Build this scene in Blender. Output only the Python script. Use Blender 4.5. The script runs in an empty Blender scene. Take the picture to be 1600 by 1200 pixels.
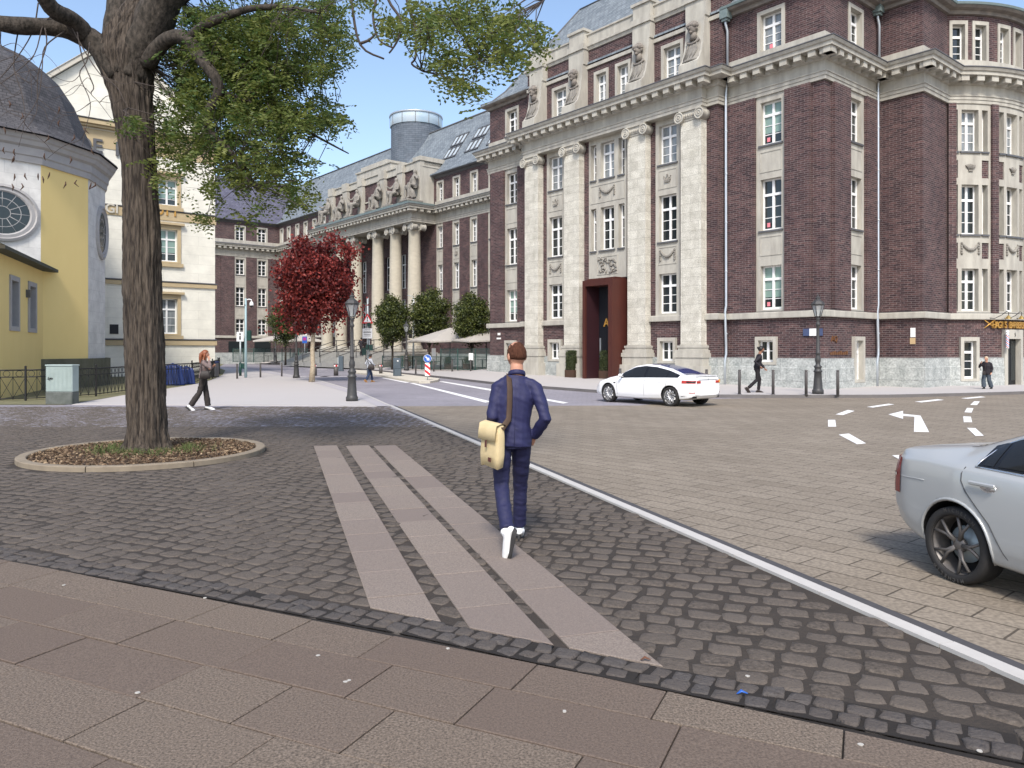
import bpy, bmesh, math, random
import numpy as np
from mathutils import Vector, Matrix, noise
V = Vector
R = math.radians
rnd = random.Random(7)
sc = bpy.context.scene
col = sc.collection
# ---------------------------------------------------------------- camera geometry used to set out the square (metres)
FL, HY, CH = 1190.0, 546.0, 1.72          # focal length in photo pixels, horizon row, eye height
def G(px, py, z=0.0):                     # point on a level plane
    Y = FL * (CH - z) / (py - HY)
    return V(((px - 800) / FL * Y, Y, z))
def W(px, py, Y):                         # point at a known distance
    return V(((px - 800) / FL * Y, Y, CH + (HY - py) * Y / FL))
def zat(py, Y): return CH + (HY - py) * Y / FL

cam = bpy.data.cameras.new("camera"); co = bpy.data.objects.new("camera", cam); col.objects.link(co)
cam.sensor_fit = 'HORIZONTAL'; cam.sensor_width = 36; cam.lens = 36 * FL / 1600
cam.shift_y = -(600 - HY) / 1600; cam.clip_start = .1; cam.clip_end = 3000
co.location = (0, 0, CH); co.rotation_euler = (R(90), 0, 0)
sc.camera = co

# ---------------------------------------------------------------- light
SUN_EL, SUN_AZ = R(48), R(-176)           # azimuth from +Y towards +X : sun stands behind the camera on the left
wd = bpy.data.worlds.new("World"); sc.world = wd; wd.use_nodes = True
nt = wd.node_tree; nt.nodes.clear()
sky = nt.nodes.new('ShaderNodeTexSky'); sky.sky_type = 'NISHITA'; sky.sun_disc = False
sky.sun_elevation = SUN_EL; sky.sun_rotation = SUN_AZ; sky.air_density = 1.0; sky.dust_density = 1.9; sky.ozone_density = 0.7
bg = nt.nodes.new('ShaderNodeBackground'); bg.inputs[1].default_value = .15
wo = nt.nodes.new('ShaderNodeOutputWorld')
nt.links.new(sky.outputs[0], bg.inputs[0]); nt.links.new(bg.outputs[0], wo.inputs[0])
sl = bpy.data.lights.new("sun", 'SUN'); sl.energy = 2.15; sl.angle = R(11); sl.color = (1, .945, .87)
so = bpy.data.objects.new("sun", sl); col.objects.link(so)
sd = V((math.sin(SUN_AZ) * math.cos(SUN_EL), math.cos(SUN_AZ) * math.cos(SUN_EL), math.sin(SUN_EL)))
so.rotation_euler = sd.to_track_quat('Z', 'Y').to_euler(); so.location = sd * 60
sc.view_settings.view_transform = 'Standard'; sc.view_settings.look = 'None'; sc.view_settings.exposure = .80
sc.view_settings.gamma = 1
sc.cycles.max_bounces = 6; sc.cycles.transparent_max_bounces = 6

# ---------------------------------------------------------------- materials
def nd(m, t, **kw):
    n = m.node_tree.nodes.new(t)
    for k, v in kw.items(): setattr(n, k, v)
    return n
def mat(name, c, rough=.75, metal=0, spec=.4, c2=None, ns=3.0, stretch=(1, 1, 1), amt=1.0, bump=0, bs=20, var=None, varamt=1.0, trans=0, coat=0, det=6, alpha=1):
    m = bpy.data.materials.new(name); m.use_nodes = True
    L = m.node_tree.links.new; P = m.node_tree.nodes['Principled BSDF']
    P.inputs['Roughness'].default_value = rough; P.inputs['Metallic'].default_value = metal
    P.inputs['Specular IOR Level'].default_value = spec; P.inputs['Coat Weight'].default_value = coat
    P.inputs['Base Color'].default_value = (*c, 1)
    out = None
    if c2 or bump:
        tc = nd(m, 'ShaderNodeTexCoord'); mp = nd(m, 'ShaderNodeMapping'); mp.inputs['Scale'].default_value = stretch
        L(tc.outputs['Object'], mp.inputs['Vector'])
    if c2:
        n = nd(m, 'ShaderNodeTexNoise'); n.inputs['Scale'].default_value = ns; n.inputs['Detail'].default_value = det
        n.inputs['Roughness'].default_value = .62
        L(mp.outputs[0], n.inputs['Vector'])
        r = nd(m, 'ShaderNodeMapRange'); r.inputs[1].default_value = .5 - .28 / amt; r.inputs[2].default_value = .5 + .28 / amt
        L(n.outputs[0], r.inputs[0])
        mx = nd(m, 'ShaderNodeMix', data_type='RGBA'); mx.inputs[6].default_value = (*c, 1); mx.inputs[7].default_value = (*c2, 1)
        L(r.outputs[0], mx.inputs[0]); out = mx.outputs[2]
    if var:                                # per-piece tint held in a point attribute
        a = nd(m, 'ShaderNodeAttribute', attribute_name='tint')
        mv = nd(m, 'ShaderNodeMix', data_type='RGBA'); mv.inputs[7].default_value = (*var, 1)
        if out: L(out, mv.inputs[6])
        else: mv.inputs[6].default_value = (*c, 1)
        mm = nd(m, 'ShaderNodeMath', operation='MULTIPLY'); mm.inputs[1].default_value = varamt; L(a.outputs['Fac'], mm.inputs[0]); L(mm.outputs[0], mv.inputs[0]); out = mv.outputs[2]
    if out: L(out, P.inputs['Base Color'])
    if bump:
        n2 = nd(m, 'ShaderNodeTexNoise'); n2.inputs['Scale'].default_value = bs; n2.inputs['Detail'].default_value = 6
        L(mp.outputs[0], n2.inputs['Vector'])
        b = nd(m, 'ShaderNodeBump'); b.inputs['Strength'].default_value = bump; b.inputs['Distance'].default_value = .02
        L(n2.outputs[0], b.inputs['Height']); L(b.outputs[0], P.inputs['Normal'])
    if trans:
        t = nd(m, 'ShaderNodeBsdfTranslucent'); ms = nd(m, 'ShaderNodeMixShader'); ms.inputs[0].default_value = trans
        if out: L(out, t.inputs[0])
        else: t.inputs[0].default_value = (*c, 1)
        o = m.node_tree.nodes['Material Output']
        L(P.outputs[0], ms.inputs[1]); L(t.outputs[0], ms.inputs[2]); L(ms.outputs[0], o.inputs[0])
    if alpha < 1:
        P.inputs['Alpha'].default_value = alpha
    return m
def brickmat(name, c1, c2, cm, bw, bh, mortar, coord='UV', rot=0, off=.5, rough=.85, bump=.5, ns=1.2, dirt=None, spec=.3, sq=1.0, smooth=.1, fine=0):
    m = bpy.data.materials.new(name); m.use_nodes = True
    L = m.node_tree.links.new; P = m.node_tree.nodes['Principled BSDF']; P.inputs['Roughness'].default_value = rough
    P.inputs['Specular IOR Level'].default_value = spec
    tc = nd(m, 'ShaderNodeTexCoord'); mp = nd(m, 'ShaderNodeMapping'); mp.inputs['Rotation'].default_value = (0, 0, rot)
    L(tc.outputs[coord], mp.inputs['Vector'])
    b = nd(m, 'ShaderNodeTexBrick'); b.offset = off
    for k, v in (('Scale', 1), ('Mortar Size', mortar), ('Mortar Smooth', smooth), ('Bias', 0), ('Brick Width', bw), ('Row Height', bh)): b.inputs[k].default_value = v
    b.inputs['Color1'].default_value = (*c1, 1); b.inputs['Color2'].default_value = (*c2, 1); b.inputs['Mortar'].default_value = (*cm, 1)
    L(mp.outputs[0], b.inputs['Vector'])
    n = nd(m, 'ShaderNodeTexNoise'); n.inputs['Scale'].default_value = ns; n.inputs['Detail'].default_value = 7; n.inputs['Roughness'].default_value = .65
    L(tc.outputs[coord], n.inputs['Vector'])
    r = nd(m, 'ShaderNodeMapRange'); r.inputs[1].default_value = .3; r.inputs[2].default_value = .72
    L(n.outputs[0], r.inputs[0])
    mx = nd(m, 'ShaderNodeMix', data_type='RGBA'); mx.blend_type = 'MULTIPLY'; mx.inputs[0].default_value = 1
    rr = nd(m, 'ShaderNodeMix', data_type='RGBA'); rr.inputs[6].default_value = (*(dirt or (.7, .7, .7)), 1); rr.inputs[7].default_value = (1.15, 1.15, 1.15, 1)
    L(r.outputs[0], rr.inputs[0]); L(b.outputs[0], mx.inputs[6]); L(rr.outputs[2], mx.inputs[7]); res = mx.outputs[2]
    if fine:
        n3 = nd(m, 'ShaderNodeTexNoise'); n3.inputs['Scale'].default_value = fine; n3.inputs['Detail'].default_value = 3
        L(tc.outputs[coord], n3.inputs['Vector'])
        r3 = nd(m, 'ShaderNodeMapRange'); r3.inputs[1].default_value = .35; r3.inputs[2].default_value = .65; r3.inputs[3].default_value = .78; r3.inputs[4].default_value = 1.2
        L(n3.outputs[0], r3.inputs[0])
        m3 = nd(m, 'ShaderNodeMix', data_type='RGBA'); m3.blend_type = 'MULTIPLY'; m3.inputs[0].default_value = 1
        L(res, m3.inputs[6]); L(r3.outputs[0], m3.inputs[7]); res = m3.outputs[2]
    L(res, P.inputs['Base Color'])
    bp = nd(m, 'ShaderNodeBump'); bp.inputs['Strength'].default_value = bump; bp.inputs['Distance'].default_value = .01; bp.invert = True
    L(b.outputs['Fac'], bp.inputs['Height']); L(bp.outputs[0], P.inputs['Normal'])
    return m
M = {}
M['brick'] = brickmat('klinker brick', (.122, .066, .062), (.048, .028, .031), (.205, .178, .165), .31, .088, .0085, ns=.9, dirt=(.62, .6, .66), fine=9)
M['stone'] = mat('shell limestone', (.52, .50, .435), .85, c2=(.30, .28, .245), ns=1.7, stretch=(1.6, 1.6, .42), bump=.35, bs=14)
M['ashlar'] = brickmat('limestone blocks', (.62, .60, .53), (.53, .51, .45), (.34, .32, .28), .9, .42, .006, ns=2.2, dirt=(.74, .73, .7), fine=22)
M['reveal'] = mat('plain limestone', (.42, .40, .35), .85, c2=(.34, .32, .26), ns=2.5)
M['plinth'] = brickmat('grey marble plinth', (.46, .47, .45), (.38, .40, .39), (.22, .22, .22), 1.9, .95, .006, ns=2.6, dirt=(.55, .58, .58), fine=12)
M['weath'] = mat('weathered stone', (.30, .27, .23), .9, c2=(.12, .105, .10), ns=2.5, stretch=(1, 1, 2), bump=.4, bs=12)
M['statue'] = mat('weathered statue stone', (.32, .30, .26), .9, c2=(.14, .13, .12), ns=3.5, bump=.4, bs=15)
M['slate'] = brickmat('slate tiles', (.235, .265, .285), (.16, .185, .205), (.07, .085, .10), .34, .2, .012, ns=1.0, dirt=(.7, .72, .76))
M['slated'] = brickmat('dark slate', (.14, .14, .19), (.095, .095, .135), (.05, .05, .07), .34, .2, .012, ns=1.0)
M['bell'] = brickmat('grey church slates', (.105, .10, .105), (.07, .068, .072), (.03, .03, .032), .3, .16, .012, ns=1.4)
M['white'] = mat('white window paint', (.80, .80, .79), .4)
M['glass'] = mat('window glass', (.018, .024, .026), .04, spec=.7)
M['glassg'] = mat('glass with pale blind', (.24, .34, .30), .12, spec=.6, c2=(.16, .25, .22), ns=.7, amt=.6)
M['glassl'] = mat('glass with net curtain', (.30, .32, .33), .1, spec=.7, c2=(.08, .10, .11), ns=1.8, stretch=(3, 3, .6))
M['copper'] = mat('green copper flashing', (.19, .24, .235), .55, c2=(.12, .16, .16), ns=4)
M['lead'] = mat('dark lead', (.075, .078, .085), .5, c2=(.12, .12, .125), ns=3)
M['zinc'] = mat('zinc pipe', (.45, .49, .53), .35, metal=.55)
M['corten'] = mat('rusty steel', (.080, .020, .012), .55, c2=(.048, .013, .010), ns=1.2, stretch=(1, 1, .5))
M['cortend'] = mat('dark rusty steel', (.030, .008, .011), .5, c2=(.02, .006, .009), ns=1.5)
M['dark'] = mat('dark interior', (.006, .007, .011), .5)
M['gold'] = mat('gilt letters', (.55, .30, .07), .4, metal=.4)
M['black'] = mat('black paint', (.012, .012, .013), .5)
M['iron'] = mat('dark grey iron', (.038, .038, .040), .5, c2=(.055, .054, .052), ns=8)
M['postgrey'] = mat('grey bollard paint', (.085, .078, .076), .55)
M['rubber'] = mat('tyre rubber', (.022, .021, .021), .75, bump=.1, bs=60)
def wloc(o):
    p = V((0, 0, 0))
    while o is not None: p = p + o.location; o = o.parent
    return p
# ---------------------------------------------------------------- mesh builder
class MB:
    def __init__(s): s.v = []; s.f = []; s.mi = []; s.uv = []; s.sm = []
    def quad(s, pts, uv=None, m=0, sm=False):
        k = len(s.v); s.v += [tuple(p) for p in pts]; s.f.append(tuple(range(k, k + len(pts)))); s.mi.append(m); s.uv.append(uv); s.sm.append(sm)
    def box(s, c, d, m=0, rz=0, M4=None, bev=0):
        hx, hy, hz = d[0] / 2, d[1] / 2, d[2] / 2
        cs, sn = math.cos(rz), math.sin(rz)
        if bev:
            b = min(bev, hx * .9, hy * .9, hz * .9)
            pts = []
            for z, e in ((-hz, b), (-hz + b, 0), (hz - b, 0), (hz, b)):
                pts.append([(-hx + e, -hy + b, z), (-hx + b, -hy + e, z), (hx - b, -hy + e, z), (hx - e, -hy + b, z), (hx - e, hy - b, z), (hx - b, hy - e, z), (-hx + b, hy - e, z), (-hx + e, hy - b, z)])
            ring = []
            for l in pts:
                q = []
                for x, y, z in l:
                    p = V((c[0] + x * cs - y * sn, c[1] + x * sn + y * cs, c[2] + z)); q.append(M4 @ p if M4 else p)
                ring.append(q)
            s.loft(ring, m=m, caps=True); return
        P = []
        for z in (-hz, hz):
            for x, y in ((-hx, -hy), (hx, -hy), (hx, hy), (-hx, hy)):
                p = V((c[0] + x * cs - y * sn, c[1] + x * sn + y * cs, c[2] + z)); P.append(M4 @ p if M4 else p)
        for f in ((3, 2, 1, 0), (4, 5, 6, 7), (0, 1, 5, 4), (1, 2, 6, 5), (2, 3, 7, 6), (3, 0, 4, 7)): s.quad([P[i] for i in f], m=m)
    def loft(s, rings, m=0, closed=True, caps=False, sm=False):
        k = len(s.v); n = len(rings[0])
        for r in rings: s.v += [tuple(p) for p in r]
        for i in range(len(rings) - 1):
            for j in range(n if closed else n - 1):
                a = k + i * n + j; b = k + i * n + (j + 1) % n
                s.f.append((a, b, b + n, a + n)); s.mi.append(m); s.uv.append(None); s.sm.append(sm)
        if caps:
            s.f.append(tuple(range(k + n - 1, k - 1, -1))); s.mi.append(m); s.uv.append(None); s.sm.append(False)
            e = k + (len(rings) - 1) * n
            s.f.append(tuple(range(e, e + n))); s.mi.append(m); s.uv.append(None); s.sm.append(False)
    def tube(s, pts, rad, n=8, m=0, caps=True, sm=True, flat=1.0, up=None):
        pts = [V(p) for p in pts]
        if not hasattr(rad, '__len__'): rad = [rad] * len(pts)
        rings = []; pu = V(up) if up else None
        for i, p in enumerate(pts):
            t = (pts[min(i + 1, len(pts) - 1)] - pts[max(i - 1, 0)]).normalized()
            if pu is None: pu = V((0, 0, 1)) if abs(t.z) < .9 else V((0, 1, 0))
            a = pu.cross(t)
            if a.length < 1e-4: a = V((1, 0, 0)).cross(t)
            a.normalize(); b = t.cross(a).normalized(); pu = b
            rr = rad[i]; ra, rb = (rr if hasattr(rr, '__len__') else (rr, rr * flat))
            rings.append([p + a * (ra * math.cos(2 * math.pi * j / n)) + b * (rb * math.sin(2 * math.pi * j / n)) for j in range(n)])
        s.loft(rings, m, True, caps, sm)
    def lathe(s, prof, c=(0, 0, 0), n=16, m=0, sm=True, caps=True, M4=None):
        rings = []
        for r, z in prof:
            q = [V((c[0] + r * math.cos(2 * math.pi * j / n), c[1] + r * math.sin(2 * math.pi * j / n), c[2] + z)) for j in range(n)]
            rings.append([M4 @ p for p in q] if M4 else q)
        s.loft(rings, m, True, caps, sm)
    def ball(s, c, r, n=10, m=0, M4=None):
        rx, ry, rz = r if hasattr(r, '__len__') else (r, r, r)
        rings = []
        for i in range(n + 1):
            th = math.pi * i / n; zz = -math.cos(th); rr = max(math.sin(th), 1e-3)
            q = [V((c[0] + rx * rr * math.cos(2 * math.pi * j / (n + 2)), c[1] + ry * rr * math.sin(2 * math.pi * j / (n + 2)), c[2] + rz * zz)) for j in range(n + 2)]
            rings.append([M4 @ p for p in q] if M4 else q)
        s.loft(rings, m, True, True, True)
    def slabpoly(s, pts, z0, z1, m=0, bev=0):      # extruded flat polygon (xy list)
        n = len(pts)
        s.quad([(p[0], p[1], z1) for p in pts], m=m)
        for i in range(n):
            a, b = pts[i], pts[(i + 1) % n]
            s.quad([(a[0], a[1], z0), (b[0], b[1], z0), (b[0], b[1], z1), (a[0], a[1], z1)], m=m)
    def mesh(s, name, mats, off=None):
        me = bpy.data.meshes.new(name)
        vv = s.v if off is None else [(x - off[0], y - off[1], z - off[2]) for x, y, z in s.v]
        me.from_pydata(vv, [], s.f)
        for m in mats: me.materials.append(M[m] if isinstance(m, str) else m)
        me.polygons.foreach_set('material_index', s.mi); me.polygons.foreach_set('use_smooth', s.sm)
        if any(u is not None for u in s.uv):
            ul = me.uv_layers.new(name='UVMap'); arr = []
            for f, u in zip(s.f, s.uv):
                if u is None: u = [(s.v[i][0] + s.v[i][1], s.v[i][2]) for i in f]
                for q in u: arr += [q[0], q[1]]
            ul.data.foreach_set('uv', arr)
        me.update(); return me
    def build(s, name, mats, parent=None, world=True, weld=False):
        if isinstance(mats, (str, bpy.types.Material)): mats = [mats]
        off = wloc(parent) if (parent is not None and world) else None
        me = s.mesh(name, mats, off)
        if weld:
            bm = bmesh.new(); bm.from_mesh(me); bmesh.ops.remove_doubles(bm, verts=bm.verts, dist=1e-4); bmesh.ops.recalc_face_normals(bm, faces=bm.faces); bm.to_mesh(me); bm.free()
        return obj(name, me, parent)
def obj(name, me, parent=None, loc=None, rot=None):
    o = bpy.data.objects.new(name, me); col.objects.link(o)
    if parent is not None: o.parent = parent
    if loc is not None: o.location = loc
    if rot is not None: o.rotation_euler = rot
    return o
def tag(o, label, cat, group=None):
    o['label'] = label; o['category'] = cat
    if group: o['group'] = group
    return o
def thing(name, label, cat, loc=(0, 0, 0), rz=0, group=None, scale=1):
    o = bpy.data.objects.new(name, None); col.objects.link(o); o.empty_display_size = .3
    o.location = loc; o.rotation_euler = (0, 0, rz); o.scale = (scale,) * 3
    return tag(o, label, cat, group)
def struct(o, kind='structure'): o['kind'] = kind; return o
def dup(root, loc, rz=0, label=None, scale=None):
    r = root.copy(); col.objects.link(r); r.location = loc; r.rotation_euler = (0, 0, rz)
    if scale: r.scale = (scale,) * 3
    if label: r['label'] = label
    for ch in list(root.children):
        c = ch.copy(); col.objects.link(c); c.parent = r
        for g in ch.children:
            d = g.copy(); col.objects.link(d); d.parent = c
    return r
def remesh(mb, voxel, smooth=4, disp=None):
    me = mb.mesh('tmp', []); o = bpy.data.objects.new('tmp', me); col.objects.link(o)
    md = o.modifiers.new('r', 'REMESH'); md.mode = 'VOXEL'; md.voxel_size = voxel; md.use_smooth_shade = True
    if smooth: s = o.modifiers.new('s', 'SMOOTH'); s.iterations = smooth; s.factor = .5
    dg = bpy.context.evaluated_depsgraph_get(); dg.update()
    r = bpy.data.meshes.new_from_object(o.evaluated_get(dg)); bpy.data.objects.remove(o); bpy.data.meshes.remove(me)
    if disp:
        nn_ = [v.normal.copy() for v in r.vertices]
        for v, n_ in zip(r.vertices, nn_): v.co += n_ * disp(v.co, n_)
    r.polygons.foreach_set('use_smooth', [True] * len(r.polygons))
    return r
FONT = None
def text_mb(mb, s, size, M4, m=0, depth=.02, bold=False, align='CENTER', width=1.0):
    cu = bpy.data.curves.new('t', 'FONT'); cu.body = s; cu.size = size; cu.extrude = depth; cu.align_x = align
    if bold: cu.offset = size * .02
    o = bpy.data.objects.new('t', cu); col.objects.link(o)
    dg = bpy.context.evaluated_depsgraph_get(); dg.update()
    me = bpy.data.meshes.new_from_object(o.evaluated_get(dg))
    k = len(mb.v)
    for v in me.vertices: mb.v.append(tuple(M4 @ V((v.co.x * width, v.co.y, v.co.z))))
    for p in me.polygons: mb.f.append(tuple(i + k for i in p.vertices)); mb.mi.append(m); mb.uv.append(None); mb.sm.append(False)
    bpy.data.objects.remove(o); bpy.data.meshes.remove(me)
def frameM(o, x, z):                       # matrix: text plane with x right, text-up = z, out = x cross z
    x = V(x).normalized(); z = V(z).normalized(); n = x.cross(z)
    return Matrix(((x.x, z.x, n.x, o[0]), (x.y, z.y, n.y, o[1]), (x.z, z.z, n.z, o[2]), (0, 0, 0, 1)))
def np_mesh(name, verts, faces4, mats, tint=None, smooth=False, mi=None):
    me = bpy.data.meshes.new(name); nv, nf = len(verts), len(faces4); k = faces4.shape[1]
    me.vertices.add(nv); me.vertices.foreach_set('co', np.ascontiguousarray(verts, dtype=np.float32).ravel())
    me.loops.add(nf * k); me.loops.foreach_set('vertex_index', np.ascontiguousarray(faces4, dtype=np.int32).ravel())
    me.polygons.add(nf); me.polygons.foreach_set('loop_start', np.arange(nf, dtype=np.int32) * k)
    try: me.polygons.foreach_set('loop_total', np.full(nf, k, dtype=np.int32))
    except Exception: pass
    me.polygons.foreach_set('use_smooth', [smooth] * nf)
    if mi is not None: me.polygons.foreach_set('material_index', np.ascontiguousarray(mi, dtype=np.int32))
    for m in mats: me.materials.append(M[m] if isinstance(m, str) else m)
    if tint is not None:
        a = me.attributes.new('tint', 'FLOAT', 'POINT'); a.data.foreach_set('value', np.ascontiguousarray(tint, dtype=np.float32))
    me.update(calc_edges=True); return me
# ================================================================ GROUND
rng = np.random.default_rng(5)
e1 = V((.638, -.770, 0)); n1 = V((-.770, -.638, 0)); e2 = V((.770, .638, 0))
GA = math.atan2(e1.y, e1.x)
M['paver'] = brickmat('beige concrete pavers', (.238, .203, .160), (.204, .172, .134), (.075, .062, .048), .54, .27, .009, coord='Object', rot=-GA, ns=.5, dirt=(.89, .88, .87), off=.5, fine=30, bump=.25, smooth=.3)
M['lavender'] = brickmat('grey violet setts', (.265, .250, .275), (.235, .222, .245), (.18, .17, .185), .24, .12, .006, coord='Object', rot=-GA, ns=.25, dirt=(.85, .85, .85), bump=.2)
M['pale'] = mat('pale fine paving', (.44, .415, .40), .85, c2=(.415, .39, .375), ns=.5, amt=.5)
M['palek'] = mat('pale kerb band', (.40, .375, .39), .85, c2=(.37, .35, .36), ns=.7, amt=.5)
M['kerb'] = mat('dark kerb stone', (.115, .105, .105), .85, c2=(.16, .15, .145), ns=2)
M['paint'] = mat('white road paint', (.80, .80, .79), .7, c2=(.70, .69, .67), ns=9, amt=.6)
M['kerbwhite'] = mat('white edge stone', (.52, .50, .47), .8, c2=(.42, .40, .375), ns=5, amt=.7)
M['asph'] = mat('dark gutter', (.075, .073, .078), .9, c2=(.055, .053, .056), ns=12)
M['joint'] = mat('dark wet joint sand', (.016, .013, .011), .92, c2=(.022, .018, .015), ns=7, bump=.4, bs=40)
M['joint2'] = mat('brown joint sand', (.052, .041, .032), .92, c2=(.028, .023, .019), ns=4, bump=.5, bs=50)
M['sett'] = mat('basalt setts', (.052, .042, .034), .78, c2=(.128, .105, .085), ns=34, amt=1.5, bump=.55, bs=70, var=(.112, .093, .077), spec=.35)
M['settd'] = mat('dark border setts', (.048, .040, .036), .78, c2=(.10, .09, .084), ns=30, bump=.6, bs=60, var=(.08, .067, .058))
M['slab'] = mat('flamed granite slabs', (.074, .058, .044), .78, c2=(.235, .185, .142), ns=85, amt=1.9, det=4, bump=.3, bs=150, var=(.112, .080, .064), spec=.35, varamt=.6)
M['slabg'] = mat('grey granite strips', (.165, .134, .113), .78, c2=(.275, .228, .190), ns=85, amt=2.0, det=4, bump=.25, bs=140, var=(.175, .140, .122), spec=.35, varamt=.7)
M['dirt'] = mat('dirt and weeds', (.115, .095, .062), .95, c2=(.055, .060, .028), ns=1.5, bump=.5, bs=20)
M['verge'] = mat('weedy verge', (.20, .175, .105), .95, c2=(.10, .11, .045), ns=3, bump=.4, bs=25)

def sheet(name, pts, z, m):
    b = MB(); b.quad([(p[0], p[1], z) for p in pts]); return struct(b.build(name, m))
sheet('ground', [(-400, -60), (400, -60), (400, 600), (-400, 600)], -.09, 'lavender')
sheet('road', [(-70, 17), (60, 17), (60, 150), (-70, 150)], -.006, 'lavender')
# beige paved roadway right of the white edge line
kd = V((.3145, -.949, 0)); kl = G(608, 635); kn = V((.949, .3145, 0))
def kline(Y, off=0): return kl + kd * ((Y - kl.y) / kd.y) + kn * off
kfar = [(342, 565.6), (400, 568), (450, 570.3), (480, 572), (560, 577.3), (590, 580), (633, 585), (668, 588.6), (700, 592), (764, 599.7), (840, 606.5), (920, 612.7), (1010, 618.5), (1110, 621.3), (1200, 621.8), (1290, 622), (1390, 621.5), (1500, 619), (1600, 616), (1760, 608)]
KF = [G(*p) for p in kfar]
pv = [kline(-4, .25), kline(23.0, .25), G(1000, 633.5), G(1112, 623)] + KF[14:] + [V((60, 40, 0)), V((60, -4, 0))]
sheet('roadway', pv, 0.0, 'paver')
# white edge stones with the dark gutter
b = MB(); Y = 23.4; k = 0
while Y > -1:
    Y2 = Y - .95
    a0, a1, b0, b1 = kline(Y, .025), kline(Y, .135), kline(Y2 + .006, .025), kline(Y2 + .006, .135)
    b.slabpoly([a0, b0, b1, a1], -.05, .014 + rnd.uniform(0, .003)); Y = Y2
struct(b.build('edge_stones', 'kerbwhite'))
b = MB(); b.slabpoly([kline(23.2, .138), kline(-1, .138), kline(-1, .235), kline(23.2, .235)], -.05, .006); struct(b.build('gutter', 'asph'))

# far pavement with its kerb
A = V((31 * (1288 - 800) / FL, 31, 0))            # main corner of the brick building
def tpx(px, d=0):                                 # distance along the main facade, leftwards from A, of a photo column
    k = (px - 800) / FL; x0 = A.x + n1.x * d; y0 = A.y + n1.y * d
    return (x0 - k * y0) / (.638 + .770 * k)
def FM(t, d=0): return A - e1 * t + n1 * d
back = [V((-39, 100, .5)), V((-36, 97, .5)), V((-30, 94, .45)), V((-25.5, 88, .45)), V((-16.5, 77, .45)), V((-12.5, 72, .45)), V((-8, 66, .40)), V((-5.2, 62.5, .38)), V((-2.5, 56, .34)),
        FM(22.6, .2) + V((0, 0, .36)), FM(18, .9) + V((0, 0, .31)), FM(13, .9) + V((0, 0, .25)), FM(8.5, .9) + V((0, 0, .2)), FM(4.5, .2) + V((0, 0, .15)), FM(2.5, .1) + V((0, 0, .12)), FM(0, .1) + V((0, 0, .10)),
        A + e2 * 4.4 + V((0, 0, .10)), A + e2 * 6.5 + V((0, 0, .09)), A + e2 * 12 + V((0, 0, .1)), A + e2 * 24 + V((0, 0, .1))]
b = MB()
for i in range(len(KF) - 1):
    a, c = KF[i], KF[i + 1]; p, q = back[i], back[i + 1]
    up = V((0, 0, .105)); w = V((0, 0, -.1))
    ka, kc = a + (p - a).normalized() * .14, c + (q - c).normalized() * .14
    b.quad([a + w, c + w, c + up, a + up], m=1); b.quad([a + up, c + up, kc + up, ka + up], m=1)
    b.quad([ka + up + V((0, 0, .001)), kc + up + V((0, 0, .001)), q, p], m=0)
    far = V((0, 40, 0)) if i < 15 else e2 * 25
    b.quad([p, q, q + far, p + far], m=0)
struct(b.build('pavement', ['pale', 'kerb']))

# pale forecourt on the left
kp = [(339.5, 574.5), (380, 577), (419, 580.5), (455, 587), (488, 592.5), (524, 603), (560, 613.5), (590, 627), (608, 635.2)]
lb = [(112, 632.5), (195, 617.5), (240, 611), (300, 601.5), (330, 594), (348, 586), (352, 579), (341, 574)]
PO = [G(*p) for p in kp]; LB = [G(*p) for p in lb]
b = MB(); pts = PO + LB; b.slabpoly(pts, -.05, .012); struct(b.build('forecourt', 'pale'))
b = MB()
for i in range(len(PO) - 1):
    a, c = PO[i], PO[i + 1]
    t = (c - a).normalized(); nn = V((-t.y, t.x, 0));  nn = nn if nn.x > 0 else -nn
    w0, w1 = .004 * a.y + .05, .004 * c.y + .05
    b.quad([a + V((0, 0, .018)) - nn * w0 * 2.5, c + V((0, 0, .018)) - nn * w1 * 2.5, c + V((0, 0, .018)), a + V((0, 0, .018))], m=0)
    b.quad([a + V((0, 0, .022)), c + V((0, 0, .022)), c + nn * w1 * .6 + V((0, 0, .022)), a + nn * w0 * .6 + V((0, 0, .022))], m=1)
struct(b.build('forecourt_kerb', ['palek', 'kerbwhite']))
sheet('verge', [LB[0] + V((-.25, 0, 0)), V((-60, 23.6, 0)), V((-60, 90, 0)), V((-34, 90, 0)), LB[7], LB[6], LB[5], LB[4], LB[3], LB[2], LB[1]], .006, 'verge')

# slab pavement edge arc (foreground)
arc_px = [(-560, 800), (-200, 842), (0, 873), (185, 906), (370, 941), (645, 992), (800, 1026), (987, 1066), (1205, 1109), (1400, 1149), (1600, 1190), (1900, 1258), (2300, 1360)]
ARC = [G(*p) for p in arc_px]
def arc_y(x):
    for a, c in zip(ARC, ARC[1:]):
        if a.x <= x <= c.x: return a.y + (c.y - a.y) * (x - a.x) / (c.x - a.x)
    return ARC[0].y if x < ARC[0].x else ARC[-1].y
arc_ys = np.array([[p.x, p.y] for p in ARC])
def arc_np(x): return np.interp(x, arc_ys[:, 0], arc_ys[:, 1])
sheet('cobble_bed', [ARC[0] + V((-25, 6, 0)), V((-60, 23.0, 0)), kline(23, .03), kline(1.5, .03)] + ARC[::-1], -.008, 'joint2')
sheet('slab_bed', ARC[::-1] + [V((-12, -3, 0)), V((8, -3, 0))], -.014, 'joint')
b = MB()
for a, c in zip(ARC, ARC[1:]):
    t = (c - a).normalized(); nn = V((-t.y, t.x, 0)) * .262; b.quad([a + V((0, 0, -.0055)), c + V((0, 0, -.0055)), c + nn + V((0, 0, -.0055)), a + nn + V((0, 0, -.0055))])
struct(b.build('border_bed', 'joint'))
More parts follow.
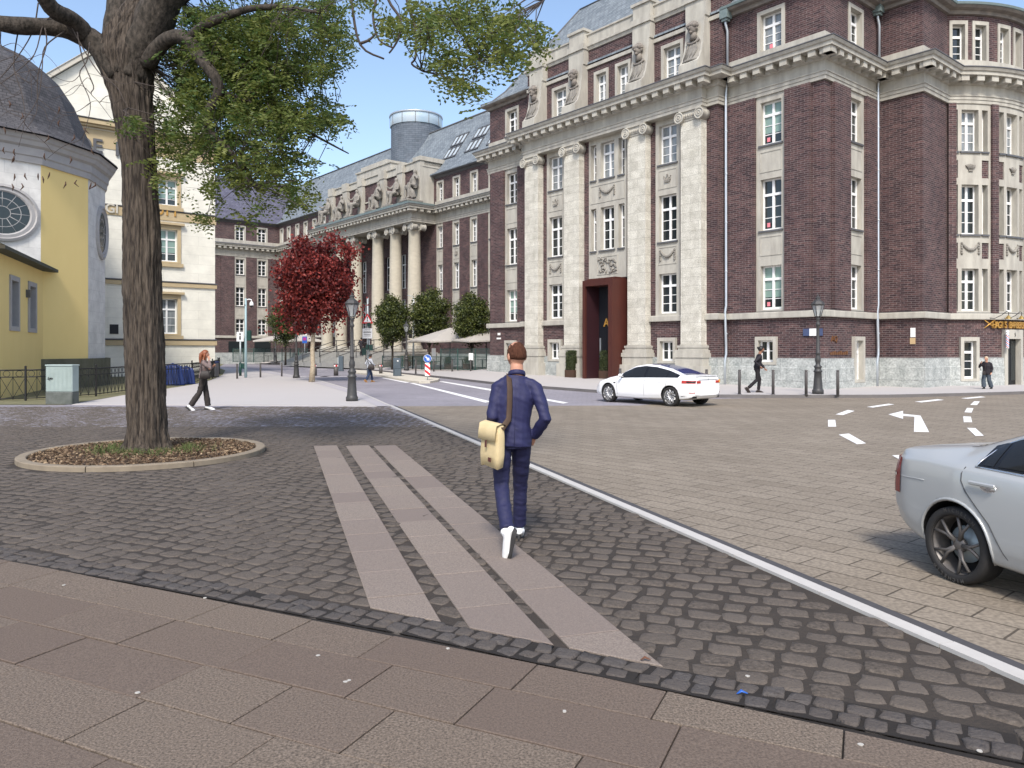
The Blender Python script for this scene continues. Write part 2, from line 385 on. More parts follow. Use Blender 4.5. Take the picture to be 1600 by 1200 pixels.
# granite guide strips : (left far, left near, right near, right far)
strips = []
sd0 = V((.2915, -.9566, 0)); sn0 = V((.9566, .2915, 0))
for lpx, wd_ in ((490, .405), (540, .41), (583.5, .40)):
    strips.append((G(lpx, 697), wd_))
def in_strip(x, y, pad=.02):
    r = np.zeros(x.shape, bool)
    for o, w in strips:
        u = (x - o.x) * sd0.x + (y - o.y) * sd0.y; v = (x - o.x) * sn0.x + (y - o.y) * sn0.y
        r |= (u > -pad) & (v > -pad) & (v < w + pad)
    return r
TC = V((-6.0, 12.55, 0)); TR = 1.84                       # planting ring of the big tree
# stones: rounded, slightly irregular blocks
def stones(cx, cy, ang, lx, ly, top, rngl, chip=.16, h=.04):
    n = len(cx)
    base = np.array([(-1, -1 + chip * 2), (-1 + chip * 2, -1), (1 - chip * 2, -1), (1, -1 + chip * 2), (1, 1 - chip * 2), (1 - chip * 2, 1), (-1 + chip * 2, 1), (-1, 1 - chip * 2)]) * .5
    pts = base[None] * np.stack([lx, ly], 1)[:, None]
    pts = pts + rngl.normal(0, .055, (n, 8, 2)) * np.minimum(lx, ly)[:, None, None]
    ca, sa = np.cos(ang), np.sin(ang)
    rings = []
    for s, dz in ((1.0, -h), (.985, -.011), (.90, -.0025), (.62, .0)):
        q = pts * s; X = cx[:, None] + q[..., 0] * ca[:, None] - q[..., 1] * sa[:, None]; Yy = cy[:, None] + q[..., 0] * sa[:, None] + q[..., 1] * ca[:, None]
        tilt = rngl.normal(0, .013, (n, 1)) * q[..., 0] + rngl.normal(0, .013, (n, 1)) * q[..., 1]
        Z = top[:, None] + dz + (tilt if dz > -.02 else 0) + (rngl.normal(0, .0018, (n, 8)) if dz > -.02 else 0)
        Z = np.broadcast_to(Z, X.shape)
        rings.append(np.stack([X, Yy, Z], -1))
    vert = np.stack(rings, 1).reshape(-1, 3)
    f = []
    for r in range(3):
        for j in range(8): f.append((r * 8 + j, r * 8 + (j + 1) % 8, (r + 1) * 8 + (j + 1) % 8, (r + 1) * 8 + j))
    f += [(24, 25, 26, 27), (24, 27, 28, 31), (28, 29, 30, 31)]
    f = np.array(f); faces = (f[None] + (np.arange(n) * 32)[:, None, None]).reshape(-1, 4)
    return vert, faces
ca0 = R(-24); rows = []
px_, py_, la, lb_, an = [], [], [], [], []
pitch = .176
for r in range(-170, 130):
    bb = r * pitch; a = -34 + rng.uniform(0, .2)
    while a < 24:
        L_ = rng.uniform(.145, .235)
        wob = .10 * math.sin(a * .9 + r * .11) + .05 * math.sin(a * 2.3 + r * .5)
        x = (a + L_ / 2) * math.cos(ca0) - (bb + wob) * math.sin(ca0); y = (a + L_ / 2) * math.sin(ca0) + (bb + wob) * math.cos(ca0) + 8
        px_.append(x); py_.append(y); la.append(L_); an.append(ca0 + .09 * math.cos(a * .9 + r * .11) + rng.normal(0, .05)); lb_.append(pitch * rng.uniform(.9, 1.06)); a += L_ + .005
cx, cy, lx, ly, an = map(np.array, (px_, py_, la, lb_, an))
kk = (cx - kl.x) * kn.x + (cy - kl.y) * kn.y
keep = (cy < 22.93) & (kk < -.02) & (cy > arc_np(cx) + .30) & (np.abs(cx) < .80 * cy + 1.5) & (cy > 1.2)
keep &= ~in_strip(cx, cy, -.035)
keep &= np.hypot(cx - TC.x, cy - TC.y) > TR + .06
cx, cy, lx, ly, an = (q[keep] for q in (cx, cy, lx, ly, an))
gap = .011 + .006 * rng.random(len(cx))
vv, ff = stones(cx, cy, an, lx - gap, ly - gap, rng.normal(-.001, .002, len(cx)), rng)
tint = np.repeat(np.clip(rng.normal(.35, .3, len(cx)), 0, 1), 32)
print('setts', len(cx))
struct(obj('cobblestones', np_mesh('cobblestones', vv, ff, ['sett'], tint, True)))
# two border courses of dark setts
bx, by, ba, bl, bw = [], [], [], [], []
for row, off in ((0, .075), (1, .195)):
    for a, c in zip(ARC, ARC[1:]):
        t = (c - a); L_ = t.length; t.normalize(); nn = V((-t.y, t.x, 0)); s = .05 * row
        while s < L_ - .05:
            l = rng.uniform(.10, .155); p = a + t * (s + l / 2) + nn * (off + rng.normal(0, .006))
            bx.append(p.x); by.append(p.y); ba.append(math.atan2(t.y, t.x) + rng.normal(0, .06)); bl.append(l - .010); bw.append(.112 + rng.normal(0, .006)); s += l + .004
bx, by, ba, bl, bw = map(np.array, (bx, by, ba, bl, bw))
vv, ff = stones(bx, by, ba, bl, bw, rng.normal(.004, .004, len(bx)), rng, chip=.12, h=.05)
struct(obj('border_setts', np_mesh('border_setts', vv, ff, ['settd'], np.repeat(rng.random(len(bx)), 32), True)))
# clipping helper
def clip(poly, p, n):                       # keep side where (x-p).n >= 0
    out = []
    for i in range(len(poly)):
        a, c = poly[i], poly[(i + 1) % len(poly)]; da = (a - p).dot(n); dc = (c - p).dot(n)
        if da >= 0: out.append(a)
        if da * dc < 0: out.append(a + (c - a) * (da / (da - dc)))
    return out
def inset(poly, d):
    n = len(poly); out = []
    for i in range(n):
        p, q, r_ = poly[i - 1], poly[i], poly[(i + 1) % n]
        u = (q - p).normalized(); w = (r_ - q).normalized(); nu = V((-u.y, u.x, 0)); nw = V((-w.y, w.x, 0)); m_ = nu + nw
        if m_.length < 1e-3: return None
        m_.normalize(); k = d / max(m_.dot(nu), .35); out.append(q + m_ * k)
    return out
def slab_mesh(name, polys, m, bev=.005, top=0.0, jit=.0015, g=.0042):
    vs, fs, ti = [], [], []
    for P in polys:
        if len(P) < 3: continue
        ar = sum(P[i].x * P[(i + 1) % len(P)].y - P[(i + 1) % len(P)].x * P[i].y for i in range(len(P))) / 2
        if ar < 0: P = P[::-1]
        if abs(ar) < .004: continue
        Q = inset(P, g); T = inset(P, g + bev)
        if not Q or not T: continue
        k = len(vs); n = len(P); z = top + rng.normal(0, jit); c = min(max(rng.normal(.42, .34), 0), 1)
        vs += [(p.x, p.y, z - .03) for p in Q] + [(p.x, p.y, z - bev * .6) for p in Q] + [(p.x, p.y, z) for p in T]; ti += [c] * (3 * n)
        for r in range(2):
            for j in range(n): fs.append((k + r * n + j, k + r * n + (j + 1) % n, k + (r + 1) * n + (j + 1) % n, k + (r + 1) * n + j))
        fs.append(tuple(range(k + 2 * n, k + 3 * n)))
    me = bpy.data.meshes.new(name); me.from_pydata(vs, [], fs); me.materials.append(M[m])
    at = me.attributes.new('tint', 'FLOAT', 'POINT'); at.data.foreach_set('value', ti); me.update()
    return obj(name, me)
sa_ = R(-25); ud = V((math.cos(sa_), math.sin(sa_), 0)); vd = V((-ud.y, ud.x, 0)); o0 = G(190, 1083)
polys = []; rown = 0
for r in range(-10, 14):
    hgt = .43; a = -9 + rng.uniform(0, .7)
    while a < 9:
        l = rng.choice([.62, .72, .82, .95]); P = [o0 + ud * a + vd * (r * hgt), o0 + ud * (a + l) + vd * (r * hgt), o0 + ud * (a + l) + vd * ((r + 1) * hgt), o0 + ud * a + vd * ((r + 1) * hgt)]
        for p, q in zip(ARC, ARC[1:]):
            t = (q - p).normalized(); P = clip(P, p, V((t.y, -t.x, 0)))
            if len(P) < 3: break
        if len(P) >= 3 and max(p.y for p in P) > 1.5: polys.append(P)
        a += l
struct(slab_mesh('slab_pavement', polys, 'slab'))
polys = []
for o, w in strips:
    s = 0
    while s < 13:
        l = rng.choice([.62, .78, .9]) if s > 0 else .7
        P = [o + sd0 * s, o + sd0 * (s + l), o + sd0 * (s + l) + sn0 * w, o + sd0 * s + sn0 * w]
        for p, q in zip(ARC, ARC[1:]):
            if not P or q.x < min(v.x for v in P) - .1 or p.x > max(v.x for v in P) + .1: continue
            t = (q - p).normalized(); P = clip(P, p + V((-t.y, t.x, 0)) * .262, V((-t.y, t.x, 0)))
        if len(P) >= 3: polys.append(P)
        s += l
struct(slab_mesh('guide_strips', polys, 'slabg', top=.004))
# road paint
def paint(name, polys, z):
    b = MB()
    for P in polys: b.slabpoly([G(*p) for p in P], z - .003, z)
    return struct(b.build(name, 'paint'))
paint('turn_arrow', [[(1388.3, 647.7), (1411, 642.2), (1411, 646.9), (1411, 650), (1411, 654.7)], [(1411, 646.9), (1438.3, 649.7), (1428.9, 651.3), (1411, 650)], [(1438.3, 649.7), (1451.6, 675.3), (1428, 674.7), (1428.9, 651.3)]], .006)
paint('lane_dashes', [[(1354.7, 636), (1364, 636.9), (1397, 632), (1388, 631.0)], [(1429.7, 627.8), (1439.8, 628.9), (1475, 625), (1465, 623.9)], [(1501.6, 622.4), (1511.7, 623.2), (1540, 620.6), (1532, 619.6)],
    [(1522, 627.3), (1531, 627.3), (1526.6, 633), (1516, 632.8)], [(1511, 637.5), (1521, 638), (1518, 644.8), (1507, 644.2)], [(1505, 650.8), (1516.9, 651.3), (1519, 659.8), (1506, 659.8)], [(1511, 668.8), (1524, 669.2), (1537, 681), (1523.8, 681)],
    [(1310.6, 679.4), (1326.4, 677.8), (1353, 693), (1339, 694.3)], [(1293.8, 656.3), (1305, 656.3), (1306.5, 666.8), (1294, 666.8)], [(1305.8, 647.7), (1317, 648.7), (1335, 642.4), (1324.8, 640.8)], [(1394, 712), (1408, 711.4), (1440, 727), (1428, 730)]], .006)
paint('lane_lines', [[(640, 598.6), (646, 598.4), (768, 627.5), (758, 629)], [(596, 590.4), (600, 590.2), (640, 597.6), (634, 598.2)], [(686, 596.2), (692, 595.8), (780, 610), (772, 611.4)], [(780, 610), (772, 611.4), (880, 630.4), (888, 629.2)]], .001)
# traffic island
isl = [(556, 579.6), (592, 582.2), (630, 586.8), (687, 593.8), (684, 596.5), (672, 598.8), (655, 599.2), (633, 596), (596, 589), (556, 584)]
b = MB(); b.slabpoly([G(*p) for p in isl], -.05, .10); struct(b.build('traffic_island', 'island') if 'island' in M else b.build('traffic_island', mat('pale island paving', (.60, .56, .48), .9, c2=(.48, .44, .36), ns=2.5)))
# ================================================================ BUILDINGS
class Fac:                                 # facade coordinates: t along the wall, z up, d outwards
    def __init__(s, O, u, n, z=0): s.O = V(O); s.u = V(u); s.n = V(n); s.step = None; s.rot = math.atan2(s.n.x, -s.n.y)
    def P(s, t, z, d=0): p = s.O + s.u * t + s.n * d; return V((p.x, p.y, z))
    def rotz(s, t): return s.rot
    def nrm(s, t): return s.n
    def rt(s, t):                          # direction to the right for someone looking at the wall
        n = s.nrm(t); return V((-n.y, n.x, 0))
class Cyl(Fac):
    def __init__(s, c, r, a0): s.c = V(c); s.r = r; s.a0 = a0; s.step = .35
    def P(s, t, z, d=0):
        a = s.a0 + t / s.r; return V((s.c.x + (s.r + d) * math.cos(a), s.c.y + (s.r + d) * math.sin(a), z))
    def nrm(s, t): a = s.a0 + t / s.r; return V((math.cos(a), math.sin(a), 0))
    def rotz(s, t): n = s.nrm(t); return math.atan2(n.x, -n.y)
def cuts(F, a, b):
    if not F.step: return [a, b]
    k = max(1, int(math.ceil(abs(b - a) / F.step))); return [a + (b - a) * i / k for i in range(k + 1)]
def fbox(mb, F, t0, t1, z0, z1, d0, d1, m=0):
    ts = cuts(F, t0, t1)
    for a, b in zip(ts, ts[1:]):
        mb.quad([F.P(a, z0, d1), F.P(b, z0, d1), F.P(b, z1, d1), F.P(a, z1, d1)], [(a, z0), (b, z0), (b, z1), (a, z1)], m)
        for z in (z0, z1): mb.quad([F.P(a, z, d0), F.P(b, z, d0), F.P(b, z, d1), F.P(a, z, d1)], [(a, z + d0), (b, z + d0), (b, z + d1), (a, z + d1)], m)
    for t in (t0, t1): mb.quad([F.P(t, z0, d0), F.P(t, z0, d1), F.P(t, z1, d1), F.P(t, z1, d0)], [(t + d0, z0), (t + d1, z0), (t + d1, z1), (t + d0, z1)], m)
def fwall(mb, F, t0, t1, z0, z1, d, holes=(), depth=0, m=0, edge=0, mr=None):
    mr = m if mr is None else mr
    ts = sorted({t0, t1, *[min(max(h[i], t0), t1) for h in holes for i in (0, 1)]}); zs = sorted({z0, z1, *[min(max(h[i], z0), z1) for h in holes for i in (2, 3)]})
    if F.step: ts = sorted({x for a, b in zip(ts, ts[1:]) for x in cuts(F, a, b)})
    for a, b in zip(ts, ts[1:]):
        for c, e in zip(zs, zs[1:]):
            ct, cz = (a + b) / 2, (c + e) / 2
            if any(h[0] < ct < h[1] and h[2] < cz < h[3] for h in holes): continue
            mb.quad([F.P(a, c, d), F.P(b, c, d), F.P(b, e, d), F.P(a, e, d)], [(a, c), (b, c), (b, e), (a, e)], m)
    if depth:
        for h in holes:
            a, b, c, e = h[:4]
            for t in (a, b): mb.quad([F.P(t, c, d), F.P(t, c, d - depth), F.P(t, e, d - depth), F.P(t, e, d)], [(t, c), (t + depth, c), (t + depth, e), (t, e)], mr)
            for z in (c, e):
                q = cuts(F, a, b)
                for x, y in zip(q, q[1:]): mb.quad([F.P(x, z, d), F.P(y, z, d), F.P(y, z, d - depth), F.P(x, z, d - depth)], [(x, z), (y, z), (y, z + depth), (x, z + depth)], mr)
    if edge:
        for t in (t0, t1): mb.quad([F.P(t, z0, d), F.P(t, z0, d - edge), F.P(t, z1, d - edge), F.P(t, z1, d)], [(t, z0), (t + edge, z0), (t + edge, z1), (t, z1)], m)
        q = cuts(F, t0, t1)
        for z in (z0, z1):
            for x, y in zip(q, q[1:]): mb.quad([F.P(x, z, d), F.P(y, z, d), F.P(y, z, d - edge), F.P(x, z, d - edge)], [(x, z), (y, z), (y, z + edge), (x, z + edge)], m)
def fprof(mb, F, t0, t1, prof, m0=0, m1=0, m=0, cap=True):   # extrude a (d,z) profile; m0/m1 mitre the ends
    ts = cuts(F, t0, t1); n = len(ts)
    def T(i, d):
        t = ts[i]
        if i == 0: t -= m0 * d
        if i == n - 1: t += m1 * d
        return t
    for i in range(n - 1):
        L_ = 0
        for (d0, z0), (d1, z1) in zip(prof, prof[1:]):
            l2 = L_ + math.hypot(d1 - d0, z1 - z0)
            mb.quad([F.P(T(i, d0), z0, d0), F.P(T(i + 1, d0), z0, d0), F.P(T(i + 1, d1), z1, d1), F.P(T(i, d1), z1, d1)], [(ts[i], L_), (ts[i + 1], L_), (ts[i + 1], l2), (ts[i], l2)], m); L_ = l2
    if cap:
        pc_ = list(prof) + ([(prof[0][0], prof[-1][1])] if abs(prof[0][0] - prof[-1][0]) > .01 else [])
        for i, mm in ((0, m0), (n - 1, m1)):
            if mm == 0: mb.quad([F.P(T(i, d), z, d) for d, z in pc_], [(d, z) for d, z in pc_], m)
# ---- windows (shared meshes)
WC = {}
def win_mesh(w, h, kind):
    k = (round(w, 2), round(h, 2), kind)
    if k in WC: return WC[k]
    b = MB(); f = .065; g = MB(); y0 = 0; dep = .07
    def bar(x0, x1, z0, z1, p=0): b.box(((x0 + x1) / 2, dep / 2 - p, (z0 + z1) / 2), (x1 - x0, dep, z1 - z0))
    bar(-w / 2, -w / 2 + f, 0, h); bar(w / 2 - f, w / 2, 0, h); bar(-w / 2 + f, w / 2 - f, 0, .09); bar(-w / 2 + f, w / 2 - f, h - f, h)
    zt = h * .70
    if kind == 'small': zt = None
    if zt: bar(-w / 2 + f, w / 2 - f, zt - .055, zt + .055, .012)
    if w > .62: bar(-.055, .055, .09, h - f, .006)
    nb = 3 if h > 1.5 else 2
    top = (zt - .055) if zt else h - f
    for i in range(1, nb):
        z = .09 + (top - .09) * i / nb
        for sgn in ((-1, 1) if w > .62 else (0,)):
            a, c = (-w / 2 + f, w / 2 - f) if sgn == 0 else ((-w / 2 + f, -.055) if sgn < 0 else (.055, w / 2 - f))
            b.box(((a + c) / 2, dep / 2 + .01, z), (c - a, dep * .6, .03))
    g.box((0, .055, h / 2), (w - .1, .012, h - .12))
    WC[k] = (b.mesh('window', ['white']), g.mesh('pane', ['glass']), {}); return WC[k]
def pane_mesh(w, h, kind, style):
    wm = win_mesh(w, h, kind)
    if style == 'glass': return wm[1]
    if style not in wm[2]:
        g = MB()
        if style == 'blind':
            g.box((0, .055, h * .63), (w - .1, .012, h * .68), m=1); g.box((0, .055, h * .175), (w - .1, .012, h * .23))
        else: g.box((0, .055, h / 2), (w - .1, .012, h - .12), m=2)
        wm[2][style] = g.mesh('pane', ['glass', 'glassg', 'glassl'])
    return wm[2][style]
def window(par, F, tc, z0, w, h, d=-.2, style='glass', kind='std', sill=True):
    fm = win_mesh(w, h, kind); p = F.P(tc, z0, d) - par.location
    o = obj('window', fm[0], par, p, (0, 0, F.rotz(tc))); obj('pane', pane_mesh(w, h, kind, style), o)
    return o
# ---- heights
ZP, ZB0, ZB1, ZE0, ZA, ZF, ZC0, ZC1, ZS, ZV = 1.35, 3.06, 3.34, 12.72, 13.07, 13.65, 13.80, 14.08, 14.68, 16.97
FL1, FL2, FL3, FLA = (3.44, 5.34), (6.88, 9.10), (10.59, 12.45), (14.62, 16.27)
ENT = [(0, ZE0), (.10, ZE0), (.10, 12.88), (.13, 12.88), (.13, 13.02), (.17, 13.03), (.17, ZA), (.08, ZA + .01), (.08, ZF - .14), (.16, ZF - .11), (.2, ZF - .02), (.2, ZC0), (.68, ZC0), (.68, 13.95), (.74, 13.97), (.80, ZC1)]
FLASH = [(.80, ZC1 + .003), (.83, ZC1 + .02), (.82, ZC1 + .06), (.04, ZC1 + .24)]
COURSE = [(.06, ZC1 + .16), (.06, ZS), (0, ZS + .02)]
def entab(st, ld, F, t0, t1, m0=0, m1=0, course=True, mod=True):
    fprof(st, F, t0, t1, ENT, m0, m1); fprof(ld, F, t0, t1, FLASH, m0, m1)
    if course: fprof(st, F, t0, t1, COURSE, m0, m1)
    if mod:
        a, b = t0 - m0 * .42, t1 + m1 * .42; n = max(1, round((b - a) / .64))
        for i in range(n + (1 if m0 > 0 else 0)):
            t = a + (i + (0 if m0 > 0 else .5)) * (b - a) / n
            fbox(st, F, t - .16, t + .16, ZF - .09, ZC0 - .0, .1, .62)
def festoon(mb, F, tc, zt, w, d, m=0):
    pts = []
    for i in range(15):
        x = -1 + 2 * i / 14; pts.append(F.P(tc + x * w * .36, zt - .12 - .26 * (1 - x * x), d + .03))
    mb.tube(pts, [.035 + .035 * math.sin(math.pi * i / 14) + .012 * (i % 2) for i in range(15)], 7, m)
    for sgn in (-1, 1):
        x = tc + sgn * w * .40
        for j, (z, r) in enumerate(((-.08, .055), (-.2, .05), (-.3, .06), (-.42, .055), (-.52, .06))): p = F.P(x + .01 * sgn * (j % 2), zt + z, d + .02); mb.ball(p, (r, r, r * 1.2), 5, m)
def crown_orn(mb, F, tc, z, d, s=1, m=0):
    fbox(mb, F, tc - .16 * s, tc + .16 * s, z, z + .09 * s, d - .03, d + .06, m)
    for k in range(-2, 3):
        x = tc + k * .085 * s; hh = .2 * s if k % 2 == 0 else .13 * s
        a = F.P(x - .05 * s, z + .09 * s, d + .02); b = F.P(x + .05 * s, z + .09 * s, d + .02); c = F.P(x + k * .02 * s, z + .09 * s + hh, d + .03); e = F.P(x, z + .09 * s, d + .08)
        mb.quad([a, e, c], m=m); mb.quad([e, b, c], m=m); mb.ball(c, .03 * s, 5, m)
    mb.ball(F.P(tc, z + .36 * s, d + .04), .045 * s, 5, m)
def shell_orn(mb, F, tc, z, d, m=0):
    for k in range(-3, 4):
        mb.tube([F.P(tc + k * .02, z, d + .02), F.P(tc + k * .062, z + .16, d + .06), F.P(tc + k * .075, z + .27 - abs(k) * .02, d + .02)], [.02, .035, .03], 5, m)
    fbox(mb, F, tc - .1, tc + .1, z - .06, z, d - .02, d + .06, m)
def panel(mb, F, t0, t1, z0, z1, d, m=0):          # raised rim panel
    w = .035
    for a, b, c, e in ((t0, t1, z0, z0 + w), (t0, t1, z1 - w, z1), (t0, t0 + w, z0 + w, z1 - w), (t1 - w, t1, z0 + w, z1 - w)): fbox(mb, F, a, b, c, e, d - .01, d + .022, m)
PAR_ = [None]
def sillbar(mb, F, tc, w, z, d, m=0):
    q = MB(); fbox(q, F, tc - w / 2 - .08, tc + w / 2 + .08, z - .09, z - .01, d - .25, d + .07, m); q.build('window_sill', 'lead', PAR_[0])
def orna(fn, name, *a):
    q = MB(); fn(q, *a); q.build(name, 'statue', PAR_[0])
def volute(mb, c, n, r, dep, m=0):                 # scroll: stacked discs facing n
    n = V(n).normalized(); x = n.cross(V((0, 0, 1))).normalized(); z = V((0, 0, 1))
    M4 = Matrix(((x.x, z.x, n.x, c[0]), (x.y, z.y, n.y, c[1]), (x.z, z.z, n.z, c[2]), (0, 0, 0, 1)))
    prof = [(r * .94, -dep), (r * .86, -dep * .6), (r * .9, -.05), (r, 0), (r, .03), (r * .80, .03), (r * .76, .0), (r * .56, .0), (r * .52, .035), (r * .36, .035), (r * .33, .01), (r * .2, .01), (r * .17, .05), (.001, .06)]
    mb.lathe(prof, n=16, m=m, M4=M4)
def roof_strip(mb, pts0, pts1, m=0, u0=0):
    L_ = u0
    for (a, b), (c, e) in zip(zip(pts0, pts0[1:]), zip(pts1, pts1[1:])):
        w = (b - a).length; h = (c - a).length
        mb.quad([a, b, e, c], [(L_, 0), (L_ + w, 0), (L_ + w, h), (L_, h)], m); L_ += w
# ================================================================ main brick building
bld = thing('office_building', 'tall dark red brick corner building with flat stone pilasters and carved heads', 'building', (A.x, A.y, .1))
PAR_[0] = bld; FMn = Fac(A, -e1, n1); LT = 22.1; tc0 = 11.36; D1, D2 = .68, 1.05; ta, tb = 4.66, 2 * tc0 - 4.66
Rp = A + e2 * 4.66; Cp = Rp + e1 * 1.924; Qp = Cp + e2 * 2.56
FR = Fac(A, e2, e1); FW = Fac(Cp, -e1, n1); FR2 = Fac(Cp, e2, e1)
cc = V((Qp.x + .45, Qp.y + 6.4, 0)); Rc = math.hypot(.45, 6.4); a0 = math.atan2(Qp.y - cc.y, Qp.x - cc.x); FC = Cyl(cc, Rc, a0); LCy = Rc * R(128)
def tcyl(px):
    px_ = [(lambda p: p.x / p.y * FL + 800)(FC.P(i * .012, 0, 0)) for i in range(800)]; m_ = max(range(800), key=lambda i: px_[i])
    return min(range(m_ + 1), key=lambda i: abs(px_[i] - px)) * .012
    best = min(range(800), key=lambda i: abs((lambda p: p.x / p.y * FL + 800 - px)(FC.P(i * .012, 0, 0)))); return best * .012
wall = MB(); st = MB(); ash = MB(); ld = MB(); pl = MB(); orn = MB(); we = MB()
def attic_surround(F, tc, w, d=.05, top=16.44, z0=FLA[0], z1=FLA[1], rim=.16, st=None):
    st = st or globals()['st']
    fwall(st, F, tc - w / 2 - rim, tc + w / 2 + rim, z0 - .02, top, d, [(tc - w / 2, tc + w / 2, z0, z1)], .28, edge=.06)
def ground_win(F, tc, w, z0, z1, top, d=.04, rim=.15, style='glass'):
    fwall(st, F, tc - w / 2 - rim, tc + w / 2 + rim, z0 - .12, top, d + .11, [(tc - w / 2, tc + w / 2, z0, z1)], .32, edge=.15)
    window(bld, F, tc, z0, w, z1 - z0, d - .12, style, 'small' if z1 - z0 < 1.2 else 'std')
def std_bay(F, tc, sw, ww, styles, orns=None, d=.03, st=None):
    st = st or globals()['st']; bld = PAR_[0]
    hs = [(tc - ww / 2, tc + ww / 2, *f) for f in (FL1, FL2, FL3)]
    fwall(st, F, tc - sw / 2, tc + sw / 2, ZB1, ZE0, d, hs, .26, edge=.05)
    for (z0, z1), s in zip((FL1, FL2, FL3), styles): window(bld, F, tc, z0, ww, z1 - z0, d - .21, s)
    for z in (FL2[0], FL3[0]): sillbar(ld, F, tc, ww, z, d)
    for i, (z0, z1) in enumerate(((5.78, 6.62), (9.4, 10.3))):
        panel(st, F, tc - ww / 2 - .02, tc + ww / 2 + .02, z0, z1, d)
        if orns:
            if orns[i] == 'f': orna(festoon, 'stone_garland', F, tc, z1 - .1, ww, d)
            elif orns[i] == 'c': orna(crown_orn, 'stone_crown', F, tc, z0 + .3, d, .95)
# -- right wing
wt, ww = 2.40, 1.0
hw = [(wt - ww / 2 - .02, wt + ww / 2 + .02, a - .02, b + .02) for a, b in (FL1, FL2, FL3, FLA)]; gw = 2.6
fwall(wall, FMn, 0, ta, -.3, ZV, 0, hw + [(gw - .4, gw + .4, 1.18, 2.11)])
std_bay(FMn, wt, 1.42, ww, ('blind', 'glass', 'blind'))
attic_surround(FMn, wt, ww); window(bld, FMn, wt, FLA[0], ww, FLA[1] - FLA[0], -.2, 'curtain')
fbox(wall, FMn, .55, wt - .71, ZB1, ZE0 - .002, -.1, .17); fbox(wall, FMn, wt + .71, ta, ZB1, ZE0 - .002, -.1, .17)
ground_win(FMn, gw, .72, 1.18, 2.11, 2.27)
# -- return wall
rt, rw = 2.62, 1.0
fwall(wall, FR, 0, 4.66, -.3, ZV, 0, [(rt - rw / 2 - .02, rt + rw / 2 + .02, a - .02, b + .02) for a, b in (FL1, FL2, FL3, FLA)] + [(2.35, 3.15, .3, 2.12)])
std_bay(FR, rt, 1.42, rw, ('glass', 'glass', 'glass'))
attic_surround(FR, rt, rw); window(bld, FR, rt, FLA[0], rw, FLA[1] - FLA[0], -.2, 'glass')
fbox(wall, FR, .55, rt - .71, ZB1, ZE0 - .002, -.1, .17); fbox(wall, FR, rt + .71, 4.66, ZB1, ZE0 - .002, -.1, .17)
ground_win(FR, 2.75, .62, .42, 2.1, 2.27)
# -- set-back wall, second corner, curved bay
fwall(wall, FW, 0, 1.93, -.3, ZV, 0); fwall(wall, FR2, 0, 2.57, -.3, ZV, 0)
b1, b2 = tcyl(1511) + .12, tcyl(1580); dw = tcyl(1580.5); gwc = tcyl(1513); aw = [tcyl(x) for x in (1493, 1529.5, 1573.5, 1590)]
b3 = b2 + (b2 - b1); holesC = []
for tcb in (b1, b2, b3):
    for o_, w_ in ((0, .8), (-.72, .3), (.72, .3)):
        for a, b in (FL1, FL2, FL3): holesC.append((tcb + o_ - w_ / 2 - .01, tcb + o_ + w_ / 2 + .01, a, b))
awl = [b1 - .52, b1 + .52, b2 - .52, b2 + .52, b3 - .52, b3 + .52]
for t in awl: holesC.append((t - .29, t + .29, FLA[0], FLA[1]))
holesC += [(gwc - .3, gwc + .3, .42, 2.1), (dw - .5, dw + .5, -.1, 2.2)]
fwall(wall, FC, 0, LCy, -.3, ZV, 0, holesC)
for tcb in (b1, b2, b3):
    hh = [(tcb + o_ - w_ / 2, tcb + o_ + w_ / 2, a, b) for o_, w_ in ((0, .8), (-.72, .3), (.72, .3)) for a, b in (FL1, FL2, FL3)]
    nob = [(tcb + s * .745 - .18, tcb + s * .745 + .18, z0, z1) for s in (-1, 1) for z0, z1 in ((5.78, 6.5), (9.4, 10.2))]
    fwall(st, FC, tcb - 1.02, tcb + 1.02, ZB1, ZE0, .05, hh + nob, .3, edge=.08)
    for i, (z0, z1) in enumerate((FL1, FL2, FL3)):
        window(bld, FC, tcb, z0, .8, z1 - z0, -.22, ('glass', 'glass', 'curtain')[i])
        for s in (-1, 1): window(bld, FC, tcb + s * .72, z0, .3, z1 - z0, -.22)
        if i: sillbar(ld, FC, tcb, .8, z0, .05); sillbar(ld, FC, tcb - .72, .22, z0, .05); sillbar(ld, FC, tcb + .72, .22, z0, .05)
    orna(festoon, 'stone_garland', FC, tcb, 6.55, 1.0, .05); orna(shell_orn, 'stone_shell', FC, tcb, 9.75, .05)
for a, b in ((.32, b1 - 1.02), (b1 + 1.02, b2 - 1.02), (b2 + 1.02, b3 - 1.02), (b3 + 1.02, LCy)): fbox(wall, FC, a, b, ZB1, ZE0 - .002, -.1, .17)
for t in awl: attic_surround(FC, t, .56, rim=.13); window(bld, FC, t, FLA[0], .56, FLA[1] - FLA[0], -.22)
ground_win(FC, gwc, .56, .42, 2.1, 2.27)
# barber door
fwall(st, FC, dw - .68, dw + .68, -.2, 2.62, .16, [(dw - .48, dw + .48, .1, 2.2)], .3, edge=.2)
dr = MB(); fbox(dr, FC, dw - .48, dw + .48, -.1, 2.2, -.12, -.08); dro = dr.build('door', 'black', bld)
g_ = MB(); fbox(g_, FC, dw - .42, dw - .06, .3, 2.1, -.075, -.07); fbox(g_, FC, dw + .06, dw + .42, .3, 2.1, -.075, -.07); g_.build('glazing', 'glass', dro)
tx = MB(); text_mb(tx, '5', .24, frameM(FC.P(dw, 2.31, .165), FC.rt(dw), (0, 0, 1)), depth=.006); tx.build('house_number', 'black', bld)
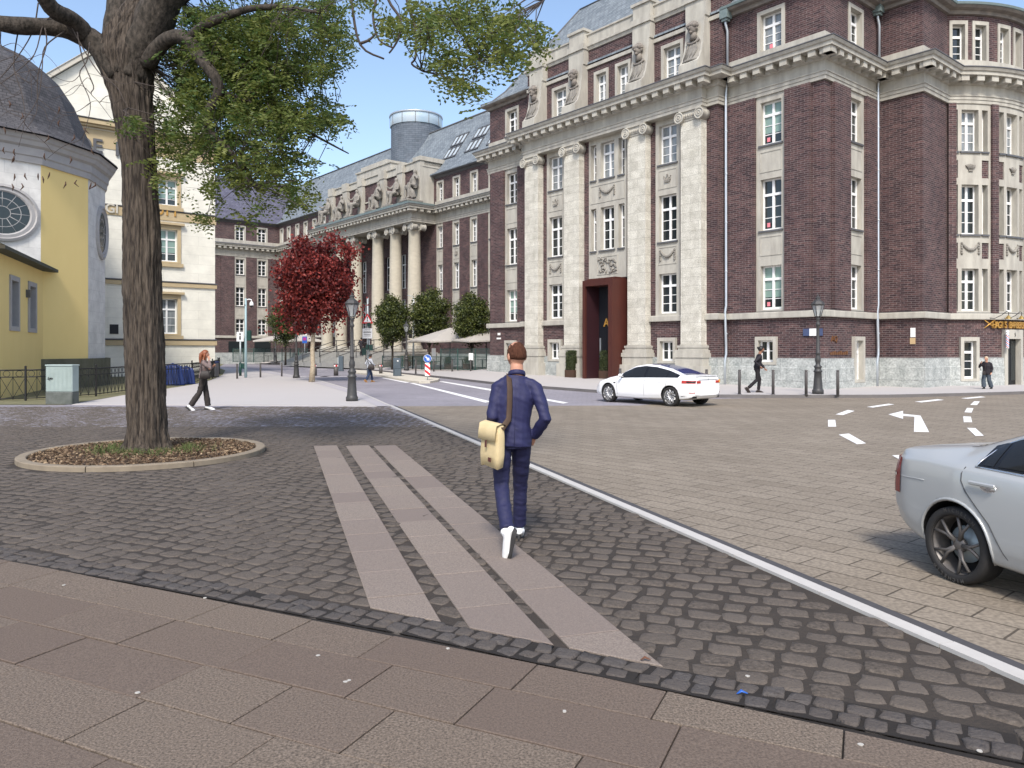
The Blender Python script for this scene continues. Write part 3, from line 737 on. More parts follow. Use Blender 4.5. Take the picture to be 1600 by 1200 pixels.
# -- left wing
lt, lw = 19.90, .95
fwall(wall, FMn, tb, LT, -.3, ZV, 0, [(lt - lw / 2 - .02, lt + lw / 2 + .02, a - .02, b + .02) for a, b in (FL1, FL2, FL3, FLA)] + [(lt - .3, lt + .5, 1.18, 2.11)])
std_bay(FMn, lt, 1.3, lw, ('blind', 'glass', 'glass')); attic_surround(FMn, lt, lw); window(bld, FMn, lt, FLA[0], lw, FLA[1] - FLA[0], -.2)
fbox(wall, FMn, tb, lt - .66, ZB1, ZE0 - .002, -.1, .17); fbox(wall, FMn, lt + .66, LT - .3, ZB1, ZE0 - .002, -.1, .17)
ground_win(FMn, lt + .1, .7, 1.18, 2.11, 2.27)
FL_ = Fac(FMn.P(LT, 0, 0), -n1, -e1); fwall(wall, FL_, 0, 16, -.3, ZV, 0)
# -- central block
FB = Fac(FMn.P(0, 0, D1), -e1, n1); PC = [tc0 - 5.54, tc0 - 2.28, tc0 + 2.28, tc0 + 5.54]; PW = 1.15
FS0 = Fac(FMn.P(ta, 0, 0), n1, e1); FS1 = Fac(FMn.P(tb, 0, 0), n1, -e1)
hb = []
for s in (-1, 1):
    c = tc0 + s * 3.91
    hb += [(c - .55, c + .55, a - .02, b + .02) for a, b in (FL1, FL2, FL3)] + [(c - .42, c + .42, 1.18, 2.11)]
for f in (FL2, FL3): hb += [(tc0 + o_ - w_ / 2, tc0 + o_ + w_ / 2, *f) for o_, w_ in ((0, .95), (-.98, .4), (.98, .4))]
hb.append((tc0 - 1.35, tc0 + 1.35, .2, 5.4))
fwall(wall, FB, ta, tb, -.3, ZE0 + .2, 0, hb)
for F in (FS0, FS1): fwall(wall, F, 0, D1, -.3, ZE0 + .2, 0)
for s in (-1, 1):
    c = tc0 + s * 3.91; std_bay(FB, c, 1.46, 1.06, ('glass', 'glass', 'curtain'), 'fc'); ground_win(FB, c, .78, 1.18, 2.11, 2.28)
hm = [(tc0 + o_ - w_ / 2, tc0 + o_ + w_ / 2, *f) for f in (FL2, FL3) for o_, w_ in ((0, .95), (-.98, .4), (.98, .4))]
fwall(st, FB, tc0 - 1.32, tc0 + 1.32, 5.38, ZE0, .04, hm, .28, edge=.1)
for i, f in enumerate((FL2, FL3)):
    window(bld, FB, tc0, f[0], .95, f[1] - f[0], -.2, ('glass', 'curtain')[i])
    for s in (-1, 1): window(bld, FB, tc0 + .98 * s, f[0], .4, f[1] - f[0], -.2)
    sillbar(ld, FB, tc0, .95, f[0], .04); sillbar(ld, FB, tc0 - .98, .3, f[0], .04); sillbar(ld, FB, tc0 + .98, .3, f[0], .04)
panel(st, FB, tc0 - 1.2, tc0 + 1.2, 9.35, 10.3, .04); orna(festoon, 'stone_garland', FB, tc0, 10.2, 1.25, .04)
panel(st, FB, tc0 - .72, tc0 + .72, 5.6, 6.55, .04)
for i in range(46):                                   # figure relief above the portal
    x, z = rnd.uniform(-.55, .55), rnd.uniform(5.7, 6.42); p = FB.P(tc0 + x, z, .05); q = FB.P(tc0 + x + rnd.uniform(-.2, .2), z + rnd.uniform(-.18, .18), .06)
    orn.tube([p, (p + q) / 2 + n1 * .03, q], [.03, .05, .02], 5)
# band course, plinth, entablatures
BAND = [(-.02, ZB0), (.16, ZB0), (.17, ZB0 + .03), (.17, ZB1 - .05), (.15, ZB1), (-.02, ZB1 + .015)]
PLN = [(-.02, -.4), (.14, -.4), (.14, .95), (.12, .97), (.12, ZP), (-.02, ZP + .01)]
PH = [(FMn, gw - .52, gw + .52, 1.05), (FR, 2.28, 3.22, .29), (FC, gwc - .44, gwc + .44, .29), (FC, dw - .67, dw + .67, -.3), (FMn, lt - .41, lt + .61, 1.05)] + [(FB, tc0 + s * 3.91 - .55, tc0 + s * 3.91 + .55, 1.05) for s in (-1, 1)]
def plinth(F, t0, t1, m0, m1):
    hs = sorted((h for h in PH if h[0] is F and h[1] > t0 and h[2] < t1), key=lambda h: h[1]); c = t0
    for h in hs:
        fprof(pl, F, c, h[1], PLN, m0 if c == t0 else 0, 0)
        if h[3] > 0: fprof(pl, F, h[1], h[2], [(-.02, -.4), (.14, -.4), (.14, min(.95, h[3])), (.12, h[3]), (-.02, h[3] + .005)])
        c = h[2]
    fprof(pl, F, c, t1, PLN, m0 if c == t0 else 0, m1)
for F, t0, t1, m0, m1 in ((FMn, 0, ta, 1, 0), (FR, 0, 4.66, 1, -1), (FW, 0, 1.93, 1, -1), (FR2, 0, 2.56, 1, -.3), (FC, 0, LCy, -.3, 0), (FMn, tb, LT, 0, 1), (FS0, 0, D1, 0, 1), (FS1, 0, D1, 0, 1), (FL_, 0, 16, 1, 0)):
    fprof(st, F, t0, t1, BAND, m0, m1); plinth(F, t0, t1, m0, m1)
    fprof(ld, F, t0, t1, [(.16, ZB1 + .004), (.17, ZB1 + .02), (.0, ZB1 + .035)], m0, m1)
    entab(st, ld, F, t0, t1, m0, m1) if F not in (FS0, FS1) else None
segs = [(ta, PC[0] - PW / 2), (PC[0] + PW / 2, PC[1] - PW / 2), (PC[2] + PW / 2, PC[3] - PW / 2), (PC[3] + PW / 2, tb)]
for a, b in segs: fprof(st, FB, a, b, BAND, 1 if a == ta else 0, 1 if b == tb else 0)
for a, b in ((ta, tc0 - 1.4), (tc0 + 1.4, tb)): plinth(FB, a, b, 1 if a == ta else 0, 1 if b == tb else 0)
FP = Fac(FMn.P(0, 0, D2), -e1, n1); pa, pb = PC[0] - PW / 2 + .02, PC[3] + PW / 2 - .02
FPs0 = Fac(FMn.P(pa, 0, D1), n1, e1); FPs1 = Fac(FMn.P(pb, 0, D1), n1, -e1)
entab(st, ld, FP, pa, pb, 1, 1, course=False)
for F in (FPs0, FPs1): fprof(st, F, 0, D2 - D1, ENT, -1, 1); fprof(ld, F, 0, D2 - D1, FLASH, -1, 1)
entab(st, ld, FB, ta, pa, 1, -1, course=False, mod=False); entab(st, ld, FB, pb, tb, -1, 1, course=False, mod=False)
for F in (FS0, FS1): fprof(st, F, 0, D1, ENT, -1, 1); fprof(ld, F, 0, D1, FLASH, -1, 1)
so_ = MB(); fbox(so_, FB, PC[0] - PW / 2, PC[3] + PW / 2, ZE0 - .001, ZE0 + .1, -.02, D2 - D1 + .02); so_.build('soffit', 'reveal', bld)
# pilasters
for pc in PC:
    q = MB()
    fbox(q, FB, pc - PW / 2, pc + PW / 2, 1.95, ZE0 - .52, -.05, D2 - D1 + .03)
    for t in (-1, 1): fbox(q, FB, pc + t * .33 - .015, pc + t * .33 + .015, 10.3, 11.8, D2 - D1, D2 - D1 + .045) if 0 else None
    po = q.build('pilaster', 'ashlar', bld)
    c = MB()
    fbox(c, FB, pc - PW / 2 - .03, pc + PW / 2 + .03, ZE0 - .10, ZE0 - .002, -.05, D2 - D1 + .16)
    fbox(c, FB, pc - PW / 2 - .02, pc + PW / 2 + .02, ZE0 - .52, ZE0 - .42, -.05, D2 - D1 + .06)
    fbox(c, FB, pc - PW / 2 + .1, pc + PW / 2 - .1, ZE0 - .42, ZE0 - .10, -.05, D2 - D1 + .10)
    for k in range(6): c.ball(FB.P(pc - .32 + k * .128, ZE0 - .30, D2 - D1 + .11), (.055, .055, .085), 6)
    for s in (-1, 1): volute(c, FB.P(pc + s * .56, ZE0 - .35, D2 - D1 + .2), n1, .265, .5)
    c.build('capital', 'stone', po)
    ba = MB()
    for z0, z1, e in ((1.35, 1.55, .24), (1.55, 1.70, .19), (1.70, 1.80, .10), (1.80, 1.90, .13), (1.90, 1.95, .04)): 
        fbox(ba, FB, pc - PW / 2 - e, pc + PW / 2 + e, z0, z1, -.05, D2 - D1 + e)
    fbox(ba, FB, pc - PW / 2 - .2, pc + PW / 2 + .2, .97, 1.35, -.05, D2 - D1 + .2)
    fbox(ba, FB, pc - PW / 2 - .32, pc + PW / 2 + .32, -.3, .97, -.05, D2 - D1 + .3)
    ba.build('pilaster_base', 'stone', po)
# attic of the central block
DA = -.33; FA = Fac(FMn.P(0, 0, D1 + DA), -e1, n1)
ha = [(tc0 + s * 3.91 - .5, tc0 + s * 3.91 + .5, *FLA) for s in (-1, 1)] + [(tc0 + s * .76 - .36, tc0 + s * .76 + .36, *FLA) for s in (-1, 1)]
fwall(wall, FA, ta, tb, ZC1, 17.9, 0, ha)
for F in (Fac(FMn.P(ta, 0, 0), n1, e1), Fac(FMn.P(tb, 0, 0), n1, -e1)): fwall(wall, F, -3, D1 + DA, ZC1, 17.9, 0)
for s in (-1, 1):
    attic_surround(FA, tc0 + s * 3.91, 1.0); window(bld, FA, tc0 + s * 3.91, FLA[0], 1.0, FLA[1] - FLA[0], -.2, 'curtain')
    attic_surround(FA, tc0 + s * .76, .72); window(bld, FA, tc0 + s * .76, FLA[0], .72, FLA[1] - FLA[0], -.2, 'curtain')
fbox(st, FA, ta - .0, tb + .0, 16.72, 16.9, -.1, .08)
PAR = [(-.05, 17.72), (.06, 17.72), (.10, 17.86), (.16, 17.90), (.16, 18.0), (.08, 18.02), (.08, 18.5), (.14, 18.52), (.14, 18.6), (-.4, 18.65)]
fprof(st, FA, ta, tb, PAR, 1, 1)
for F in (Fac(FMn.P(ta, 0, D1 + DA), -n1, e1), Fac(FMn.P(tb, 0, D1 + DA), -n1, -e1)): fprof(st, F, 0, 3, PAR, 1, 0)
def LSp(a, b, n): return [a + (b - a) * i / (n - 1) for i in range(n)]
for i, pc in enumerate(PC):                           # carved bust piers
    q = MB(); F = FA; w = .57
    fbox(q, F, pc - w, pc + w, 16.95, 17.75, -.05, .38); fbox(q, F, pc - w - .04, pc + w + .04, 17.75, 18.05, -.05, .46); fbox(q, F, pc - w + .02, pc + w - .02, 18.05, 18.72, -.05, .36); fbox(q, F, pc - w - .06, pc + w + .06, 18.72, 18.86, -.3, .44)
    pr = [(-.05, 14.35), (.98, 14.35), (.96, 14.75), (.90, 14.8), (.74, 15.0), (.62, 15.3), (.52, 15.7), (.46, 16.2), (.42, 16.7), (.42, 16.95), (-.05, 16.97)]
    fprof(q, F, pc - w + .05, pc + w - .05, pr)
    po = q.build('bust_pier', 'stone', bld)
    bu = MB(); P_ = lambda x, z, d: F.P(pc + x, z, d)
    bu.ball(P_(0, 16.42, .62), (.21, .21, .29), 10); bu.tube([P_(0, 15.9, .5), P_(0, 16.3, .58)], [.2, .15], 8)
    bu.tube([P_(0, 16.44, .78), P_(.0, 16.36, .87), P_(0, 16.3, .82)], [.025, .05, .03], 6); bu.ball(P_(0, 16.2, .74), (.1, .1, .07), 6)
    for s in (-1, 1): bu.ball(P_(s * .2, 16.4, .6), (.06, .06, .1), 5); bu.tube([P_(s * .1, 16.5, .8), P_(s * .02, 16.52, .82)], .03, 5); bu.ball(P_(s * .15, 16.52, .7), (.12, .12, .13), 6)
    for k in range(9): a = math.pi * k / 8; bu.ball(P_(.24 * math.cos(a), 16.5 + .2 * math.sin(a), .6), .08, 5)
    bu.tube([P_(.32 * math.cos(a), 15.86 + .14 * math.sin(a), .56 + .06 * math.sin(-a)) for a in [math.pi * k / 10 - math.pi for k in range(11)]], .05, 6)
    bu.build('carved_head', 'weath', po)
    rb = MB(); 
    rb.loft([[P_(x * w_, z, d + .10 * (1 - x * x)) for x in LSp(-1, 1, 9)] for z, d, w_ in ((16.02, .44, .30), (15.8, .50, .40), (15.5, .56, .44), (15.15, .66, .46), (14.95, .76, .47), (14.85, .84, .47), (14.83, .70, .47))], closed=False, sm=True)
    for x0, x1 in ((-.3, -.16), (-.1, .02), (.12, .2), (.3, .34)): rb.tube([P_(x0 * .7, 15.85, .58), P_(x0, 15.4, .66), P_(x1, 15.0, .82)], [.02, .035, .03], 5)
    rb.build('carved_drapery', 'statue', po)
wall.build('wall', 'brick', bld); st.build('stone_dressings', 'stone', bld); ld.build('flashing', 'lead', bld); pl.build('plinth', 'plinth', bld); orn.build('stone_relief', 'statue', bld)
# roof: flared mansard
rf = MB(); ZR = 22.9
def offs(poly, d): return [p + q * d for p, q in poly]
P0 = FMn.P(LT, 0, 0)
Bk = -14
ring = [(FMn.P(0, 0, Bk), e1 - n1), (FMn.P(0, 0, 0), e1 + n1), (FMn.P(LT, 0, 0), -e1 + n1), (FMn.P(LT, 0, Bk), -e1 - n1)]
lv = [(.45, ZV), (.42, ZV + .12), (-.1, ZV + .35), (-.7, ZV + .95), (-4.0, ZR), (-6.8, ZR + .9)]
for (d0, z0), (d1, z1) in zip(lv, lv[1:]):
    r0 = [p + q * d0 + V((0, 0, z0 - p.z)) for p, q in ring]; r1 = [p + q * d1 + V((0, 0, z1 - p.z)) for p, q in ring]
    roof_strip(rf, r0 + [r0[0]], r1 + [r1[0]])
EAVE = [(.0, ZV - .28), (.12, ZV - .26), (.16, ZV - .12), (.36, ZV - .08), (.44, ZV - .01), (.45, ZV + .03)]
ev = MB()
fprof(ev, FMn, 0, ta, EAVE, 1, 0); fprof(ev, FMn, tb, LT, EAVE, 0, 1); fprof(ev, FR, 0, 4.66, EAVE, 1, -1); fprof(ev, FW, 0, 1.93, EAVE, 1, -1); fprof(ev, FR2, 0, 2.56, EAVE, 1, -.3); fprof(ev, FC, 0, LCy, EAVE, -.3, 0); fprof(ev, FL_, 0, 16, EAVE, 1, 0)
ev.build('eaves', 'weath', bld)
gt = MB()
for F, a, b, m0, m1 in ((FR, 0, 4.66, 1, -1), (FW, 0, 1.93, 1, -1), (FR2, 0, 2.56, 1, -.3), (FC, 0, LCy, -.3, 0), (FMn, 0, ta, 1, 0)): fprof(gt, F, a, b, [(.4, ZV + .0), (.5, ZV + .02), (.52, ZV + .12), (.3, ZV + .22)], m0, m1)
gt.build('gutter', 'copper', bld)
roof_strip(rf, [FR.P(4.66, ZV + .05, .4), FR.P(4.66, ZV + .05, -6)], [FR.P(4.66 + 3, ZR, .4), FR.P(4.66 + 3, ZR, -6)])
q = MB(); pts = [FC.P(LCy * i / 14, 0, 0) for i in range(15)]
top = V((cc.x, cc.y, ZV + 1.7))
for i in range(14):
    a, b = FC.P(LCy * i / 14, ZV + .05, .45), FC.P(LCy * (i + 1) / 14, ZV + .05, .45); rf.quad([a, b, top], [(0, 0), (1, 0), (.5, 5)])
rf.quad([FW.P(1.93, ZV + .03, .45), FW.P(0, ZV + .03, .45), FR2.P(2.56, ZV + .03, .45), top, FR2.P(3, ZV + 1.5, -8)], [(0, 0), (2, 0), (4, 0), (6, 3), (0, 8)])
rf.build('roof', 'slate', bld)
q = MB(); p2, q2 = ring[2]; hp = [p2 + q2 * d + V((0, 0, z - p2.z)) for d, z in lv[1:5]]; q.tube(hp, .07, 6); p1, q1 = ring[1]; q.tube([hp[-1], p1 + q1 * -4 + V((0, 0, ZR))], .07, 6); q.build('ridge_capping', 'lead', bld)
# rainwater pipes
for F, t, dd in ((FMn, ta - .16, .24), (FW, 1.93 - .16, .24)):
    q = MB(); q.tube([F.P(t, ZV - .35, .3), F.P(t, ZV - .6, .3), F.P(t, ZV - .9, .16), F.P(t, ZC1 + .2, .16)], .06, 8)
    q.tube([F.P(t, ZC0 - .05, .3), F.P(t, ZF - .1, .22), F.P(t, ZA, .28), F.P(t, 3.7, .26), F.P(t, 3.4, .34), F.P(t, 1.9, .26), F.P(t, 1.5, .26), F.P(t, 1.2, .36), F.P(t, .1, .36)], .062, 8)
    for z in (11.5, 9.6, 7.4, 5.2, 2.4): q.tube([F.P(t, z, .26), F.P(t, z + .06, .26)], .078, 8)
    dp = q.build('downpipe', 'zinc', bld)
    h = MB(); fbox(h, F, t - .2, t + .2, ZV - .38, ZV + .12, .1, .48); fbox(h, F, t - .14, t + .14, ZV - .5, ZV - .38, .16, .42); h.build('hopper', 'copper', dp)
M['pink'] = mat('pink notices', (.75, .22, .26), .6)
for F, t, z in ((FMn, wt + .22, FL1[0]), (FMn, wt + .22, FL2[0]), (FMn, wt + .22, FL3[0]), (FMn, wt + .1, FLA[0])): q = MB(); fbox(q, F, t - .07, t + .07, z + .16, z + .34, -.17, -.155); q.build('notice', 'pink', bld)
lg = MB(); o_ = FR.P(.5, 2.06, .03)
text_mb(lg, 'AQ', .34, frameM(FR.P(.78, 2.05, .02), e2, (0, 0, 1)), depth=.02)
text_mb(lg, 'HOTEL', .17, frameM(FR.P(1.0, 1.78, .02), e2, (0, 0, 1)), depth=.015) if 0 else None
for i in range(9): fbox(lg, FR, .45 + i * .17, .57 + i * .17, 1.50, 1.60 + .03 * (i % 3), .0, .02)
lg.build('wall_letters', mat('bronze letters', (.17, .075, .03), .5, metal=.3), bld)
# portal box of rusty steel
FPo = Fac(FMn.P(0, 0, 0), -e1, n1); p0, p1 = tc0 - 1.36, tc0 + .92; f0, f1 = 9.93, 11.98
por = MB(); zt = zat(437, 38.3); zb = .15; dF = 1.9
for a, b, c, e in ((f0, f0 + .26, zb, zt), (f1 - .2, f1, zb, zt), (f0 + .26, f1 - .2, zt - .3, zt)): fbox(por, FPo, a, b, c, e, .2, dF)
fbox(por, FPo, f0 + .2, f1 + .12, zt - .1, zt + .12, .2, 1.45)
fbox(por, FPo, f0, f0 + .27, 2.05, 2.09, dF, dF + .012); fbox(por, FPo, f1 - .2, f1, 2.05, 2.09, dF, dF + .012)
pO = por.build('entrance_portal', 'corten', bld)
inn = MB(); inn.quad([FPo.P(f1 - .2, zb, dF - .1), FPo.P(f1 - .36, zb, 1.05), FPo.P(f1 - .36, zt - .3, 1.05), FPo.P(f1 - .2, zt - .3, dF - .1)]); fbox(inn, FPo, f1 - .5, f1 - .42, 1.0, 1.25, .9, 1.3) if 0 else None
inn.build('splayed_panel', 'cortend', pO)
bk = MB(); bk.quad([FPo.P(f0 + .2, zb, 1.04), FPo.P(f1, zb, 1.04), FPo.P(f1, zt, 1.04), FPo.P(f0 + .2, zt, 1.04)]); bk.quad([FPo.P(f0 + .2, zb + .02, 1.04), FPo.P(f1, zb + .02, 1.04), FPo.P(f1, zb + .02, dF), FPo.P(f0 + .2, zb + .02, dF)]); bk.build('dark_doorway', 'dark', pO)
tx = MB(); text_mb(tx, 'A', .56, frameM(FPo.P(11.08, 2.9, 1.07), e1, (0, 0, 1)), depth=.02, bold=True); tx.build('gilt_letter', 'gold', pO)
q = MB(); fbox(q, FPo, f1 - .50, f1 - .45, 1.3, 2.3, 1.05, 1.1); q.build('door_handle', 'zinc', pO)
q = MB(); fbox(q, FMn, 21.0, 21.35, 2.35, 2.45, .0, .06); fbox(q, FMn, 21.05, 21.3, 2.6, 2.75, .0, .03); q.build('wall_sign', 'white', bld)
q = MB(); fbox(q, FW, .3, .5, 2.25, 2.65, 0, .03); fbox(q, FW, .3, .52, 1.95, 2.22, 0, .03, 1); q.build('wall_notice', ['white', mat('ochre notice', (.5, .36, .2), .6)], bld)
q = MB(); fbox(q, FMn, .05, .9, 2.28, 2.58, .02, .05, 0); fbox(q, FMn, .32, .62, 2.28, 2.58, .05, .055, 1); q.build('street_sign', [mat('blue street plate', (.06, .08, .16), .4), 'white'], bld)
# ================================================================ portico building further down the street
PB = V((-1.65, 60.85, 0))
por_b = thing('portico_building', 'long brick building with round stone columns, seated statues and a slate drum on its roof', 'building', (PB.x, PB.y, .3)); PAR_[0] = por_b
FN = Fac(PB, -e1, n1); LN = 42.3; pc0, pc1 = 7.95, 26.25; pm = (pc0 + pc1) / 2
wall2 = MB(); st2 = MB(); ld2 = MB(); pl2 = MB()
bays = [-2.67, -.2, 2.28, 4.77, 7.2, 27.6, 29.9, 32.2, 34.5, 36.8, 39.2, 41.3]
h2 = []
for t in bays:
    h2 += [(t - .39, t + .39, a - .02, b + .02) for a, b in (FL1, FL2, FL3, FLA)]
for t in (13.35, 16.1, 18.1, 20.85): h2.append((t - .5, t + .5, 3.4, 6.4)); h2.append((t - .5, t + .5, 7.4, 10.6))
fwall(wall2, FN, -8, LN, 0, ZV, 0, h2, .3)
for i, t in enumerate(bays):
    std_bay(FN, t, 1.14, .74, (('glass', 'blind', 'glass')[i % 3], 'glass', 'glass'), ' c' if i % 2 else '  ', st=st2)
    attic_surround(FN, t, .74, st=st2); window(por_b, FN, t, FLA[0], .74, FLA[1] - FLA[0], -.2)
for t in (13.35, 16.1, 18.1, 20.85):
    window(por_b, FN, t, 3.4, 1.0, 3.0, -.2); window(por_b, FN, t, 7.4, 1.0, 3.2, -.2)
ed = [-8] + [x for t in bays for x in (t - .57, t + .57)] + [LN]
for a, b in zip(ed[::2], ed[1::2]):
    if b - a > .3 and not (a < 10 and b > 20): fbox(wall2, FN, a, b, ZB1, ZE0 - .002, -.1, .12)
for t0, t1 in ((-8, pc0), (pc1, LN)):
    fprof(st2, FN, t0, t1, BAND); fprof(pl2, FN, t0, t1, PLN); entab(st2, ld2, FN, t0, t1)
    fprof(ld2, FN, t0, t1, [(0, ZV - .28), (.16, ZV - .12), (.36, ZV - .08), (.45, ZV + .03)])
# portico entablature, attic and columns
DP = 2.45; FQ = Fac(FN.P(0, 0, DP), -e1, n1); FQ0 = Fac(FN.P(pc0, 0, 0), n1, e1); FQ1 = Fac(FN.P(pc1, 0, 0), n1, -e1)
entab(st2, ld2, FQ, pc0, pc1, 1, 1, course=False)
for F in (FQ0, FQ1): entab(st2, ld2, F, 0, DP, 0, 1, course=False)
sf = MB(); fbox(sf, FN, pc0, pc1, ZE0 - .002, ZE0 + .1, -.1, DP); sf.build('portico_ceiling', 'reveal', por_b)
cp = MB(); fbox(cp, FN, pc0 + .1, pc1 - .1, ZC1 + .1, ZC1 + .42, 0, DP + .35); cp.build('portico_roof', 'copper', por_b)
dA = 1.0
fbox(wall2, FN, pc0 + .3, pc1 - .3, ZC1 + .4, 17.7, -2, dA)
for t0, t1, z0, z1, e in ((pc0 + .2, pc1 - .2, 17.7, 17.85, .12), (pc0 + .25, pc1 - .25, 17.85, 18.35, .05), (pc0 + .2, pc1 - .2, 18.35, 18.45, .14), (pm - 3.3, pm + 3.3, 18.45, 19.1, .06), (pm - 3.4, pm + 3.4, 19.1, 19.25, .16), (pm - 2.4, pm + 2.4, 19.25, 19.6, .05), (pc0 + .3, pc1 - .3, 15.95, 16.08, .08)):
    fbox(st2, FN, t0, t1, z0, z1, -2, dA + e)
COLT = [8.68, 11.8, 15.0, 19.2, 22.4, 25.52]
M['drumst'] = brickmat('column drums', (.54, .50, .40), (.46, .42, .34), (.33, .30, .24), 6, .55, .006, coord='Object', ns=2, dirt=(.75, .74, .72), fine=14, bump=.2)
def column(t, d, z0=1.55, z1=ZE0):
    p = FN.P(t, 0, d); c = MB(); H = z1 - z0
    c.lathe([(.60, z0 + .5), (.60, z0 + 3), (.585, z0 + 5.5), (.55, z0 + 8), (.51, z1 - .75), (.54, z1 - .7), (.54, z1 - .62)], (p.x, p.y, 0), 28, caps=False)
    o = c.build('column', 'ashlarc', por_b)
    b = MB(); b.lathe([(.72, z0 + .16), (.76, z0 + .22), (.76, z0 + .3), (.66, z0 + .36), (.70, z0 + .42), (.68, z0 + .48), (.60, z0 + .5)], (p.x, p.y, 0), 28)
    fbox(b, FN, t - .8, t + .8, z0 - .02, z0 + .17, d - .8, d + .8); b.build('column_base', 'stone', o)
    k = MB(); fbox(k, FN, t - .68, t + .68, z1 - .12, z1 - .004, d - .66, d + .66); k.lathe([(.54, z1 - .62), (.66, z1 - .45), (.6, z1 - .3), (.6, z1 - .12)], (p.x, p.y, 0), 20)
    for s in (-1, 1):
        for dd, nn in ((.66, n1), (-.66, -n1)): volute(k, FN.P(t + s * .58, z1 - .40, d + dd), nn, .30, .5)
    k.build('capital', 'stone', o)
M['ashlarc'] = mat('smooth column stone', (.52, .48, .385), .85, c2=(.42, .385, .31), ns=2.2, stretch=(1, 1, 2.4), bump=.3, bs=10)
for t in COLT: column(t, 1.72)
for t in COLT: fbox(st2, FN, t - .45, t + .45, ZC1 + .4, 17.7, dA, dA + .35); fbox(st2, FN, t - .5, t + .5, 17.7, 18.5, dA, dA + .42)
fbox(st2, FN, pc0 + .25, pc0 + 1.2, ZC1 + .4, 18.6, -1.5, dA + .45); fbox(st2, FN, pc0 + .15, pc0 + 1.3, 18.2, 18.55, -1.5, dA + .55)
# seated stone figures
def statue(t, d, z, s=1.0, flip=1):
    b = MB(); P = lambda x, y, zz: FN.P(t + x * flip * s, z + zz * s, d + y * s)
    b.ball(P(0, .0, 2.55), (.17, .17, .22), 8); b.tube([P(0, -.02, 1.3), P(0, -.05, 1.8), P(0, .0, 2.15), P(0, 0, 2.4)], [.36, .38, .30, .11], 9)
    for k in (-1, 1):
        b.tube([P(k * .2, 0, 1.3), P(k * .26, .7, 1.32 + .1 * k), P(k * .24, .75, .35), P(k * .26, .95, .28)], [.24, .2, .13, .1], 8)
    b.tube([P(-.38, 0, 2.1), P(-.55, .15, 1.65), P(-.2, .5, 1.55)], [.14, .11, .08], 7); b.tube([P(.38, 0, 2.1), P(.6, .25, 1.8), P(.75, .55, 2.0)], [.14, .11, .08], 7)
    b.tube([P(-.5, .3, 1.35), P(0, .72, 1.2), P(.45, .5, .8), P(.5, .4, .3)], [.16, .22, .2, .25], 7)
    fbox(b, FN, t - .5 * s, t + .5 * s, z, z + 1.15 * s, d - .5 * s, d + .3 * s); fbox(b, FN, t - .6 * s, t + .6 * s, z, z + .2, d - .5, d + 1.1 * s)
    o = obj('statue', remesh(b, .05, 2), por_b); me = o.data; me.materials.append(M['statue'])
    me.transform(Matrix.Translation(-por_b.location))
for i, t in enumerate(COLT): statue(t + .05, dA + .65, ZC1 + .42, (1.08, 1.0, 1.05, 1.05, 1.0, 1.1)[i], 1 if i % 2 else -1)
# steps
sp = MB()
for i in range(9): fbox(sp, FN, pc0 - .4, pc1 + .4, .1, .5 + i * .12, -.1, DP + 3.9 - i * .36)
sp.build('steps', mat('step stone', (.36, .35, .32), .85, c2=(.26, .25, .23), ns=2), por_b)
for t in (pc0 + .6, 13.4, 17.1, 20.8):
    q = MB(); q.tube([FN.P(t, 1.5, DP + 4.1), FN.P(t, 2.6, DP + .6), FN.P(t, 2.6, DP - .3)], .035, 6); q.tube([FN.P(t, 1.15, DP + 4.1), FN.P(t, 2.2, DP + .6)], .03, 6)
    for z, d in ((.5, 4.1), (.9, 2.4), (1.5, .6)): q.tube([FN.P(t, z, DP + d), FN.P(t, z + 1.1, DP + d)], .035, 6)
    q.build('handrail', 'iron', por_b)
wall2.build('wall', 'brick', por_b); st2.build('stone_dressings', 'stone', por_b); ld2.build('flashing', 'lead', por_b); pl2.build('plinth', 'plinth', por_b)
rf = MB()
prs = [(.45, ZV), (.42, ZV + .12), (-.1, ZV + .35), (-.7, ZV + .95), (-4.0, ZR), (-9, ZR + .6)]
for (d0, z0), (d1, z1) in zip(prs, prs[1:]): roof_strip(rf, [FN.P(-8, z0, d0), FN.P(20, z0, d0), FN.P(LN + 6, z0, d0)], [FN.P(-8, z1, d1), FN.P(20, z1, d1), FN.P(LN + 6, z1, d1)])
rf.build('roof', 'slate', por_b)
q = MB(); q.tube([FN.P(-8, ZR + .05, -4), FN.P(LN, ZR + .05, -4)], .09, 6); q.build('ridge_capping', 'lead', por_b)
dc = FN.P(pm + .3, 0, -4.0)
q = MB(); n = 40
for i in range(n):
    a, b = 2 * math.pi * i / n, 2 * math.pi * (i + 1) / n; r = 2.5
    q.quad([(dc.x + r * math.cos(a), dc.y + r * math.sin(a), 17.5), (dc.x + r * math.cos(b), dc.y + r * math.sin(b), 17.5), (dc.x + r * math.cos(b), dc.y + r * math.sin(b), 24.0), (dc.x + r * math.cos(a), dc.y + r * math.sin(a), 24.0)], [(r * a, 17.5), (r * b, 17.5), (r * b, 24), (r * a, 24)], 0, True)
dr = q.build('roof_drum', brickmat('blue grey slate drum', (.15, .175, .21), (.115, .14, .17), (.06, .07, .09), .6, .2, .014), por_b)
q = MB(); q.lathe([(2.56, 23.95), (2.6, 24.0), (2.6, 24.95)], (dc.x, dc.y, 0), 40, caps=False); q.build('glass_band', mat('pale glass band', (.55, .60, .64), .12, spec=.8, c2=(.35, .5, .62), ns=.5), dr)
q = MB(); q.lathe([(2.62, 24.95), (2.68, 24.97), (2.68, 25.12), (.01, 25.2)], (dc.x, dc.y, 0), 40); q.build('drum_rim', 'zinc', dr)
q = MB()
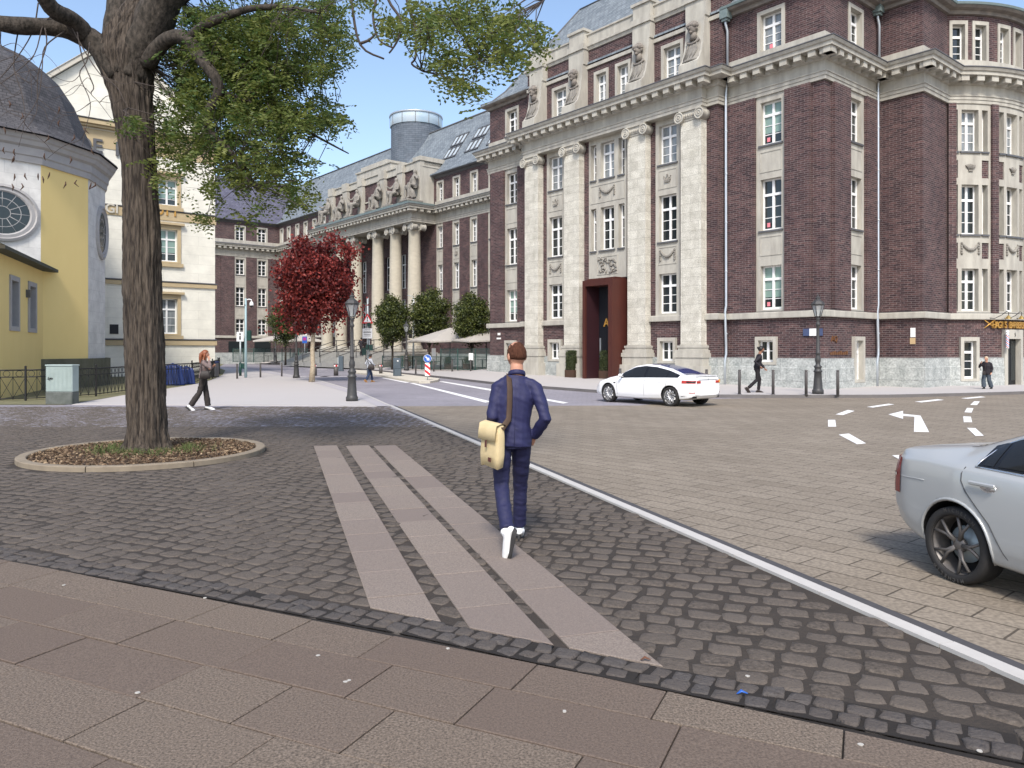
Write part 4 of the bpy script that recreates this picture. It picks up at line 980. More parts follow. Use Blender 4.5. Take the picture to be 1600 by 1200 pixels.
for k in range(12): a = 2 * math.pi * k / 12 + .1; q.box((dc.x + 2.6 * math.cos(a), dc.y + 2.6 * math.sin(a), 24.45), (.05, .05, 1.0))
q.build('mullions', 'lead', dr)
def RP(t, s, o=0): d = -.7 + s * -3.3; z = ZV + .95 + s * (ZR - ZV - .95); return FN.P(t, z + o * .55, d + o * .83)
for tc_ in (7.6, 4.3, 1.2):
    for r in range(2):
        for c in range(3):
            t0 = tc_ + (c - 1) * .66; s0 = .14 + r * .26
            q = MB(); e = .06
            for (a, b, u, w) in ((t0 - .29, t0 + .29, s0, s0 + .03), (t0 - .29, t0 + .29, s0 + .205, s0 + .23), (t0 - .29, t0 - .23, s0, s0 + .23), (t0 + .23, t0 + .29, s0, s0 + .23)):
                q.quad([RP(a, u, .09), RP(b, u, .09), RP(b, w, .09), RP(a, w, .09)])
                for x in (a, b): q.quad([RP(x, u, -.02), RP(x, w, -.02), RP(x, w, .09), RP(x, u, .09)])
                q.quad([RP(a, u, -.02), RP(b, u, -.02), RP(b, u, .09), RP(a, u, .09)])
            o = q.build('roof_window', 'lead', por_b)
            g = MB(); g.quad([RP(t0 - .24, s0 + .02, .05), RP(t0 + .24, s0 + .02, .05), RP(t0 + .24, s0 + .21, .05), RP(t0 - .24, s0 + .21, .05)]); g.build('pane', 'skyglass', o) if 'skyglass' in M else g.build('pane', M.setdefault('skyglass', mat('bright roof glass', (.45, .5, .52), .05, spec=1.0)), o)
# ---- end block closing the street
KB = FN.P(LN, 0, 0); eb = thing('end_building', 'brick block closing the far end of the street, two columns of windows, dark slate roof', 'building', (KB.x, KB.y, .3)); PAR_[0] = eb
FE = Fac(KB, -e2, e1); w3 = MB(); s3 = MB(); l3 = MB(); p3 = MB()
eb_b = [2.05, 4.72, 9.9]
h3 = []
for t in eb_b: h3 += [(t - .52, t + .52, a - .02, b + .02) for a, b in (FL1, FL2, FL3, FLA)]
fwall(w3, FE, -.5, 14, 0, ZV, 0, h3)
for t in eb_b:
    std_bay(FE, t, 1.4, 1.0, ('glass', 'glass', 'glass'), st=s3); attic_surround(FE, t, 1.0, st=s3); window(eb, FE, t, FLA[0], 1.0, FLA[1] - FLA[0], -.2)
for a, b in ((.0, 1.35), (2.75, 4.02), (5.42, 7.0)): fbox(w3, FE, a, b, ZB1, ZE0 - .002, -.1, .12)
fprof(s3, FE, 0, 14, BAND); fprof(p3, FE, 0, 14, PLN); entab(s3, l3, FE, 0, 14)
fprof(l3, FE, -.4, 14, [(0, ZV - .28), (.16, ZV - .12), (.36, ZV - .08), (.45, ZV + .03)]); w3.build('wall', 'brick', eb); s3.build('stone_dressings', 'stone', eb); l3.build('flashing', 'lead', eb); p3.build('plinth', 'plinth', eb)
r3 = MB()
for (d0, z0), (d1, z1) in zip(prs, prs[1:]): roof_strip(r3, [FE.P(-6, z0, d0), FE.P(16, z0, d0)], [FE.P(-6, z1, d1), FE.P(16, z1, d1)])
r3.build('roof', 'slated', eb)
q = MB()
for t in (5.1, 2.0): fbox(q, FE, t - 1.0, t + 1.0, .4, 2.7, -.1, .03)
q.build('shade_pane', 'glass', eb)  # dark panes added to stand in for the shaded ground floor behind the parasols
# ================================================================ white house with lettering
HB = V((-.3899 * 52, 52, 0)); wh = thing('white_house', 'cream rendered house with gable, ochre ledges and dark lettering, half hidden by the big tree', 'building', (HB.x, HB.y, 0)); PAR_[0] = wh
M['render'] = brickmat('cream scored render', (.74, .72, .63), (.71, .69, .60), (.58, .56, .48), 2.2, .62, .008, ns=.8, dirt=(.88, .88, .88), rough=.9, bump=.3)
M['ochre'] = mat('ochre trim', (.50, .40, .24), .85, c2=(.42, .33, .20), ns=2)
M['wtrim'] = mat('pale trim', (.58, .55, .47), .85, c2=(.5, .47, .4), ns=2)
FH = Fac(HB, -e2, e1); FH2 = Fac(HB, V((-.638, .77, 0)), e2)
w = MB(); WH = [(2.45, 3.65, 2.75, 5.05), (2.45, 3.65, 7.5, 9.6), (2.45, 3.65, 11.2, 12.9), (7.4, 8.6, 2.75, 5.05), (7.4, 8.6, 7.5, 9.6)]
fwall(w, FH, 0, 13, -.5, 15.9, 0, WH, .3); fwall(w, FH2, 0, 10, -.5, 15.9, 0)
w.quad([FH.P(.2, 15.9, 0), FH.P(12, 15.9, 0), FH.P(6.1, 21.2, 0)], [(0, 15.9), (12, 15.9), (6, 21)])
w.build('wall', 'render', wh)
tr = MB()
for z0, z1, e in ((2.0, 2.3, .1), (5.85, 6.1, .1), (10.2, 10.75, .06), (14.3, 15.35, .03), (15.5, 15.65, .3), (15.65, 15.9, .45)): fprof(tr, FH, 0, 13, [(0, z0), (e, z0), (e, z1), (0, z1 + .05)], 1, 0)
tr.build('ochre_ledges', 'ochre', wh)
q = MB()
for z, e in ((2.32, .13), (6.12, .13), (10.78, .1), (15.92, .5)): fprof(q, FH, 0, 13, [(0, z), (e, z), (e + .02, z + .05), (0, z + .1)], 1, 0)
q.build('ledge_flashing', 'lead', wh)
q = MB()
for a, b in ((FH.P(-.3, 15.9, .3), FH.P(6.1, 21.5, .3)), (FH.P(6.1, 21.5, .3), FH.P(12.4, 15.9, .3))): q.loft([[a + V((0, 0, -.25)), a + V((0, 0, .15)), a - e1 * .5 + V((0, 0, .15)), a - e1 * .5 + V((0, 0, -.25))], [b + V((0, 0, -.25)), b + V((0, 0, .15)), b - e1 * .5 + V((0, 0, .15)), b - e1 * .5 + V((0, 0, -.25))]], caps=True)
q.build('gable_coping', 'wtrim', wh)
q = MB(); a, b, c = FH.P(-.4, 15.9, .35), FH.P(6.1, 21.6, .35), FH.P(12.5, 15.9, .35); bk = -e1 * 12
q.quad([a, b, b + bk, a + bk], [(0, 0), (9, 0), (9, 12), (0, 12)]); q.quad([b, c, c + bk, b + bk], [(0, 0), (9, 0), (9, 12), (0, 12)]); q.build('roof', 'slated', wh)
for t0, t1, z0, z1 in WH:
    tcw = (t0 + t1) / 2; window(wh, FH, tcw, z0, t1 - t0, z1 - z0, -.25, 'curtain' if z0 < 3 else 'blind')
    q = MB(); fwall(q, FH, t0 - .22, t1 + .22, z0 - .1, z1 + .28, .06, [(t0, t1, z0, z1)], .06, edge=.06); fbox(q, FH, t0 - .4, t1 + .4, z1 + .3, z1 + .45, 0, .25); fbox(q, FH, t0 - .35, t1 + .35, z0 - .35, z0 - .12, 0, .15); q.build('window_surround', 'ochre', wh)
def house_text(s, px, py, size, m, name, thick=.04):
    t = None
    best = min((abs((lambda p: p.x / p.y * FL + 800 - px)(FH.P(i * .02, 0, .05))), i * .02) for i in range(650)); t = best[1]; p = FH.P(t, 0, .08)
    z = zat(py, p.y); q = MB(); text_mb(q, s, size, frameM(FH.P(t, z, .08), FH.rt(0), (0, 0, 1)), depth=thick, bold=True, align='LEFT'); q.build(name, m, wh)
house_text('DE  M', 118, 233, 1.2, 'lead', 'wall_lettering'); house_text('GI', 164, 331, .78, 'wtrim', 'wall_lettering')
house_text('IDT I', 238, 334, .7, 'gold', 'wall_lettering')
q = MB(); fbox(q, FH, 6.0, 6.5, 2.7, 3.3, .0, .03); q.build('vent', 'dark', wh)
# ================================================================ yellow and white church with annex
ks = 35 / 31.5
CHP = [V((p[0] - .03, p[1], 0)) * ks for p in ((-18.0, 33.75), (-17.5, 31.5), (-17.95, 29.06), (-19.3, 27.35), (-22.5, 25.8), (-27, 25.8), (-31, 30), (-31, 37), (-27, 41), (-22.2, 39.5), (-19.9, 36.5))]
ch = thing('church', 'yellow and white church with round windows, bell shaped slate roof and low yellow annex', 'building', (CHP[1].x, CHP[1].y, 0)); PAR_[0] = ch
M['yellow'] = mat('yellow render', (.82, .64, .27), .9, c2=(.77, .59, .24), ns=1.3, stretch=(1, 1, .5), amt=.7)
M['chwhite'] = brickmat('white washed blocks', (.66, .65, .62), (.62, .61, .58), (.52, .51, .49), .9, .5, .008, ns=1.5, dirt=(.8, .8, .8), bump=.3)
M['chgrey'] = mat('grey stone frame', (.40, .39, .38), .85, c2=(.32, .31, .31), ns=3)
M['mossst'] = mat('mossy base stone', (.17, .16, .12), .95, c2=(.07, .075, .045), ns=1.8, bump=.4)
zc = 1.72 + 266 * 35 / FL; zct = 1.72 + 304 * 35 / FL; zst = 1.72 - 14 * 35 / FL
wy = MB(); ww_ = MB(); cn = MB(); nP = len(CHP); bs_ = MB()
CF = []
def mit(i):
    u, w_ = (CHP[i] - CHP[i - 1]).normalized(), (CHP[(i + 1) % nP] - CHP[i]).normalized(); return math.tan(math.acos(max(-1, min(1, u.dot(w_)))) / 2)
for i in range(nP):
    a, b = CHP[i], CHP[(i + 1) % nP]; u = (b - a).normalized(); nn = V((u.y, -u.x, 0)); nn = -nn if nn.dot(a - V((-25, 34, 0)) * ks) < 0 else nn
    F = Fac(a, u, nn); L_ = (b - a).length; CF.append((F, L_))
    if i == 1: fwall(wy, F, 0, L_, zst, zc, 0)
    else: fwall(ww_, F, 0, L_, zst, zc, 0)
    fprof(cn, F, 0, L_, [(0, zc), (.08, zc), (.1, zc + .25), (.16, zc + .3), (.16, zc + .62), (.3, zc + .7), (.36, zc + .86), (.44, zc + .92), (.5, zct)], mit(i), mit((i + 1) % nP))
    fbox(bs_, F, -.1, L_ + .1, -.3, zst, -.2, .22)
wy.build('yellow_wall', 'yellow', ch); ww_.build('white_wall', 'chwhite', ch); cn.build('cornice', 'chgrey', ch); bs_.build('base_course', 'mossst', ch)
cen = V((-24.6, 33.3, 0)) * ks; rfb = MB()
prf = [(1.085, 0), (1.075, .1), (.985, .35), (.92, .85), (.87, 1.7), (.80, 2.9), (.70, 4.0), (.55, 4.9), (.3, 5.6), (.02, 6.0)]
for (k0, z0), (k1, z1) in zip(prf, prf[1:]):
    A0 = [cen + (p - cen) * k0 + V((0, 0, zct + z0)) for p in CHP]; A1 = [cen + (p - cen) * k1 + V((0, 0, zct + z1)) for p in CHP]
    roof_strip(rfb, A0 + [A0[0]], A1 + [A1[0]])
rfb.build('roof', 'bell', ch)
def oval(F, t, z, rx, rz, name):
    q = MB(); g = MB(); n = 28
    def ring(k, d): return [F.P(t + rx * k * math.cos(2 * math.pi * i / n), z + rz * k * math.sin(2 * math.pi * i / n), d) for i in range(n)]
    q.loft([ring(1.36, 0), ring(1.36, .10), ring(1.24, .14), ring(1.2, .08), ring(1.06, .10), ring(1.0, .06), ring(.98, -.2)]); o = q.build('round_window', 'chgrey', ch)
    g.quad(ring(1.05, .045)); g.build('pane', 'glass', o)
    b = MB()
    for k in range(12): a = math.pi * k / 6; b.tube([F.P(t + rx * .3 * math.cos(a), z + rz * .3 * math.sin(a), .03), F.P(t + rx * math.cos(a), z + rz * math.sin(a), .03)], .02, 5)
    for kk in (.3, .68): b.tube([p for p in ring(kk, .03)] + [ring(kk, .03)[0]], .022, 5)
    b.build('glazing_bars', 'chgrey', o)
def tface(F, L_, px):
    return min((abs((lambda p: p.x / p.y * FL + 800 - px)(F.P(i * L_ / 200, 0, 0))), i * L_ / 200) for i in range(-100, 300))[1]
F, L_ = CF[2]; t = tface(F, L_, 3); Yw = F.P(t, 0, 0).y; oval(F, t, zat(332, Yw), 33 * Yw / FL * 1.18, 33 * Yw / FL, 'r')
F, L_ = CF[0]; t = tface(F, L_, 158); Yw = F.P(t, 0, 0).y; oval(F, t, zat(364, Yw), .62, 31 * Yw / FL, 'o')
# annex
a, b = V((-20.0, 32.5, 0)), V((-17.68, 26.3, 0)); u = (a - b).normalized(); b = b - u * .5; nn = V((u.y, -u.x, 0)); nn = nn if nn.x > 0 else -nn
FX = Fac(b, u, nn); LX = (a - b).length; ze = 1.72 + 128 * 32.5 / FL
tw = [tface(FX, LX, 22), tface(FX, LX, 50)]; hx = [(t - .5, t + .5, 2.55, 4.25) for t in tw]
q = MB(); fwall(q, FX, -.5, LX, -.3, ze, 0, hx, .35); FX2 = Fac(a, V((-.946, -.3, 0)).normalized(), V((.3, .95, 0))); fwall(q, FX2, 0, 3, -.3, ze - .15, 0); q.build('annex_wall', 'yellow', ch)
for t in tw:
    q = MB(); fwall(q, FX, t - .68, t + .68, 2.4, 4.42, .05, [(t - .48, t + .48, 2.57, 4.24)], .3, edge=.06); o = q.build('window_surround', 'chgrey', ch)
    g = MB(); fbox(g, FX, t - .5, t + .5, 2.5, 4.3, -.3, -.26); g.build('pane', 'glass', o)
    g = MB(); 
    for k in range(-2, 3): fbox(g, FX, t + k * .18 - .012, t + k * .18 + .012, 2.57, 4.24, -.2, -.17)
    g.build('window_bars', 'iron', o)
q = MB(); e0, e1_ = FX.P(-1, ze - .05, .5), FX.P(LX + .35, ze - .05, .5); up = -nn * 3.6 + V((0, 0, 1.75))
q.quad([e0, e1_, e1_ + up, e0 + up], [(0, 0), (7, 0), (7, 4), (0, 4)]); q.quad([e0 - V((0, 0, .12)), e1_ - V((0, 0, .12)), e1_, e0]); q.quad([e0 - V((0, 0, .12)), e1_ - V((0, 0, .12)), e1_ - V((0, 0, .12)) - nn * .6, e0 - V((0, 0, .12)) - nn * .6]); q.quad([e1_ - V((0, 0, .12)), e1_, e1_ + up, e1_ + up - V((0, 0, .12))])
q.build('annex_roof', mat('mossy annex slates', (.10, .10, .085), .9, c2=(.045, .05, .03), ns=3, bump=.4), ch)
q = MB(); fbox(q, FX, tw[1] - 1.0, tw[1] - .8, 3.75, 4.05, 0, .15); q.build('wall_lamp', 'lead', ch)
# ================================================================ TREES
def leaves(name, C, D, ln, wd_, mats, tint, parent=None, mi=None, bend=.15):
    """rhombic leaf blades: centres C, long-axis directions D (both n x 3)"""
    n = len(C); D = D / (np.linalg.norm(D, axis=1, keepdims=True) + 1e-9); r = rng.normal(0, 1, (n, 3)); r[:, 2] *= .6
    S = np.cross(D, r); S /= (np.linalg.norm(S, axis=1, keepdims=True) + 1e-9); N = np.cross(S, D)
    ln = np.broadcast_to(ln, (n,))[:, None]; wd_ = np.broadcast_to(wd_, (n,))[:, None]
    v = np.stack([C - D * ln * .5, C + S * wd_ * .5 + N * ln * bend * .4, C + D * ln * .5 - N * ln * bend * .3, C - S * wd_ * .5 + N * ln * bend * .4], 1).reshape(-1, 3)
    f = np.arange(n * 4).reshape(-1, 4)
    if parent is not None: v = v - np.array(parent.location)
    return obj(name, np_mesh(name, v, f, mats, np.repeat(tint, 4), False, mi), parent)
M['leafg'] = mat('locust leaves', (.055, .105, .024), .5, var=(.185, .205, .045), trans=.45, spec=.35)
M['leafr'] = mat('red maple leaves', (.050, .007, .010), .5, var=(.36, .055, .04), trans=.25, spec=.35)
M['leafd'] = mat('dark green leaves', (.020, .034, .009), .45, var=(.14, .16, .035), trans=.2, spec=.4)
M['bark'] = mat('rough grey bark', (.105, .084, .065), .95, c2=(.020, .015, .012), ns=9, amt=2.2, stretch=(3.4, 3.4, .34), bump=1.0, bs=26)
M['barkd'] = mat('dark branch bark', (.075, .062, .050), .95, c2=(.018, .015, .011), ns=16, amt=2, stretch=(1, 1, .5), bump=1.0, bs=30)
M['twig'] = mat('thin grey twigs', (.065, .052, .045), .9)
M['birch'] = mat('pale young bark', (.52, .45, .34), .85, c2=(.26, .20, .13), ns=6, stretch=(1, 1, 2.5))
tree = thing('locust_tree', 'big old tree with furrowed grey trunk and feathery green leaves, standing in the stone ring', 'tree', (TC.x + .02, TC.y, 0))
YT = TC.y
prof = [(728, 231, 110), (716, 232, 98), (706, 231, 84), (690, 231, 70), (667, 230.5, 62), (593, 228, 60), (520, 225.5, 59), (447, 222.5, 60), (373, 221.5, 58), (333, 220.5, 56), (267, 218, 54), (200, 211.5, 58), (150, 205, 66), (120, 200, 78), (92, 198, 92), (70, 203, 88), (45, 212, 80), (15, 226, 66), (-15, 244, 56)]
zz = np.array([zat(p[0], YT) for p in prof]); xx = np.array([(p[1] - 800) / FL * YT for p in prof]); rr = np.array([p[2] / 2.2 / FL * YT for p in prof])
NA, NR = 110, 230; vs = []
for i in range(NR + 1):
    z = zz[0] + (zz[-1] - zz[0]) * i / NR; x0 = np.interp(z, zz, xx); r0 = np.interp(z, zz, rr)
    for j in range(NA):
        a = 2 * math.pi * j / NA; ca_, sa2 = math.cos(a), math.sin(a)
        w1 = noise.noise(V((ca_ * 3.2, sa2 * 3.2, z * .75))); w2 = noise.noise(V((ca_ * 8 + 7, sa2 * 8, z * 1.5))); w3 = noise.noise(V((ca_ * 17, sa2 * 17 + 3, z * 3.4)))
        rid = (1 - abs(w2) * 2.6) * .085 + (1 - abs(w3) * 2.4) * .045 + w1 * .07
        root = max(0, 1 - z / .55) ** 2 * .16 * math.cos(a * 5 + .8) if z < .55 else 0
        r = r0 * (1 + rid - .05 + root) * (.92 if abs(sa2) > .8 else 1)
        vs.append((x0 + r * ca_, YT + r * sa2, z))
b = MB(); b.v = vs
for i in range(NR):
    for j in range(NA): b.f.append((i * NA + j, i * NA + (j + 1) % NA, (i + 1) * NA + (j + 1) % NA, (i + 1) * NA + j)); b.mi.append(0); b.uv.append(None); b.sm.append(True)
b.build('trunk', 'bark', tree)
LIMBS = []
def limb(pts, m='barkd', name='branch', n=10):
    P = [W(p[0], p[1], p[2]) for p in pts]; Rr = [p[3] for p in pts]
    Q, S = [], []
    for i in range(len(P) - 1):
        for k in range(4):
            t = k / 4; a, b_, c, d = P[max(i - 1, 0)], P[i], P[i + 1], P[min(i + 2, len(P) - 1)]
            q = .5 * ((2 * b_) + (c - a) * t + (2 * a - 5 * b_ + 4 * c - d) * t * t + (3 * b_ - a - 3 * c + d) * t ** 3)
            rr_ = Rr[i] + (Rr[i + 1] - Rr[i]) * t
            q = q + V((noise.noise(q * 2.1), noise.noise(q * 2.1 + V((5, 0, 0))), noise.noise(q * 2.1 + V((0, 9, 0))))) * min(rr_ * .6, .05)
            Q.append(q); S.append(rr_ * (1 + .12 * noise.noise(q * 5)))
    Q.append(P[-1]); S.append(Rr[-1]); LIMBS.extend(zip(Q, S))
    q = MB(); q.tube(Q, S, n); return q.build(name, m, tree)
limb([(196, 118, 12.5, .32), (160, 78, 12.4, .21), (118, 52, 12.3, .165), (70, 44, 12.1, .14), (0, 36, 11.8, .125), (-90, 10, 11.5, .1)])
limb([(130, 58, 12.3, .17), (108, 30, 12.0, .135), (80, 8, 11.6, .12), (50, -40, 11.2, .1)])
limb([(203, 125, 12.55, .36), (222, 75, 12.5, .33), (245, 25, 12.4, .30), (275, -40, 12.2, .26), (340, -140, 11.8, .2), (500, -190, 11, .14), (650, -140, 10.3, .1), (760, -60, 10, .07), (850, 0, 9.8, .03)])
limb([(200, 110, 12.7, .30), (180, 55, 12.9, .2), (192, -20, 13.1, .18), (210, -120, 13.3, .14)])
limb([(232, 100, 12.4, .14), (258, 62, 12.2, .12), (290, 58, 12.0, .11), (308, 85, 11.9, .1), (336, 118, 11.8, .085), (342, 145, 11.8, .075), (320, 182, 11.8, .06), (330, 205, 11.8, .05), (362, 240, 11.7, .04), (392, 290, 11.6, .02)])
limb([(285, 62, 12.0, .08), (318, 42, 11.9, .075), (360, 24, 11.8, .06), (420, 10, 11.7, .045), (500, 20, 11.5, .02)])
limb([(300, 75, 12.0, .06), (350, 92, 12.3, .045), (420, 112, 12.6, .03), (520, 118, 12.8, .012)])
limb([(338, 140, 11.8, .05), (400, 165, 12.2, .035), (470, 200, 12.5, .025), (545, 240, 12.8, .01)])
limb([(245, 20, 12.4, .12), (330, -30, 12.6, .09), (430, -40, 12.9, .06), (520, -10, 13.2, .03)])
for pts in ([(540, -60), (548, 0), (563, 70), (600, 92)], [(587, -60), (587, 0), (583, 25), (592, 62), (615, 75)], [(600, -40), (607, 0), (626, 30), (622, 60), (608, 83)], [(625, -60), (636, 0), (648, 40), (650, 88), (644, 100), (662, 112)], [(563, 68), (578, 62), (590, 50)], [(648, 40), (670, 62)], [(715, 30), (728, 60), (742, 92)], [(742, 92), (750, 70), (770, 50)]):
    limb([(x, y, 10.2, .021 - .011 * i / len(pts)) for i, (x, y) in enumerate(pts)], 'twig', 'hanging_twig', 6)
for x0, y0, dx in ((70, 44, -30), (30, 38, 10), (100, 50, -50), (60, 5, -60), (110, 40, 45), (0, 36, 30), (90, 20, -80), (140, 66, 10), (120, 50, 25)):
    x, y = x0, y0; pts = [(x, y, 12, .012)]
    for k in range(5):
        x += dx * .35 + rnd.uniform(-14, 14); y += rnd.uniform(12, 48); pts.append((x, y, 12 - k * .12, .010 - .0018 * k))
        if k in (1, 2, 3):
            sgn = rnd.choice((-1, 1)); q = [(x, y, 12 - k * .12, .006)]; xx2, yy2 = x, y
            for k2 in range(3): xx2 += sgn * rnd.uniform(8, 30); yy2 += rnd.uniform(-14, 26); q.append((xx2, yy2, 11.8, 0.0045 - .001 * k2))
            limb(q, 'twig', 'bare_twig', 5)
    limb(pts, 'twig', 'bare_twig', 5)
BL = [(322, 45, 52, 50, 13.0), (385, 30, 85, 55, 12.5), (460, 15, 80, 40, 12.3), (345, 135, 65, 50, 12.9), (420, 100, 85, 45, 12.9), (500, 110, 42, 22, 12.6), (300, 215, 45, 60, 12.6), (380, 200, 85, 55, 12.3), (455, 195, 55, 38, 12.6), (420, 265, 70, 42, 12.2), (500, 240, 42, 22, 12.7), (350, 290, 45, 38, 12.4), (455, 300, 45, 26, 12.4), (312, 325, 32, 22, 12.6), (388, 325, 32, 18, 12.2), (360, 165, 110, 90, 12.8), (282, 130, 22, 35, 13.1), (268, 190, 30, 60, 12.9), (300, 90, 40, 40, 13.2), (520, 60, 30, 45, 12.8), (505, 185, 40, 35, 12.7), (240, 262, 12, 24, 11.9), (208, 190, 20, 14, 11.9),
      (690, 15, 55, 34, 10.1), (755, 25, 62, 36, 10.0), (812, 52, 42, 40, 9.9), (742, 72, 52, 30, 10.0), (660, 50, 36, 26, 10.2), (712, 122, 17, 14, 10), (732, 135, 14, 10, 10), (792, 92, 36, 20, 9.9), (575, 0, 45, 12, 10.3), (605, 38, 26, 14, 10.2), (690, 85, 30, 20, 10.1),
      (430, 60, 120, 70, 13.2), (350, 90, 110, 80, 13.4), (440, 150, 90, 60, 13.0), (400, 240, 80, 45, 13.0)]
C, D, TT = [], [], []; TW = []
for bx_, by_, rx, ry, Yb in BL:
    nsp = int(rx * ry / (8.6 if by_ > 150 or bx_ < 560 else 10.5)) + 8
    for i in range(nsp):
        a = rnd.uniform(0, 2 * math.pi); q = math.sqrt(rnd.random()) * rnd.uniform(.75, 1.08)
        cl = noise.noise(V((bx_ * .01 + q * math.cos(a) * rx * .035, by_ * .02 + q * math.sin(a) * ry * .035, Yb)))
        if cl < -.1: continue
        Y = Yb + rnd.gauss(0, .75); p = W(bx_ + q * math.cos(a) * rx, by_ + q * math.sin(a) * ry, Y)
        d = V((rnd.gauss(0, 1), rnd.gauss(0, 1), rnd.gauss(-.35, .5))).normalized(); L_ = rnd.uniform(.2, .34); s = d.cross(V((rnd.gauss(0, .3), rnd.gauss(0, .3), 1))).normalized()
        tb_ = min(max(rnd.gauss(.38, .24) + (.2 if by_ > 250 or Yb < 11 else 0) + cl * .4, 0), 1)
        nl = rnd.randint(4, 6)
        for k in range(nl):
            for sg in (-1, 1):
                c = p + d * (L_ * (k + .5) / nl) + s * (sg * .036) + V((0, 0, -.02 * k * k / nl)); C.append(c); D.append(s * sg + d * .35); TT.append(tb_)
        if i % 9 == 0: TW.append((p, d, L_))
C, D, TT = np.array(C), np.array(D), np.array(TT); print('locust leaflets', len(C))
leaves('crown', C, D, rng.uniform(.055, .085, len(C)), rng.uniform(.027, .042, len(C)), ['leafg'], np.clip(TT + rng.normal(0, .1, len(C)), 0, 1), tree)
LP = np.array([tuple(p) for p, r in LIMBS]); q = MB()
for p, d, L_ in TW:
    k = int(np.argmin(((LP - np.array(p)) ** 2).sum(1))); a = V(LP[k]); 
    if (a - p).length > 2.2: continue
    m_ = (a + p) / 2 + V((rnd.gauss(0, .08), rnd.gauss(0, .08), rnd.uniform(-.05, .12))); q.tube([a, m_, p, p + d * L_], [.009, .006, .004, .002], 4)
q.build('twigs', 'twig', tree)
M['pod'] = mat('brown pods', (.07, .035, .02), .7)
for i in range(26):
    p = W(rnd.uniform(0, 150), rnd.uniform(150, 290), 11.8 + rnd.uniform(-.3, .3)); q = MB(); q.tube([p, p + V((rnd.gauss(0, .02), 0, -.05)), p + V((rnd.gauss(0, .03), 0, -.11))], [.006, .014, .003], 5); q.build('seed_pod', 'pod', tree)
# planting ring
pr = thing('planting_ring', 'round kerb of pale stone segments around soil and leaf litter under the big tree', 'tree surround', (TC.x, TC.y, 0))
q = MB(); ns = 60
for k in range(8):
    a0_, a1_ = 2 * math.pi * k / 8 + .004, 2 * math.pi * (k + 1) / 8 - .004; rg = []
    for i in range(13):
        a = a0_ + (a1_ - a0_) * i / 12; c, s = math.cos(a), math.sin(a)
        rg.append([V((TC.x + r * c, TC.y + r * s, z)) for r, z in ((TR, -.05), (TR, .06), (TR - .012, .07), (TR - .135, .07), (TR - .147, .06), (TR - .147, -.05))])
    q.loft(rg, 0, True, True)
q.build('kerb_ring', mat('buff kerb stone', (.27, .225, .165), .9, c2=(.19, .155, .115), ns=5), pr)
q = MB(); nr = 26; rg = []
for i in range(nr + 1):
    r = (TR - .14) * i / nr; rg.append([V((TC.x + r * math.cos(2 * math.pi * j / 72), TC.y + r * math.sin(2 * math.pi * j / 72), .02 + .05 * (1 - i / nr) + .03 * noise.noise(V((r * math.cos(j * .0873) * 3, r * math.sin(j * .0873) * 3, 0))))) for j in range(72)])
q.loft(rg, sm=True); q.build('soil', mat('leafy soil', (.105, .068, .042), .95, c2=(.048, .032, .022), ns=9, bump=.8, bs=35), pr)
n = 5200; a = rng.uniform(0, 2 * math.pi, n); r = np.sqrt(rng.random(n)) * (TR - .17); C = np.stack([TC.x + r * np.cos(a), TC.y + r * np.sin(a), .05 + .05 * (1 - r / TR) + rng.uniform(0, .02, n)], 1); D = rng.normal(0, 1, (n, 3)); D[:, 2] *= .25
o = leaves('leaf_litter', C, D, rng.uniform(.03, .075, n), rng.uniform(.02, .04, n), [mat('dry leaves', (.085, .050, .028), .9, var=(.34, .25, .16))], np.clip(rng.normal(.25, .35, n), 0, 1)); struct(o, 'stuff')
n = 1500; a = rng.uniform(0, 2 * math.pi, n); r = .42 + np.abs(rng.normal(0, .22, n)); C = np.stack([TC.x + .1 + r * np.cos(a) * 1.2, TC.y - .1 + r * np.sin(a), .08 + rng.uniform(0, .08, n)], 1); C = C[C[:, 1] < TC.y + .2]; n = len(C); D = rng.normal(0, .5, (n, 3)); D[:, 2] = 1
o = leaves('grass_tuft', C, D, rng.uniform(.07, .15, n), .008, [mat('green weeds', (.05, .085, .02), .8, var=(.11, .12, .04))], rng.random(n)); struct(o, 'stuff')
# ---- smaller trees
def clump_crown(center, rad, ncl, nl, cr, squash=.8, gap=.0, seed=1, lobes=()):
    r_ = np.random.default_rng(seed); C, T_ = [], []
    for k in range(ncl):
        d = r_.normal(0, 1, 3); d /= np.linalg.norm(d); rr = r_.uniform(.35, 1.0) ** .6
        c = np.array(center) + d * np.array(rad) * rr * (1 + .12 * math.sin(d[0] * 5 + seed) + .1 * math.sin(d[2] * 6)); t = r_.uniform(-.2, .25)
        P = r_.normal(0, 1, (nl, 3)) * cr * np.array([1, 1, squash]); C.append(c + P); T_.append(np.full(nl, t))
    for c, rad2, k in lobes:
        P = r_.normal(0, 1, (k, 3)) * np.array(rad2); C.append(np.array(c) + P); T_.append(np.full(k, .1))
    return np.concatenate(C), np.concatenate(T_)
def branches(q, base, z0, crown, rad, n, r0, seed):
    r_ = random.Random(seed)
    for k in range(n):
        a = 2 * math.pi * k / n + r_.uniform(-.3, .3); u = r_.uniform(.35, .85); e = V((crown[0] + rad[0] * u * math.cos(a), crown[1] + rad[1] * u * math.sin(a), crown[2] + rad[2] * r_.uniform(-.5, .7)))
        s = V((base[0], base[1], z0 + r_.uniform(-.2, .5))); m_ = s.lerp(e, .5) + V((r_.gauss(0, .1), r_.gauss(0, .1), r_.uniform(.0, .25)))
        q.tube([s, m_, e], [r0, r0 * .6, r0 * .2], 6)
